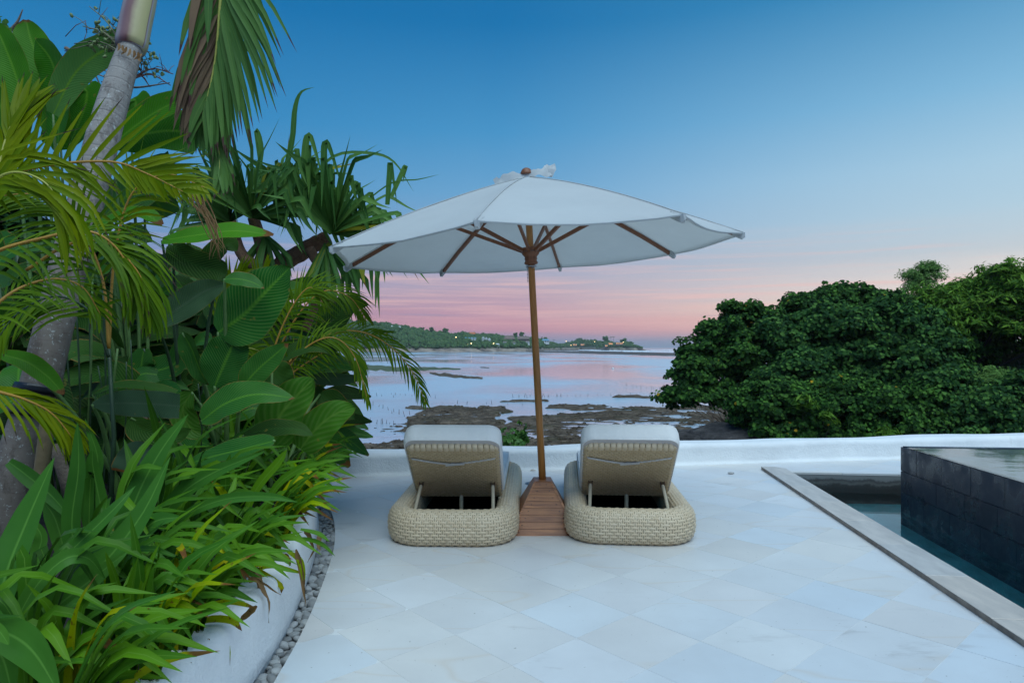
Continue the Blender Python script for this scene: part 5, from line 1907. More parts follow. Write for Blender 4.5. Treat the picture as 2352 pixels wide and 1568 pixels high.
def leafy(name, label, cat, lobes, mat, size, n_clump, per, cr, seed, base, limbs=6, shape='round', group=None, core=True, rough=0.3, fill=0.15, trunk_r=0.10):
    bz = Vector(base)
    t_ = thing(name, bz, label, cat, group)
    rb = random.Random(seed + 99)
    extra = []
    if n_clump > 150 and name != 'dark_gap_fill':                      # uneven upright heads along the top of every lobe
        for l in lobes:
            for k in range(5):
                a = R(rb.uniform(20, 160))
                s_ = rb.uniform(0.22, 0.40)
                q_ = rb.uniform(0.78, 0.98)
                extra.append((l[0] + math.cos(a) * l[3] * q_, l[1] - rb.uniform(-0.3, 0.6) * l[4], l[2] + math.sin(a) * l[5] * q_, l[3] * s_, l[4] * s_, l[5] * s_ * rb.uniform(1.0, 1.5)))
        n_clump = int(n_clump * 1.35)
    C, Nn = crown_points(list(lobes) + extra, n_clump, per, cr, seed, rough, fill)
    V, Fq = leaves_mesh(C, Nn, size, shape, seed)
    o = obj('crown', V, Fq, mat, t_, False, None, True)
    tag(o, kind='stuff')
    r2 = random.Random(seed)
    fork = bz.lerp(Vector(lobes[0][:3]), 0.35)
    tube('trunk', [bz - Vector((0, 0, 0.4)), bz.lerp(fork, 0.5) + Vector((r2.uniform(-.1, .1), 0, 0)), fork], [trunk_r * 1.2, trunk_r, trunk_r * 0.8], M['bark_dark'], t_, 8)
    for k in range(limbs):
        l = lobes[k % len(lobes)]
        e = Vector(l[:3]) + Vector((r2.uniform(-0.6, 0.6) * l[3], r2.uniform(-0.6, 0.6) * l[4], r2.uniform(-0.2, 0.75) * l[5]))
        mid = fork.lerp(e, 0.5) + Vector((r2.uniform(-.3, .3), r2.uniform(-.3, .3), r2.uniform(-.1, .3)))
        pts = catmull([fork, mid, e], 8)
        tube('limb', pts, [trunk_r * 0.55 * (1 - 0.8 * i / 8) for i in range(9)], M['bark_dark'], t_, 6)
    return t_


KD = 2.3


def lobe(x, y, D, rx, rz, ry=None):
    """lobe given by picture column, row and distance; radii in picture pixels"""
    if D > 12: D *= KD
    p = P(x, y, D)
    a, c_ = rx * D / FX, rz * D / FX
    return (p.x, p.y, p.z, a, (ry or (a + c_) / 2), c_)


# sea hibiscus nearest the water, with a loose left edge
def base_at(x, D):
    X = (x - 1176) / FX * D * KD
    return (X, D * KD, slope_z(X, D * KD))


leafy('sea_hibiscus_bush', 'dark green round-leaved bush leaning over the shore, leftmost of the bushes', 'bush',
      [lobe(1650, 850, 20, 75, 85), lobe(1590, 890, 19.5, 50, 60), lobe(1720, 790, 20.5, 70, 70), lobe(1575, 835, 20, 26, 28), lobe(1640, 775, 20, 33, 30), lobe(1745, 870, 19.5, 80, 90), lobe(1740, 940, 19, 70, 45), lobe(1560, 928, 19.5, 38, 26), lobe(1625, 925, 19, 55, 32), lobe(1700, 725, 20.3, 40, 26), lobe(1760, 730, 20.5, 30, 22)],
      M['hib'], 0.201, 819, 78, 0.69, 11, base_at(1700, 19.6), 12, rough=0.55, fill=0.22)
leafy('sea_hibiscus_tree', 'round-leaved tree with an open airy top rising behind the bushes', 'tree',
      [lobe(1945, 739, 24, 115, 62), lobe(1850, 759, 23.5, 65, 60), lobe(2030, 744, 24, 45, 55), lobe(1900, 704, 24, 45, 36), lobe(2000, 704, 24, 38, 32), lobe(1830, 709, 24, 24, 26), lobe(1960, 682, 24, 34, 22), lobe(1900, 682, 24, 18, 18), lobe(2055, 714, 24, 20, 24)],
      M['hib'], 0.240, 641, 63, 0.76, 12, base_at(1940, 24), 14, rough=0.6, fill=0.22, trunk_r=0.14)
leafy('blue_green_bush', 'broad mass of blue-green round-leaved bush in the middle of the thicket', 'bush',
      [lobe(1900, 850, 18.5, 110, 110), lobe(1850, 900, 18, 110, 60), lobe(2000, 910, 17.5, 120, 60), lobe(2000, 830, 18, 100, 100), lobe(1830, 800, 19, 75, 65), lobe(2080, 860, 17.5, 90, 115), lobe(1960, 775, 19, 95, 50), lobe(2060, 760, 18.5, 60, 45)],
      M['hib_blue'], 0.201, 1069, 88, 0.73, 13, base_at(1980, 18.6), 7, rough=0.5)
leafy('round_leaf_bush', 'low dark round-leaved bush with yellow fallen leaves just over the white wall', 'bush',
      [lobe(1800, 950, 17, 110, 60), lobe(1930, 955, 16.5, 100, 65), lobe(2060, 965, 16, 95, 65), lobe(1740, 985, 17.5, 60, 34), lobe(1860, 1005, 16.5, 120, 30), lobe(2010, 1005, 16, 120, 30)],
      M['hib'], 0.181, 926, 84, 0.64, 14, base_at(1900, 17), 5, rough=0.45)
leafy('bright_green_tree', 'tree with drooping bright yellow-green leaves at the right edge of the picture', 'tree',
      [lobe(2210, 751, 20, 85, 90), lobe(2300, 731, 19.5, 75, 95), lobe(2160, 786, 20, 55, 70), lobe(2370, 741, 19, 80, 105), lobe(2200, 694, 20.5, 45, 34), lobe(2130, 751, 20.5, 38, 50), lobe(2275, 681, 20, 38, 32), lobe(2345, 676, 20, 40, 40), lobe(2240, 676, 20.3, 20, 18), lobe(2480, 766, 19, 110, 110), lobe(2620, 806, 19, 120, 120)],
      M['bright'], 0.331, 1069, 52, 0.84, 15, base_at(2240, 20), 10, 'long', rough=0.5, trunk_r=0.18)
leafy('dark_thicket_bush', 'dark inner foliage bush standing under the bright-leaved tree', 'bush',
      [lobe(2170, 830, 20.5, 90, 80), lobe(2240, 790, 21.5, 100, 60), lobe(2120, 900, 19, 70, 70)],
      M['hib'], 0.220, 570, 78, 0.76, 16, base_at(2200, 21), 4, rough=0.45)
leafy('low_thicket_bush', 'low dark bush behind the raised black pool, right part of the thicket', 'bush',
      [lobe(2190, 940, 16, 90, 75), lobe(2290, 960, 15.5, 90, 55), lobe(2390, 940, 15.5, 80, 70), lobe(2120, 975, 16, 70, 45), lobe(2250, 1000, 15.5, 140, 28), lobe(2520, 960, 15, 120, 80), lobe(2700, 950, 15, 120, 90)],
      M['hib_blue'], 0.170, 962, 78, 0.64, 17, base_at(2250, 15.6), 5, rough=0.5)
leafy('light_shrub', 'lighter green feathery shrub in front of the grassy slope at the right edge', 'shrub',
      [lobe(2290, 895, 17, 80, 34), lobe(2370, 905, 16.8, 60, 40)],
      M['thin'], 0.150, 399, 67, 0.56, 18, base_at(2330, 17), 4, 'long', rough=0.5)
leafy('airy_tree', 'thin airy tree with fine pale leaves showing the sky between its boughs', 'tree',
      [lobe(2122, 650, 28, 32, 34), lobe(2100, 695, 28, 24, 45), lobe(2138, 625, 28, 20, 16), lobe(2088, 640, 28, 12, 16), lobe(2112, 730, 28, 26, 40)],
      M['thin'], 0.240, 234, 42, 0.84, 19, base_at(2125, 28), 12, 'long', rough=0.7, fill=0.4)
# young bright sprigs poking out of the dark bush
for (x, y, D, s_, lb) in ((1975, 800, 17.6, 26, 'sprig of bright young leaves high in the blue-green bush'), (1910, 965, 15.4, 24, 'bright sprig low in the thicket above the white wall'), (2040, 1000, 14.8, 22, 'bright sprig just over the wall beside the black pool'), (1850, 930, 15.8, 20, 'small bright sprig between the two round-leaved bushes')):
    leafy('young_sprig', lb, 'sprig', [lobe(x, y, D, s_, s_ * 0.8)], M['bright'], 0.36, 12, 14, 0.30, int(x), tuple(P(x, y, D * KD) + Vector((0, 0.5, -0.9))), 2, 'long', 'bright sprigs in the thicket', trunk_r=0.02)

# bare twigs and roots under the left bush, dark shore rocks
tw = thing('bare_branch_tangle', base_at(1700, 18), 'tangle of bare grey branches under the leftmost bush', 'branches')
for k in range(60):
    a = P(random.uniform(1655, 1745), random.uniform(985, 1012), random.uniform(41, 43))
    b = P(random.uniform(1585, 1770), random.uniform(915, 975), random.uniform(40, 44))
    mid = a.lerp(b, 0.5) + Vector((random.uniform(-.5, .5), random.uniform(-.3, .3), random.uniform(-0.25, .2)))
    tube('twig', catmull([a, mid, b], 7), [0.06 * (1 - 0.75 * i / 7) * random.uniform(0.5, 1.1) for i in range(8)], M['bark'], tw, 5)
for k, (x, y, D, sx, sz, lb) in enumerate(((1640, 1003, 41, 3.0, 0.8, 'dark jagged shore rock under the branch tangle, left one'), (1720, 1010, 40, 3.4, 1.1, 'dark jagged shore rock under the branch tangle, right one'), (1590, 1008, 42, 2.0, 0.5, 'low dark shore rock at the tip of the leaning bush'))):
    V = IV.copy()
    for i in range(len(V)):
        V[i] *= 1 + 0.55 * noise.noise(Vector(V[i]) * 1.9 + Vector((k * 9, 0, 0))) + 0.2 * noise.noise(Vector(V[i]) * 5)
    V = V * np.array([sx, sx * 0.8, sz])
    o = link('shore_rock', mesh_data('shore_rock', V, IF, M['rock'], False), None, P(x, y, D) - Vector((0, 0, 0.1)))
    tag(o, lb, 'rock')
# grassy slope behind the shrubs at the far right
C = []
for k in range(26000):
    x = random.uniform(26, 74); y = random.uniform(31, 62)
    C.append((x, y, slope_z(x, y) + 0.15))
C = np.array(C)
Nn = rng.normal(size=(len(C), 3)); Nn[:, 2] *= 0.2
V, Fq = leaves_mesh(C, Nn, 0.8, 'long', 4)
tag(obj('slope_grass', V, Fq, M['grass'], None, False), 'pale green grass with white flowers on the slope behind the thicket', 'grass', kind='stuff')

# little green shrub over the wall between the loungers
def wall_shrub(pts, lb, mat, size, sh, nm):
    return leafy(nm, lb, 'shrub', [lobe(*p_) for p_ in pts], mat, size, 34, 26, 0.05, int(pts[0][0]), (P(*pts[0][:3]).x, P(*pts[0][:3]).y + 0.3, slope_z(P(*pts[0][:3]).x, P(*pts[0][:3]).y + 0.3)), 4, sh, trunk_r=0.03)
wall_shrub([(1172, 1012, 8.4, 18, 16), (1158, 1018, 8.4, 8, 8), (1190, 1020, 8.4, 14, 7)], 'small bright green shrub topping the wall just left of the parasol pole, left half', M['shrub'], 0.045, 'round', 'small_shrub')
wall_shrub([(1196, 1006, 8.5, 13, 15), (1204, 1016, 8.5, 8, 9)], 'small dark feathery shrub topping the wall just left of the parasol pole, right half', M['hib'], 0.05, 'long', 'small_shrub')

# added dark leaf mass standing in for shade in the gaps of the left bed
leafy('dark_gap_fill', 'added mass of near-black leaves painting shade into gaps behind the large leaves', 'leaf mass',
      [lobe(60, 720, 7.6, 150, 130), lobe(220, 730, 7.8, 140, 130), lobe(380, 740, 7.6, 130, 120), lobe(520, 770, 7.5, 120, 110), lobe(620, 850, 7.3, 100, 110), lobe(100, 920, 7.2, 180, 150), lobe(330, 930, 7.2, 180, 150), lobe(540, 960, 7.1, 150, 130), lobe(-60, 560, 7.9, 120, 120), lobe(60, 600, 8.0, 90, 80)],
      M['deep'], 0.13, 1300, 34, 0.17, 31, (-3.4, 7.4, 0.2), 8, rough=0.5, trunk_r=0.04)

# ---- sea air
hz = MB()
hz.box((1500, 5040, 40.0), (21200, 10120, 100.0))
m, t = new_mat('sea_haze')
t.add('ShaderNodeOutputMaterial', {'Volume': t.add('ShaderNodeVolumePrincipled', {'Color': (0.94, 0.97, 1.0, 1), 'Density': 0.00010, 'Anisotropy': 0.2}).outputs[0]})
hzo = hz.build('haze', m)
tag(hzo, kind='stuff')

# ================================================================== PLANTS ON THE LEFT
SOIL = 0.235


def px(D, n):
    """n picture pixels at distance D in metres"""
    return n * D / FX


def path(pts, D):
    """picture points; D one distance or one per point"""
    if not hasattr(D, '__len__'): D = [D] * len(pts)
    Ds = np.interp(np.linspace(0, 1, len(pts)), np.linspace(0, 1, len(D)), D)
    return [P(x, y, d) for (x, y), d in zip(pts, Ds)]


# ---- main palm: leaning ringed trunk
PT = [((-8, 1265), 3.30), ((30, 1090), 3.36), ((88, 900), 3.45), ((112, 800), 3.5), ((160, 600), 3.62), ((196, 470), 3.72), ((238, 310), 3.85), ((270, 200), 3.95), ((300, 110), 4.05)]
palm = thing('palm_tree', P(-8, 1265, 3.3), 'tall palm with a grey ringed leaning trunk and a purple and yellow crownshaft', 'palm tree')
pts = catmull([P(x, y, D) for (x, y), D in PT], 60)
wpx = [86, 84, 80, 78, 75, 72, 68, 60, 50]
rad = [px(p.y, np.interp(i / 60, np.linspace(0, 1, 9), wpx)) / 2 * (1 + 0.018 * noise.noise(p * 6)) for i, p in enumerate(pts)]
tube('trunk', pts, rad, M['palm_trunk'], palm, 28)
pts = catmull([P(300, 112, 4.05), P(312, 50, 4.1), P(332, -40, 4.18), P(350, -130, 4.25), P(362, -190, 4.3)], 20)
tube('crownshaft', pts, [px(p.y, w_) / 2 for p, w_ in zip(pts, np.interp(np.linspace(0, 1, 21), [0, 0.05, 0.35, 0.7, 1], [62, 68, 66, 54, 30]))], M['crownshaft'], palm, 24)
# torn sheath where the shaft meets the trunk
for k in range(7):
    a = P(272 + k * 9, 100 + k * 4, 3.93)
    blade('sheath_shred', [a, a + Vector((random.uniform(-.02, .02), -0.01, -0.03)), a + Vector((random.uniform(-.03, .03), -0.01, -0.05))], 0.018, M['dead'], palm, seg=4, cross=1)
for yb, lb in ((893, 0), (947, 0)):
    tcen = catmull([P(x, y, D) for (x, y), D in PT], 200)
    i = min(range(len(tcen)), key=lambda q: abs((797 + (CAM_H - tcen[q].z) * FX / tcen[q].y) - yb))
    c_, d_ = tcen[i], (tcen[i + 1] - tcen[i - 1]).normalized()
    r_ = px(c_.y, 98) / 2
    tube('strap_band', [c_ - d_ * 0.022, c_ - d_ * 0.007, c_ + d_ * 0.007, c_ + d_ * 0.022], [r_, r_ + 0.004, r_ + 0.003, r_], M['black'], palm, 24)


def frond(parent, rach, n_, length, wd, mat, side_up=(0, 0, 1), ang=(70, 30), droop=0.4, start=0.12, rmat=None, rr_=0.012, both=True, flip=1, lmul=None, jit=0.12, name='frond', twist=0.0, mats=None, lift=0.0):
    """palm frond: a stalk with single leaflets as its children"""
    c_ = catmull(rach, 40)
    V, Fc, uv = tube_geo(c_, [rr_ * (1 - 0.75 * i / 40) for i in range(41)], 7)
    fr = obj(name, V, Fc, rmat or M['rachis'], parent, True, uv, True)
    U0 = Vector(side_up)
    for k in range(n_):
        f_ = start + (1 - start) * (k + 0.5) / n_
        i = f_ * 40
        a = int(min(i, 39)); p = c_[a].lerp(c_[min(a + 1, 40)], i - a)
        t_ = (c_[min(a + 1, 40)] - c_[max(a - 1, 0)]).normalized()
        up = (U0 - t_ * U0.dot(t_)).normalized()
        s0 = t_.cross(up)
        for sg in ((-1, 1) if both else (flip,)):
            al = R(ang[0] + (ang[1] - ang[0]) * f_ + random.uniform(-6, 6))
            ln = length * (math.sin(math.pi * min(1, 0.22 + 0.74 * f_)) ** 0.6) * random.uniform(1 - jit, 1 + jit)
            if lmul: ln *= lmul(sg, f_)
            d = t_ * math.cos(al) + s0 * sg * math.sin(al) + up * (random.uniform(-0.08, 0.10) + lift)
            d.normalize()
            q1 = p + d * ln * 0.5 + Vector((0, 0, -droop * ln * 0.16))
            q2 = p + d * ln * 0.92 + Vector((0, 0, -droop * ln * 0.62))
            q2 = p + (q2 - p) * (ln / max(1e-6, (q2 - p).length))
            mt = mat if not mats else random.choice(mats)
            blade('leaflet', [p, q1, q2], wd * random.uniform(0.85, 1.1), mt, fr, nrm=up + Vector((0, 0, 0.05)), prof='leaflet', fold=0.35, seg=5, cross=1, twist=random.uniform(-0.4, 0.4) + twist)
    return fr


# hanging frond of the palm, its left side dried brown
hf = [P(372, -190, 4.3), P(470, -190, 4.35), P(505, -60, 4.4), P(503, 40, 4.42), P(492, 150, 4.45), P(470, 250, 4.45)]
frond(palm, hf, 44, 0.86, 0.046, M['coco'], (0.12, -1, 0.1), (36, 12), 0.50, 0.26, M['rachis_y'], 0.017, both=False, flip=-1, jit=0.1)
frond(palm, [p + Vector((-0.01, 0.03, 0)) for p in hf], 44, 0.78, 0.066, M['coco_dead'], (0.12, -1, 0.1), (38, 20), 0.70, 0.24, M['rachis_y'], 0.010, both=False, flip=1, mats=[M['coco_dead'], M['coco_dead'], M['coco']])
frond(palm, [P(455, 120, 4.55), P(470, 240, 4.55), P(500, 330, 4.55), P(505, 400, 4.5)], 16, 0.42, 0.045, M['coco'], (0, -1, 0.1), (22, 10), 0.8, 0.02, M['rachis_y'], 0.010)
# other fronds rise out of the picture
for (dx, dy, dz) in ((-1.6, 0.3, 1.0), (1.4, 1.2, 1.2), (-0.4, 1.9, 0.9)):
    b_ = P(362, -190, 4.3)
    frond(palm, [b_, b_ + Vector((dx * .4, dy * .4, dz)), b_ + Vector((dx, dy, dz * 1.15)), b_ + Vector((dx * 1.5, dy * 1.5, dz * 0.5))], 20, 0.7, 0.05, M['coco'], (0, 0, 1), (65, 30), 0.8, 0.15, M['rachis_y'], 0.016)
# flower stalk with green fruit


def spray(root, tips, fruit, parent, mat, seed):
    r2 = random.Random(seed)
    for tip in tips:
        mid = root.lerp(tip, 0.5) + Vector((0, 0, 0.05))
        c_ = catmull([root, mid, tip], 8)
        tube('fruit_stalk', c_, [0.0065 * (1 - 0.6 * i / 8) for i in range(9)], mat, parent, 5)
        for k in range(7):
            i = 2 + r2.randrange(6)
            p = c_[i]
            d = Vector((r2.uniform(-1, 1), r2.uniform(-0.4, 0.4), r2.uniform(-0.6, 1))).normalized()
            e = p + d * r2.uniform(0.05, 0.13)
            tube('fruit_twig', [p, p.lerp(e, 0.5) + Vector((0, 0, 0.01)), e], [0.0026, 0.002, 0.0014], mat, parent, 4)
            if fruit:
                for q in range(r2.choice((1, 1, 2, 3))):
                    c2 = p.lerp(e, r2.uniform(0.4, 1.0)) + Vector((r2.uniform(-.012, .012), 0, r2.uniform(-.012, .012)))
                    g_ = link('fruit', fruitm, parent, c2 - origin(parent), (r2.uniform(-1, 1), r2.uniform(-1, 1), 0))
                    g_.scale = (0.0105, 0.0105, 0.017)


fruitm = mesh_data('fruit', IV1, IF1, M['fruit'], True)
rt = P(292, 130, 4.1)
spray(rt, [P(205, 15, 4.15), P(190, 60, 4.1), P(170, 100, 4.1), P(165, 112, 4.2), P(215, 75, 4.15), P(255, 55, 4.2), P(262, 85, 4.1)], True, palm, M['twig'], 3)
rt = P(318, 142, 4.1)
spray(rt, [P(345, 125, 4.15), P(338, 178, 4.15), P(325, 160, 4.2)], True, palm, M['twig'], 5)
rt = P(300, 182, 4.12)
spray(rt, [P(398, 170, 4.2), P(392, 196, 4.2), P(345, 200, 4.2)], False, palm, M['twig_red'], 6)

# ---- bare tree behind the left edge
bt_ = thing('bare_tree', P(-30, 900, 6.2), 'thin bare-branched tree with a few small leaves behind the left edge', 'tree')
tube('trunk', path([(-30, 900), (-60, 400), (-30, 60), (0, 120)], 6.2), [0.06, 0.05, 0.03, 0.025], M['bark'], bt_, 8)
for pts in ([(-20, 120), (40, 150), (80, 165), (200, 165), (260, 185)], [(-10, 50), (20, 75), (55, 88)], [(20, 75), (40, 50), (52, 22)], [(150, 110), (200, 140), (235, 205)], [(-5, 175), (30, 210), (60, 230)], [(200, 165), (220, 215), (240, 260)], [(240, 175), (300, 200), (390, 190)]):
    q = path(pts, 6.2)
    tube('branch', catmull(q, 12), [0.018 * (1 - 0.75 * i / 12) for i in range(13)], M['bark'], bt_, 5)
for k in range(26):
    a = P(random.uniform(-10, 260), random.uniform(60, 220), 6.2)
    b = a + Vector((random.uniform(-.2, .25), 0, random.uniform(-.15, .25)))
    tube('twig', [a, a.lerp(b, .5) + Vector((0, 0, .03)), b], [0.005, 0.004, 0.002], M['twig_red'], bt_, 4)
for k in range(9):
    a = P(random.uniform(-12, 18), random.uniform(-15, 80), 5.6)
    blade('leaf', [a, a + Vector((random.uniform(-.04, .1), 0, random.uniform(-.1, .05)))], 0.06, M['banana_pale'], bt_, prof='ovate', seg=6)

# ---- large-leaved plants: leaf lists are (points, width px, distance, material, options)
def big_plant(name, label, cat, base, leaves, group=None, stalk=True, smat='petiole'):
    r_ = thing(name, base, label, cat, group)
    for lf in leaves:
        pts, wd, D, mt = lf[:4]
        kw = dict(nrm=(0.05, -1, 0.35), prof='banana', fold=0.22, seg=18, cross=3, ripple=0.028)
        if len(lf) > 4: kw.update(lf[4])
        st = kw.pop('stalk', stalk)
        q = path(pts, D)
        dm = D if not hasattr(D, '__len__') else sum(D) / len(D)
        lo = blade('leaf', q, px(dm, wd), M[mt], r_, **kw)
        if st:
            b = Vector(base) + Vector((random.uniform(-.05, .05), random.uniform(-.05, .05), 0))
            m_ = b.lerp(q[0], 0.6) + Vector((0, 0, 0.12 * (q[0] - b).length))
            tube('leaf_stalk', catmull([b, m_, q[0]], 10), [0.016 * (1 - 0.55 * i / 10) for i in range(11)], M[smat], r_, 7)
    return r_


big_plant('bird_of_paradise_plant', 'tall plant with upright paddle leaves standing against the sky at top left', 'plant', P(150, 1180, 4.7) * 1.0, [
    ([(140, 345), (108, 190), (72, 95), (60, 46)], 82, 4.6, 'banana', dict(nrm=(0.4, -1, 0.1), fold=0.3)),
    ([(133, 330), (138, 220), (118, 140), (82, 92)], 92, 4.5, 'banana', dict(nrm=(-0.4, -1, 0.1), fold=0.22)),
    ([(122, 262), (175, 165), (250, 110), (346, 66)], 74, 4.3, 'banana_pale', dict(nrm=(0.2, -1, -0.3), fold=0.25)),
    ([(160, 330), (190, 260), (200, 215), (190, 200)], 95, 4.7, 'banana', dict(fold=0.1)),
    ([(62, 260), (35, 170), (8, 100), (-15, 50)], 74, 4.4, 'banana', dict(fold=0.3)),
    ([(20, 330), (0, 240), (-30, 180)], 60, 4.6, 'banana', {}),
    ([(105, 330), (130, 285), (175, 262)], 46, 4.8, 'banana', {}),
])
big_plant('banana_plant', 'banana-like plant with broad light green leaves behind the palm trunk', 'plant', P(330, 1150, 5.0), [
    ([(255, 335), (310, 290), (380, 245), (486, 203)], 78, 4.8, 'banana', dict(nrm=(-0.2, -1, 0.2))),
    ([(240, 330), (320, 310), (400, 300), (466, 318)], 108, 4.9, 'banana', dict(prof='cut', fold=0.1)),
    ([(232, 505), (290, 450), (350, 415), (402, 388)], 115, 4.9, 'banana_pale', dict(fold=0.05, prof='cut')),
    ([(300, 300), (312, 240), (305, 225)], 80, 5.1, 'banana', {}),
    ([(215, 330), (225, 270), (240, 215)], 40, 5.1, 'banana', {}),
    ([(330, 440), (365, 470), (378, 500)], 80, 5.0, 'banana_pale', dict(prof='cut')),
    ([(190, 548), (250, 510), (320, 490), (374, 515)], 62, 4.6, 'banana', dict(nrm=(0, -1, 1.2))),
])
big_plant('banana_plant', 'plant with a wide glossy horizontal leaf under the pandanus', 'plant', P(430, 1130, 4.6), [
    ([(372, 552), (450, 540), (540, 530), (628, 540)], 62, 4.2, 'banana', dict(nrm=(0, -1, 0.9), fold=0.12)),
    ([(360, 742), (420, 700), (470, 668), (516, 652)], 66, 4.1, 'grey_leaf', dict(nrm=(0, -1, -0.3))),
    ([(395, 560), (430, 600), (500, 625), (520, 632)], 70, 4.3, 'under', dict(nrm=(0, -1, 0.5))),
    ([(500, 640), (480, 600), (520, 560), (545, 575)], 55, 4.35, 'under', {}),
    ([(330, 800), (330, 850), (400, 835), (420, 770)], 70, 4.4, 'calathea', dict(fold=0.1)),
], smat='petiole_d')
big_plant('calathea_plant', 'plant with large dark green ribbed oval leaves in the middle of the bed', 'plant', P(520, 1140, 3.9), [
    ([(501, 762), (560, 722), (620, 660), (668, 612)], 150, 3.7, 'calathea', dict(prof='ovate', nrm=(-0.1, -1, 0.15), fold=0.10)),
    ([(516, 640), (548, 640), (580, 648), (607, 662)], 44, 3.6, 'calathea', dict(prof='ovate', nrm=(0, -1, 0.8), fold=0.1)),
    ([(493, 886), (515, 835), (535, 790), (545, 762)], 112, 3.7, 'calathea', dict(prof='ovate', fold=0.12)),
    ([(556, 888), (590, 850), (630, 815), (662, 788)], 62, 3.65, 'calathea', dict(prof='ovate', nrm=(0.1, -1, 0.1), fold=0.2)),
    ([(463, 965), (520, 925), (590, 905), (678, 914)], 92, 3.5, 'calathea', dict(prof='ovate', nrm=(0.1, -1, 0.9), fold=0.15)),
    ([(420, 764), (440, 800), (460, 850), (478, 884)], 58, 3.75, 'calathea', dict(prof='ovate', nrm=(-0.5, -1, 0.1), fold=0.4)),
    ([(630, 1012), (560, 1030), (480, 1050), (424, 1068)], 66, 3.3, 'calathea', dict(prof='ovate', nrm=(0, -1, 1.2))),
    ([(300, 960), (330, 990), (400, 1000), (440, 985)], 60, 3.8, 'under', dict(prof='ovate')),
    ([(560, 1000), (620, 985), (680, 985), (720, 1000)], 50, 3.7, 'under', dict(prof='ovate', nrm=(0, -1, 1))),
    ([(440, 900), (420, 940), (440, 985), (475, 1000)], 62, 3.9, 'alocasia', dict(prof='ovate')),
])
big_plant('torn_leaf_plant', 'plant with one long grey-green leaf showing its underside, bent level beside the palm trunk', 'plant', P(300, 1160, 3.6), [
    ([(212, 928), (280, 925), (350, 927), (413, 932)], 62, 3.35, 'grey_leaf', dict(prof='cut', nrm=(0, -1, -0.05), fold=0.05)),
    ([(214, 905), (270, 885), (340, 888), (402, 905)], 30, 3.45, 'under', dict(prof='cut', nrm=(0, -1, 1.5))),
    ([(360, 1030), (320, 1040), (300, 1060), (290, 1085)], 66, 3.3, 'grey_leaf', dict(prof='cut', nrm=(0.3, -1, 0))),
    ([(395, 1035), (430, 1050), (440, 1075)], 40, 3.35, 'grey_leaf', dict(prof='cut', nrm=(-0.3, -1, 0))),
    ([(0, 812), (60, 830), (110, 865), (146, 905)], 46, 3.2, 'banana', dict(nrm=(0.2, -1, 0.8))),
    ([(470, 1075), (500, 1058), (560, 1052)], 30, 3.4, 'under', {}),
])
big_plant('elephant_ear_plant', 'plant with crinkled heart-shaped leaves at the seaward end of the bed', 'plant', P(640, 1150, 4.2), [
    ([(628, 1022), (640, 960), (680, 910), (722, 868)], 138, 3.9, 'alocasia', dict(prof='heart', nrm=(-0.1, -1, 0.15), fold=0.08, ripple=0.03)),
    ([(690, 1030), (725, 985), (770, 950), (818, 936)], 104, 4.0, 'alocasia', dict(prof='heart', nrm=(0.3, -1, 0.3), fold=0.1, ripple=0.03)),
    ([(625, 840), (645, 870), (665, 900)], 90, 4.3, 'under', dict(prof='heart')),
    ([(640, 830), (690, 800), (740, 795), (770, 812)], 46, 4.4, 'under', dict(nrm=(0, -1, 0.8))),
    ([(735, 905), (770, 930), (815, 962)], 60, 4.6, 'under', dict(prof='ovate')),
    ([(720, 1010), (740, 1060), (770, 1030)], 50, 4.3, 'alocasia', dict(prof='ovate')),
])
big_plant('banana_plant', 'plant with dark teal leaves reaching out over the lagoon at the end of the bed', 'plant', P(690, 1120, 5.2), [
    ([(705, 858), (760, 835), (810, 842), (842, 862)], 44, 5.0, 'calathea', dict(nrm=(0, -1, 1.2), prof='ovate')),
    ([(690, 862), (750, 868), (800, 868), (838, 866)], 36, 5.05, 'grey_leaf', dict(nrm=(0, -1, -0.6), prof='ovate')),
    ([(700, 800), (740, 790), (790, 800)], 40, 5.2, 'grey_leaf', dict(nrm=(0, -1, -0.4))),
    ([(690, 820), (730, 812), (785, 818)], 40, 5.15, 'under', dict(prof='ovate')),
    ([(730, 780), (770, 730), (805, 700), (846, 700)], 66, 5.2, 'under', dict(prof='ovate')),
    ([(640, 660), (690, 670), (728, 690)], 44, 5.3, 'banana_pale', dict(prof='ovate')),
    ([(655, 700), (620, 690), (700, 650), (760, 662)], 40, 5.4, 'under', dict(prof='ovate')),
], smat='petiole_d')

# upright green canes and stems in the shade
cn = thing('cane_clump', P(230, 1180, 3.9), 'clump of thin upright green canes in the shade beside the palm trunk', 'cane clump')
for (x0, y0, x1, y1, w_) in ((190, 1130, 212, 640, 5), (200, 1120, 205, 700, 4), (215, 1140, 270, 800, 5), (238, 1140, 236, 660, 4), (248, 1130, 248, 720, 3), (180, 1100, 175, 700, 4), (262, 1130, 225, 840, 3), (345, 1040, 335, 900, 5), (460, 1060, 455, 880, 3), (300, 1120, 300, 780, 3), (275, 1100, 290, 830, 3), (160, 1100, 150, 760, 4)):
    tube('cane', catmull(path([(x0, y0), ((x0 + x1) / 2 + 6, (y0 + y1) / 2), (x1, y1)], 3.9), 8), px(3.9, w_) / 2 * 1.1, M['petiole_d'] if w_ < 5 else M['petiole'], cn, 6)
sp_ = thing('support_stake', P(92, 1150, 3.1), 'leaning bamboo prop beside the foot of the palm trunk', 'stake')
tube('bamboo_pole', catmull(path([(78, 1180), (95, 1080), (112, 950)], 3.15), 10), 0.032, M['bamboo'], sp_, 10)
sp_ = thing('support_stake', P(325, 1160, 3.9), 'brown wooden post among the leaves under the grey-green leaf', 'post')
tube('post', path([(345, 1160), (330, 1040), (318, 930)], 3.9), [0.045, 0.042, 0.04], M['bark'], sp_, 10)
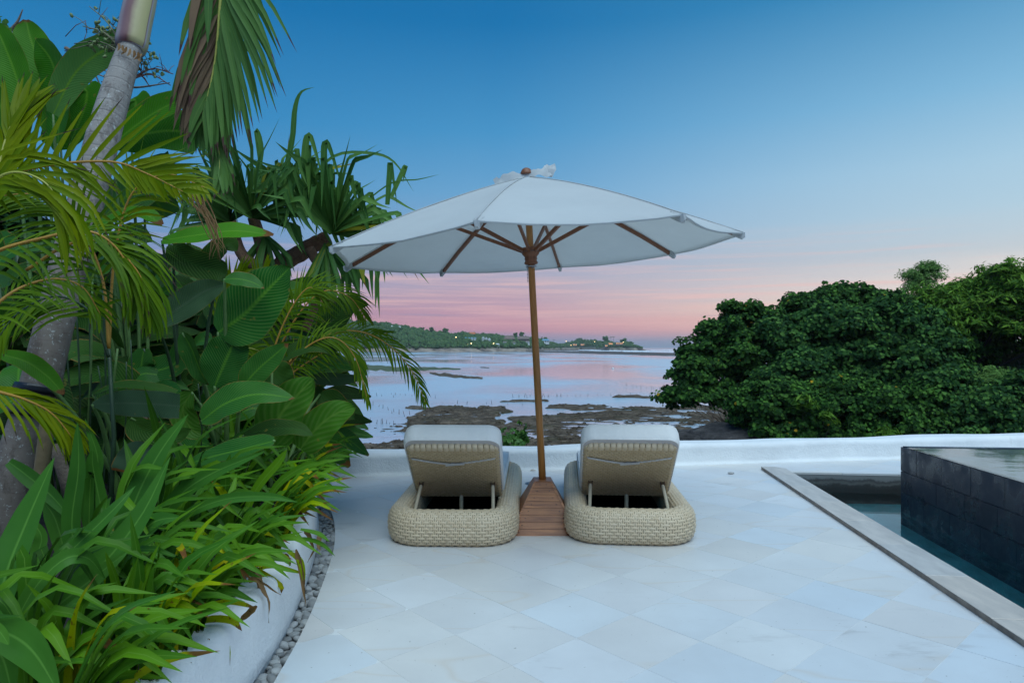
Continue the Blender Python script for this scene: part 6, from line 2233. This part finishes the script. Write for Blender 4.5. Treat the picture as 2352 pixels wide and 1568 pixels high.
tube('wire_tie', path([(322, 952), (321, 945)], 3.9), 0.045, M['black'], sp_, 10)
sp_ = thing('support_stake', P(150, 1200, 3.2), 'dark wooden prop half hidden behind the strap leaves', 'post')
tube('post', path([(190, 1230), (150, 1100), (125, 1020)], 3.3), [0.035, 0.03, 0.028], M['bark'], sp_, 9)

# ---- shade filling: generic broad-leaved undergrowth further back
def under_plant(base, nl, ln, wd, seed, label, hgt):
    r2 = random.Random(seed)
    r_ = thing('undergrowth_plant', base, label, 'plant', 'shaded undergrowth plants behind the bed')
    for k in range(nl):
        a = r2.uniform(0, 6.28)
        h_ = hgt * r2.uniform(0.15, 1.0)
        s_ = Vector(base) + Vector((math.cos(a) * 0.12, math.sin(a) * 0.12, h_))
        d = Vector((math.cos(a), math.sin(a) * 0.7 - 0.15, r2.uniform(-0.1, 0.9))).normalized()
        l_ = ln * r2.uniform(0.7, 1.2)
        q = [s_, s_ + d * l_ * 0.5, s_ + d * l_ + Vector((0, 0, -l_ * r2.uniform(0.1, 0.5)))]
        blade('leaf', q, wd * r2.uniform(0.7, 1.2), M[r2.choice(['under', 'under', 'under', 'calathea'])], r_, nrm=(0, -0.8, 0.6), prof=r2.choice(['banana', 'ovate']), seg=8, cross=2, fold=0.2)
        if k % 5 == 0:
            tube('leaf_stalk', [Vector(base), Vector(base).lerp(s_, 0.5) + Vector((0.02, 0, 0)), s_], [0.012, 0.01, 0.008], M['petiole_d'], r_, 5)
    return r_


ORD = ['first', 'second', 'third', 'fourth', 'fifth', 'sixth', 'seventh', 'eighth', 'ninth', 'tenth', 'eleventh', 'twelfth', 'thirteenth', 'fourteenth', 'fifteenth', 'sixteenth', 'seventeenth', 'eighteenth', 'nineteenth', 'twentieth', 'twenty-first', 'twenty-second', 'twenty-third', 'twenty-fourth', 'twenty-fifth', 'twenty-sixth', 'twenty-seventh', 'twenty-eighth']
sd = 0
for (x, D, hg) in sorted(((40, 4.6, 1.5), (130, 5.4, 1.7), (230, 5.0, 1.3), (330, 5.6, 1.5), (420, 5.3, 1.3), (510, 5.8, 1.5), (590, 5.5, 1.2), (660, 6.2, 1.1), (120, 6.4, 2.2), (260, 6.5, 2.1), (400, 6.5, 1.9), (520, 6.8, 1.9), (-60, 5.2, 2.0), (620, 6.9, 1.5), (30, 6.8, 2.3), (700, 6.6, 0.8), (180, 4.3, 1.0), (380, 4.5, 0.8), (560, 4.9, 0.7), (20, 3.9, 0.9), (300, 4.4, 1.1), (660, 5.3, 0.6), (470, 4.7, 0.9), (600, 6.4, 1.55), (655, 6.7, 1.4), (560, 6.2, 1.7)), key=lambda q: q[0] + q[1] * 10):
    sd += 1
    b = P(x, 797, D); b.z = SOIL
    under_plant(b, 13, 0.55, 0.20, sd, ORD[sd - 1] + ' shaded undergrowth plant counted from the near left towards the sea end', hg)

# ---- taller broad-leaved stand behind the trunk
for i, (x, D, base_h, n_) in enumerate(((40, 5.8, 1.9, 15), (160, 6.0, 1.7, 15), (280, 5.9, 1.5, 14), (390, 6.1, 1.4, 13), (-40, 6.3, 2.3, 14), (100, 5.3, 1.3, 14), (330, 5.4, 1.0, 13), (470, 6.2, 1.1, 12), (210, 6.6, 2.0, 12))):
    b = P(x, 797, D); b.z = SOIL
    r2 = random.Random(50 + i)
    r_ = thing('tall_leafy_plant', b, ORD[i] + ' tall leafy plant filling the dark background behind the palm trunk', 'plant', 'tall leafy plants behind the palm trunk')
    for k in range(n_):
        a = r2.uniform(0, 6.28)
        s_ = b + Vector((math.cos(a) * 0.15, math.sin(a) * 0.15, base_h * r2.uniform(0.45, 1.05)))
        d = Vector((math.cos(a), -abs(math.sin(a)) * 0.4, r2.uniform(-0.2, 0.9))).normalized()
        l_ = 0.62 * r2.uniform(0.7, 1.15)
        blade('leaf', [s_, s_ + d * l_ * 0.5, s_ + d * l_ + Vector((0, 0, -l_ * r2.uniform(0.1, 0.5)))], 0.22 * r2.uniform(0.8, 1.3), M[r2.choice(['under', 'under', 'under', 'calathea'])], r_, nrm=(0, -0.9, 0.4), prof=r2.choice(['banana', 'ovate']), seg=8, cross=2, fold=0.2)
    tube('stem', [b, b + Vector((0.03, 0, base_h * 0.6)), b + Vector((0, 0, base_h))], [0.03, 0.025, 0.018], M['petiole_d'], r_, 7)

# ---- areca palm clumps
ar = thing('areca_palm', P(-80, 1250, 3.0), 'clumping palm with yellow-green arching fronds and orange stalks at the left edge', 'palm')
tube('stem', path([(-80, 1250), (-90, 900), (-70, 600)], 3.0), [0.04, 0.035, 0.03], M['rachis_y'], ar, 8)
UPN = (0.0, -0.8, 0.6)
frond(ar, path([(-90, 425), (0, 407), (110, 379), (254, 371), (334, 397), (425, 442)], [2.7, 2.9]), 22, 0.34, 0.026, M['areca'], (0.0, -1, 0.05), (70, 30), 0.10, 0.10, M['rachis'], 0.009, flip=-1, both=True, lmul=lambda s_, f_: 1.0 if s_ < 0 else 0.55)
frond(ar, path([(-120, 700), (-30, 590), (100, 546), (200, 531), (260, 562), (300, 625), (318, 700)], [2.6, 2.8]), 26, 0.36, 0.017, M['areca_green'], (0.2, -0.6, 0.75), (58, 22), 0.9, 0.10, M['rachis'], 0.009)
frond(ar, path([(-60, 760), (0, 692), (60, 655), (130, 640), (190, 660), (230, 720)], [2.5, 2.7]), 20, 0.28, 0.015, M['areca_green'], (0.1, -0.5, 0.85), (66, 30), 0.6, 0.08, M['rachis'], 0.008)
frond(ar, path([(-80, 880), (0, 900), (60, 918), (120, 950), (170, 1010)], [2.5, 2.7]), 18, 0.26, 0.016, M['areca'], (0.1, -0.7, 0.7), (40, 16), 0.8, 0.08, M['rachis'], 0.008)
frond(ar, path([(-60, 900), (-30, 640), (-10, 430), (20, 300), (70, 230)], [2.6, 2.8]), 15, 0.36, 0.030, M['areca'], (0.1, -1, 0.0), (38, 14), 0.15, 0.42, M['rachis_y'], 0.009)
ar = thing('areca_palm', P(-60, 1250, 2.6), 'foreground palm stems with long hanging yellow-green leaflets before the trunk', 'palm')
frond(ar, path([(-80, 500), (-20, 420), (40, 395), (110, 425), (150, 500)], 2.4), 10, 0.42, 0.026, M['areca'], (0.0, -1, 0.3), (30, 18), 1.3, 0.15, M['rachis_y'], 0.007)
frond(ar, path([(60, 620), (160, 560), (250, 560), (320, 630), (345, 720)], [2.7, 2.8]), 15, 0.34, 0.018, M['areca_green'], (0.1, -0.8, 0.5), (30, 10), 1.2, 0.35, M['rachis'], 0.007)

ar = thing('areca_palm', P(600, 1130, 4.9), 'clumping palm whose feathery fronds droop over the lagoon at the end of the bed', 'palm')
tube('stem', path([(600, 1130), (605, 950), (640, 840)], 4.9), [0.035, 0.03, 0.025], M['rachis'], ar, 8)
frond(ar, path([(640, 850), (740, 775), (820, 760), (890, 790), (945, 850), (978, 925)], 4.6), 30, 0.24, 0.015, M['areca_green'], (0.1, -0.8, 0.6), (58, 20), 0.6, 0.12, M['rachis'], 0.008)
frond(ar, path([(630, 880), (700, 800), (765, 775), (815, 820), (846, 925)], 4.4), 28, 0.24, 0.015, M['areca_green'], (0.3, -0.9, 0.5), (50, 12), 0.9, 0.10, M['rachis'], 0.008)
frond(ar, path([(610, 860), (680, 730), (740, 670), (800, 680), (840, 730)], 4.9), 26, 0.30, 0.017, M['areca_green'], (0.0, -0.8, 0.6), (58, 25), 0.8, 0.15, M['rachis'], 0.008)
frond(ar, path([(620, 900), (680, 850), (750, 805), (820, 775), (890, 765)], 5.0), 26, 0.26, 0.016, M['areca_green'], (0.0, -0.8, 0.6), (60, 28), 0.6, 0.15, M['rachis'], 0.008)
frond(ar, path([(600, 900), (640, 770), (680, 690), (715, 660), (745, 700)], 4.7), 24, 0.28, 0.017, M['areca_green'], (0.0, -1, 0.3), (50, 22), 0.8, 0.15, M['rachis'], 0.008)
frond(ar, path([(560, 900), (570, 760), (590, 670), (615, 620)], 5.1), 18, 0.34, 0.022, M['areca'], (0, -1, 0.2), (46, 20), 0.4, 0.25, M['rachis'], 0.009)
ar = thing('areca_palm', P(540, 1130, 5.2), 'small palm with light green upright fingers behind the wide glossy leaf', 'palm')
frond(ar, path([(500, 880), (505, 740), (530, 660), (560, 625)], 5.0), 18, 0.30, 0.026, M['areca'], (0, -1, 0.1), (44, 16), 0.2, 0.3, M['rachis_y'], 0.009)
frond(ar, path([(520, 860), (560, 750), (610, 700), (660, 690)], 5.05), 20, 0.32, 0.022, M['areca_green'], (0, -1, 0.2), (58, 25), 0.5, 0.25, M['rachis_y'], 0.009)
frond(ar, path([(470, 930), (500, 840), (560, 800), (610, 810)], 4.9), 18, 0.28, 0.020, M['areca_green'], (0, -1, 0.2), (58, 25), 0.7, 0.25, M['rachis_y'], 0.009)

ar = thing('areca_palm', P(250, 1250, 3.1), 'slim palm whose fine fronds cross in front of the grey palm trunk', 'palm')
tube('stem', path([(250, 1250), (262, 1000), (250, 800)], 3.3), [0.012, 0.011, 0.009], M['petiole_d'], ar, 7)
frond(ar, path([(250, 800), (235, 640), (180, 520), (90, 450), (-10, 450)], [3.2, 3.0]), 24, 0.32, 0.019, M['areca_green'], (0.0, -0.9, 0.5), (60, 25), 0.7, 0.25, M['rachis'], 0.008)
frond(ar, path([(250, 800), (262, 600), (300, 450), (380, 400), (470, 430)], [3.3, 3.2]), 22, 0.30, 0.020, M['areca'], (0.0, -0.9, 0.5), (56, 25), 0.7, 0.3, M['rachis'], 0.008)
frond(ar, path([(250, 820), (210, 720), (130, 680), (40, 720), (-20, 800)], [3.2, 3.0]), 20, 0.28, 0.018, M['areca_green'], (0.0, -0.8, 0.6), (58, 25), 0.9, 0.2, M['petiole_d'], 0.008)

# curled dry leaf tips hanging in the air
dry = thing('dry_leaf_strand', P(480, 480, 3.6), 'pale dried shredded leaf strands hanging beside the pandanus', 'dry leaf')
for k in range(16):
    a = P(430 + random.uniform(-20, 30), 400 + random.uniform(0, 50), 3.6)
    b = P(485 + random.uniform(-14, 14), 520 + random.uniform(-20, 20), 3.6)
    c_ = P(500 + random.uniform(-22, 26), 590 + random.uniform(-30, 10), 3.6)
    tube('dry_strand', catmull([a, b, c_], 10), [0.004 * (1 - 0.7 * i / 10) for i in range(11)], M['dead'], dry, 4)

# ---- pandanus heads
def pandan(parent, c_, n_, ln, seed, spread, wd=0.05, kink=0.5, up=0.3, ay=1.0):
    r2 = random.Random(seed)
    for k in range(n_):
        a = spread[0] + (spread[1] - spread[0]) * (k + r2.random()) / n_
        el = r2.random()
        d = Vector((math.cos(a), r2.uniform(-0.55, 0.45) * ay, math.sin(a))).normalized()
        l_ = ln * r2.uniform(0.65, 1.12) * (1.0 if d.z > 0 else 0.8)
        kk = r2.random() < kink
        f_ = r2.uniform(0.45, 0.7)
        q1 = c_ + d * l_ * f_ * 0.5
        q2 = c_ + d * l_ * f_ + Vector((0, 0, -0.02))
        dd = Vector((d.x * 0.5 + r2.uniform(-.15, .15), d.y * 0.4, -0.9 if kk else d.z - 0.75)).normalized()
        q3 = q2 + dd * l_ * (1 - f_)
        pts = [c_, q1, q2, q2 + (dd * 0.55 + d * 0.25) * l_ * 0.10, q2.lerp(q3, 0.55), q3]
        mt = M['pandan_y'] if r2.random() < 0.05 else M['pandan']
        nn = Vector((-d.z * 0.6, -0.9, abs(d.x) * 0.6 + 0.15))
        blade('leaf', pts, wd * r2.uniform(0.75, 1.15), mt, parent, nrm=nn, prof='sword', fold=0.35, seg=14, cross=1, twist=r2.uniform(-0.5, 0.5))


pan = thing('pandanus_tree', P(560, 1100, 6.6), 'screw pine with brown branching trunk and tufts of kinked strap leaves left of the parasol', 'pandanus')
tube('trunk', catmull(path([(560, 1100), (590, 850), (625, 640), (700, 575), (755, 545)], 6.3), 24), [0.10 * (1 - 0.3 * i / 24) * (1 + 0.08 * (i % 2)) for i in range(25)], M['bark_pand'], pan, 12)
tube('branch', catmull(path([(625, 650), (600, 560), (582, 500)], 6.25), 12), [0.07 * (1 - 0.2 * i / 12) for i in range(13)], M['bark_pand'], pan, 10)
tube('branch', catmull(path([(640, 640), (560, 590), (530, 505)], 6.2), 12), [0.06 * (1 - 0.2 * i / 12) for i in range(13)], M['bark_pand'], pan, 10)
tube('branch', catmull(path([(710, 570), (740, 640), (700, 760)], 6.2), 12), [0.05 * (1 - 0.2 * i / 12) for i in range(13)], M['bark_pand'], pan, 10)
pandan(pan, P(578, 498, 6.0), 46, 1.02, 1, (-0.25, 2.7), 0.060)
pandan(pan, P(528, 510, 6.1), 34, 0.86, 2, (0.3, 3.5), 0.055)
pandan(pan, P(762, 535, 6.0), 58, 0.98, 3, (-0.25, 2.5), 0.060, 0.55)
pandan(pan, P(640, 470, 6.3), 26, 0.80, 4, (-0.1, 2.2), 0.055)
pandan(pan, P(712, 470, 6.2), 26, 0.74, 8, (0.2, 2.4), 0.055)
# leaves hanging below the head
pandan(pan, P(750, 560, 6.1), 36, 0.85, 5, (-2.2, -0.5), 0.048, 0.8)
pandan(pan, P(610, 540, 6.2), 16, 0.7, 6, (-2.4, -0.6), 0.045, 0.8)
for (x0, y0, x1, y1) in ((862, 560, 872, 730), (850, 570, 856, 690), (820, 580, 826, 700), (838, 570, 832, 665), (878, 560, 884, 650), (800, 590, 795, 680), (868, 600, 862, 710)):
    blade('leaf', path([(x0 - 20, y0 - 60), (x0, y0), ((x0 + x1) / 2, (y0 + y1) / 2), (x1, y1)], 6.0), 0.045, M['pandan'], pan, prof='sword', seg=10, cross=1, fold=0.4)
# long single leaves against the sky
for pts, w_ in (([(640, 480), (655, 400), (672, 320), (678, 250), (692, 212), (722, 200)], 13), ([(690, 440), (765, 360), (850, 352), (905, 372), (950, 440)], 8), ([(830, 470), (900, 420), (960, 412), (1010, 400)], 4), ([(560, 470), (600, 360), (588, 300), (600, 420)], 12), ([(700, 450), (700, 360), (712, 312), (745, 420)], 16), ([(760, 450), (745, 370), (752, 328), (790, 440)], 15), ([(890, 470), (895, 400), (898, 378), (912, 470)], 13), ([(900, 450), (925, 395), (932, 384), (925, 420)], 12)):
    blade('leaf', path(pts, 6.0), px(6.0, w_), M['pandan'], pan, prof='sword', seg=16, cross=1, fold=0.3)

# ---- strap-leaved lilies
def lily(base, n_, ln, wd, seed, lean, mats, label, name='strap_leaf_lily', group='strap-leaved lilies along the planter edge', up=1.35, droop=0.5, cat='lily', spread=0.5):
    r2 = random.Random(seed)
    r_ = thing(name, base, label, cat, group)
    b = Vector(base)
    for k in range(n_):
        a = 2 * math.pi * k / n_ + r2.uniform(-.3, .3)
        el = r2.uniform(0.25, 1.0)
        d = Vector((math.cos(a) * spread * el, math.sin(a) * spread * el * 0.55, 0)) + Vector(lean)
        l_ = ln * r2.uniform(0.7, 1.15)
        d1_ = Vector((d.x * 0.45, d.y * 0.45, up)).normalized()
        d2_ = Vector((d.x, d.y, up * 0.72)).normalized()
        d3_ = Vector((d.x, d.y, droop * r2.uniform(-1.1, 0.9))).normalized()
        q0 = b + Vector((d.x, d.y, 0)) * 0.025
        q1 = q0 + d1_ * l_ * 0.35
        q2 = q1 + d2_ * l_ * 0.38
        q3 = q2 + d3_ * l_ * 0.30
        mt = M[r2.choice(mats)]
        blade('leaf', [q0, q1, q2, q3], wd * r2.uniform(0.75, 1.15), mt, r_, nrm=Vector((-d.x * 0.7, -d.y - 0.8, 1.2)) if (d.x or d.y) else (0, -1, 0.5), prof='strap', fold=0.30, seg=10, cross=1, twist=r2.uniform(-0.35, 0.35))
    return r_


# along the planter wall, leaning out over it
sd = 100
lilies = []
yv = 1.55
while yv < 6.6:
    for row, (off, ln_, wd_) in enumerate(((0.13, 0.58, 0.037), (0.40, 0.68, 0.040), (0.62, 0.76, 0.046))):
        x = float(np.interp(yv, py_, px_)) - 0.17 - off + 0.17 + random.uniform(-0.05, 0.05)
        y = yv + random.uniform(-0.09, 0.09)
        if row == 2 and y < 2.1: continue
        lilies.append((x, y, row, ln_, wd_))
    yv += 0.225 if yv < 4 else 0.26
tones = {0: ['lily', 'lily', 'lily_spot', 'lily', 'lily'], 1: ['lily', 'lily_dark', 'lily', 'lily_dark'], 2: ['lily_dark', 'lily_dark', 'lily']}
rn = [-1, -1, -1]
for i, (x, y, row, ln_, wd_) in enumerate(lilies):
    sd += 1
    tn = tones[row] if y < 4.2 or row else ['lily', 'lily_dark', 'lily', 'lily_spot']
    lab = {0: 'strap-leaved lily spilling over the white planter wall, front row', 1: 'strap-leaved lily in the second row behind the planter wall', 2: 'taller dark strap-leaved lily in the third row from the planter wall'}[row]
    rn[row] += 1
    lab = ORD[rn[row]] + {0: ' strap-leaved lily from the near end of the front row along the planter wall', 1: ' strap-leaved lily from the near end of the second row behind the planter wall', 2: ' lily from the near end of the third, tallest row behind the planter wall'}[row]
    lily((x, y, SOIL), 12 if row == 0 else 8, ln_ * (0.9 if y < 2.4 else 1.0) * random.uniform(0.9, 1.1), wd_, sd, (0.62 + random.uniform(-.22, .22), -0.03, 0) if row == 0 else (0.32 + random.uniform(-.15, .15), 0.0, 0), tn, lab,
         group={0: 'front row of strap-leaved lilies', 1: 'second row of strap-leaved lilies', 2: 'third row of strap-leaved lilies'}[row] + (', near half' if (row == 0 and y < 3.6) else ', far half' if row == 0 else ''))

# withered leaves hanging over the wall
wi = 0
wi_rank = [5, 6, 7, 8, 9, 2, 1, 4, 3, 0]
for (pts, D, w_) in (([(590, 1300), (600, 1350), (615, 1380), (617, 1430)], 2.75, 12), ([(560, 1305), (590, 1320), (600, 1380)], 2.8, 14), ([(680, 1260), (692, 1310), (697, 1350), (703, 1390)], 2.95, 12), ([(700, 1215), (712, 1230), (722, 1262), (706, 1290)], 3.35, 12), ([(735, 1225), (731, 1250), (735, 1265)], 3.6, 12), ([(590, 1390), (560, 1420), (535, 1436)], 2.5, 16), ([(480, 1465), (465, 1500), (420, 1530)], 2.3, 14), ([(655, 1270), (664, 1290), (664, 1300)], 3.0, 10), ([(570, 1330), (595, 1330), (645, 1365)], 2.7, 14), ([(350, 1560), (400, 1530), (440, 1520)], 2.15, 16)):
    q = path(pts, D)
    wi += 1
    o = thing('withered_leaf', q[0], ['withered brown leaf', 'curled brown dead leaf', 'shrivelled tan leaf'][wi % 3] + ' hanging over the planter wall' , 'dead leaf', 'withered leaves hanging over the planter wall')
    o['label'] = 'withered brown leaf hanging over the white planter wall, ' + ORD[wi_rank[wi - 1]] + ' from the near end'
    V, Fc, uv = blade_geo(q, px(D, w_), (0.2, -1, 0.3), 'leaflet', 0.8, 10, 2, twist=random.uniform(-2, 2), ripple=0.12)
    obj('leaf_blade', V, Fc, M['dead'], o, True, uv, True)

# yellow spotted leaves hanging over the wall, part of front lilies
ys_l = thing('strap_leaf_lily', P(470, 1420, 2.45), 'lily with long yellowing brown-tipped leaves arching over the near end of the planter wall', 'lily')
for pts, w_ in (([(400, 1460), (470, 1425), (530, 1425), (556, 1448)], 20), ([(385, 1480), (440, 1465), (490, 1500), (518, 1553)], 24), ([(430, 1430), (490, 1450), (520, 1480), (528, 1528)], 15), ([(360, 1490), (400, 1465), (430, 1475)], 20), ([(470, 1390), (530, 1382), (590, 1396)], 16)):
    blade('leaf', path(pts, 2.4), px(2.4, w_), M['lily_spot'], ys_l, nrm=(0, -0.6, 1), prof='strap', seg=10, cross=1, fold=0.3)
ys_l = thing('strap_leaf_lily', P(620, 1290, 3.0), 'lily with yellow spotted leaves hanging over the middle of the planter wall', 'lily')
for pts, w_ in (([(560, 1320), (620, 1300), (660, 1308), (705, 1318)], 14), ([(660, 1265), (690, 1290), (700, 1345)], 14), ([(600, 1300), (560, 1290), (640, 1340), (646, 1362)], 14), ([(690, 1215), (730, 1225), (757, 1243)], 12), ([(640, 1240), (700, 1238), (740, 1250), (770, 1277)], 12)):
    blade('leaf', path(pts, 2.95), px(2.95, w_), M['lily_spot'] if w_ == 14 else M['lily'], ys_l, nrm=(0, -0.6, 1), prof='strap', seg=10, cross=1, fold=0.3)
ys_l = thing('strap_leaf_lily', P(480, 1240, 3.0), 'lily with one upright bright yellow leaf among green ones', 'lily')
blade('leaf', path([(528, 1220), (528, 1170), (510, 1125), (482, 1101)], 3.0), px(3.0, 17), M['lily_spot'], ys_l, prof='strap', seg=10, cross=1, fold=0.3)
for pts, w_ in (([(500, 1200), (515, 1150), (520, 1080), (530, 1040)], 22), ([(560, 1190), (590, 1120), (640, 1060), (660, 1030)], 22), ([(445, 1230), (460, 1180), (470, 1140)], 16), ([(600, 1180), (640, 1110), (700, 1070), (740, 1062)], 18), ([(450, 1220), (452, 1180), (448, 1150)], 14)):
    blade('leaf', path(pts, 3.1), px(3.1, w_), M['lily'], ys_l, prof='strap', seg=10, cross=1, fold=0.25)

# ---- big crinum lilies in front
def crinum(label, base, lst, mat='crinum'):
    r_ = thing('crinum_lily', base, label, 'lily', 'large crinum lilies at the front of the bed')
    del r_['group']
    for pts, w_, D in lst[:]:
        q = path(pts, D)
        dm = D if not hasattr(D, '__len__') else sum(D) / len(D)
        blade('leaf', q, px(dm, w_), M[mat], r_, nrm=(0.15, -1, 0.45), prof='strap', seg=18, cross=2, fold=0.22, twist=random.uniform(-0.3, 0.3), ripple=0.01)
    return r_


crinum('big lily with broad pale green strap leaves rising from the lower left corner', P(20, 1500, 2.1), [
    ([(-20, 1620), (60, 1430), (200, 1330), (320, 1190), (392, 1046)], 66, [1.95, 2.2]),
    ([(-30, 1520), (10, 1330), (60, 1200), (126, 1048)], 78, [1.9, 2.1]),
    ([(-40, 1480), (60, 1360), (140, 1285), (250, 1180), (312, 1114)], 38, [1.95, 2.15]),
    ([(-10, 1560), (60, 1380), (140, 1288), (200, 1280), (243, 1330)], 38, [1.85, 2.0]),
    ([(-40, 1620), (30, 1480), (120, 1400), (210, 1330), (300, 1260)], 60, [1.85, 2.1]),
])
crinum('big lily with upright strap leaves between the palm foot and the bed middle', P(200, 1330, 2.7), [
    ([(178, 1330), (165, 1200), (180, 1080), (178, 968)], 44, 2.65),
    ([(225, 1280), (200, 1150), (225, 1060), (195, 960)], 34, 2.75),
    ([(260, 1290), (240, 1200), (215, 1080), (212, 1030)], 40, 2.7),
    ([(20, 1060), (60, 1090), (120, 1140), (170, 1200)], 36, 2.8),
    ([(150, 1400), (90, 1290), (95, 1230), (60, 1180)], 34, 2.5),
    ([(160, 1320), (130, 1200), (100, 1150)], 40, 2.9),
])
crinum('big lily whose long blades lean right across the middle of the bed', P(300, 1350, 2.6), [
    ([(270, 1340), (300, 1180), (360, 1050), (432, 950)], 54, [2.5, 2.6]),
    ([(230, 1350), (290, 1270), (350, 1200), (422, 1186)], 46, 2.45),
    ([(310, 1370), (370, 1290), (440, 1255), (538, 1220)], 40, 2.45),
    ([(320, 1260), (400, 1150), (480, 1090), (610, 1035)], 38, 2.65),
    ([(380, 1230), (430, 1180), (520, 1145), (620, 1140), (684, 1152)], 24, 2.6),
    ([(250, 1400), (270, 1300), (330, 1200), (366, 1160)], 40, 2.5),
    ([(300, 1250), (340, 1120), (330, 1060)], 40, 2.8),
])
crinum('big lily with darker blades in the lower left behind the corner leaf', P(120, 1480, 2.2), [
    ([(90, 1560), (130, 1420), (180, 1300), (250, 1200)], 48, 2.1),
    ([(200, 1480), (215, 1380), (212, 1300), (225, 1240)], 40, 2.15),
    ([(130, 1500), (90, 1420), (60, 1350), (40, 1260)], 40, 2.15),
    ([(60, 1440), (20, 1350), (0, 1290)], 50, 2.2),
    ([(270, 1450), (262, 1370), (285, 1300), (270, 1260)], 34, 2.2),
], 'lily_dark')
crinum('lily with one very broad drooping leaf in the bottom left corner', P(-60, 1600, 1.6), [
    ([(-60, 1440), (20, 1455), (80, 1500), (140, 1600)], 80, 1.55),
    ([(-60, 1480), (0, 1500), (30, 1600)], 70, 1.6),
    ([(-30, 1420), (0, 1450), (20, 1480)], 26, 1.5),
])
# bright low lilies in the near corner
for i, (x, y, D, nl) in enumerate(((150, 1600, 1.85, 11), (290, 1580, 2.0, 12), (60, 1650, 1.75, 9), (360, 1500, 2.25, 12), (250, 1480, 2.3, 11), (440, 1420, 2.55, 10), (330, 1440, 2.5, 10), (520, 1350, 2.85, 10))):
    p = P(x, y, D)
    p.z = SOIL
    lily(p, nl, 0.48, 0.040, 900 + i, (0.32, -0.03, 0), ['lily', 'lily', 'lily', 'lily_spot', 'lily'], ['first', 'third', 'second', 'fifth', 'fourth', 'seventh', 'sixth', 'eighth'][i] + ' bright yellow-green lily from the bottom left corner towards the planter wall', group='bright lilies in the near corner')
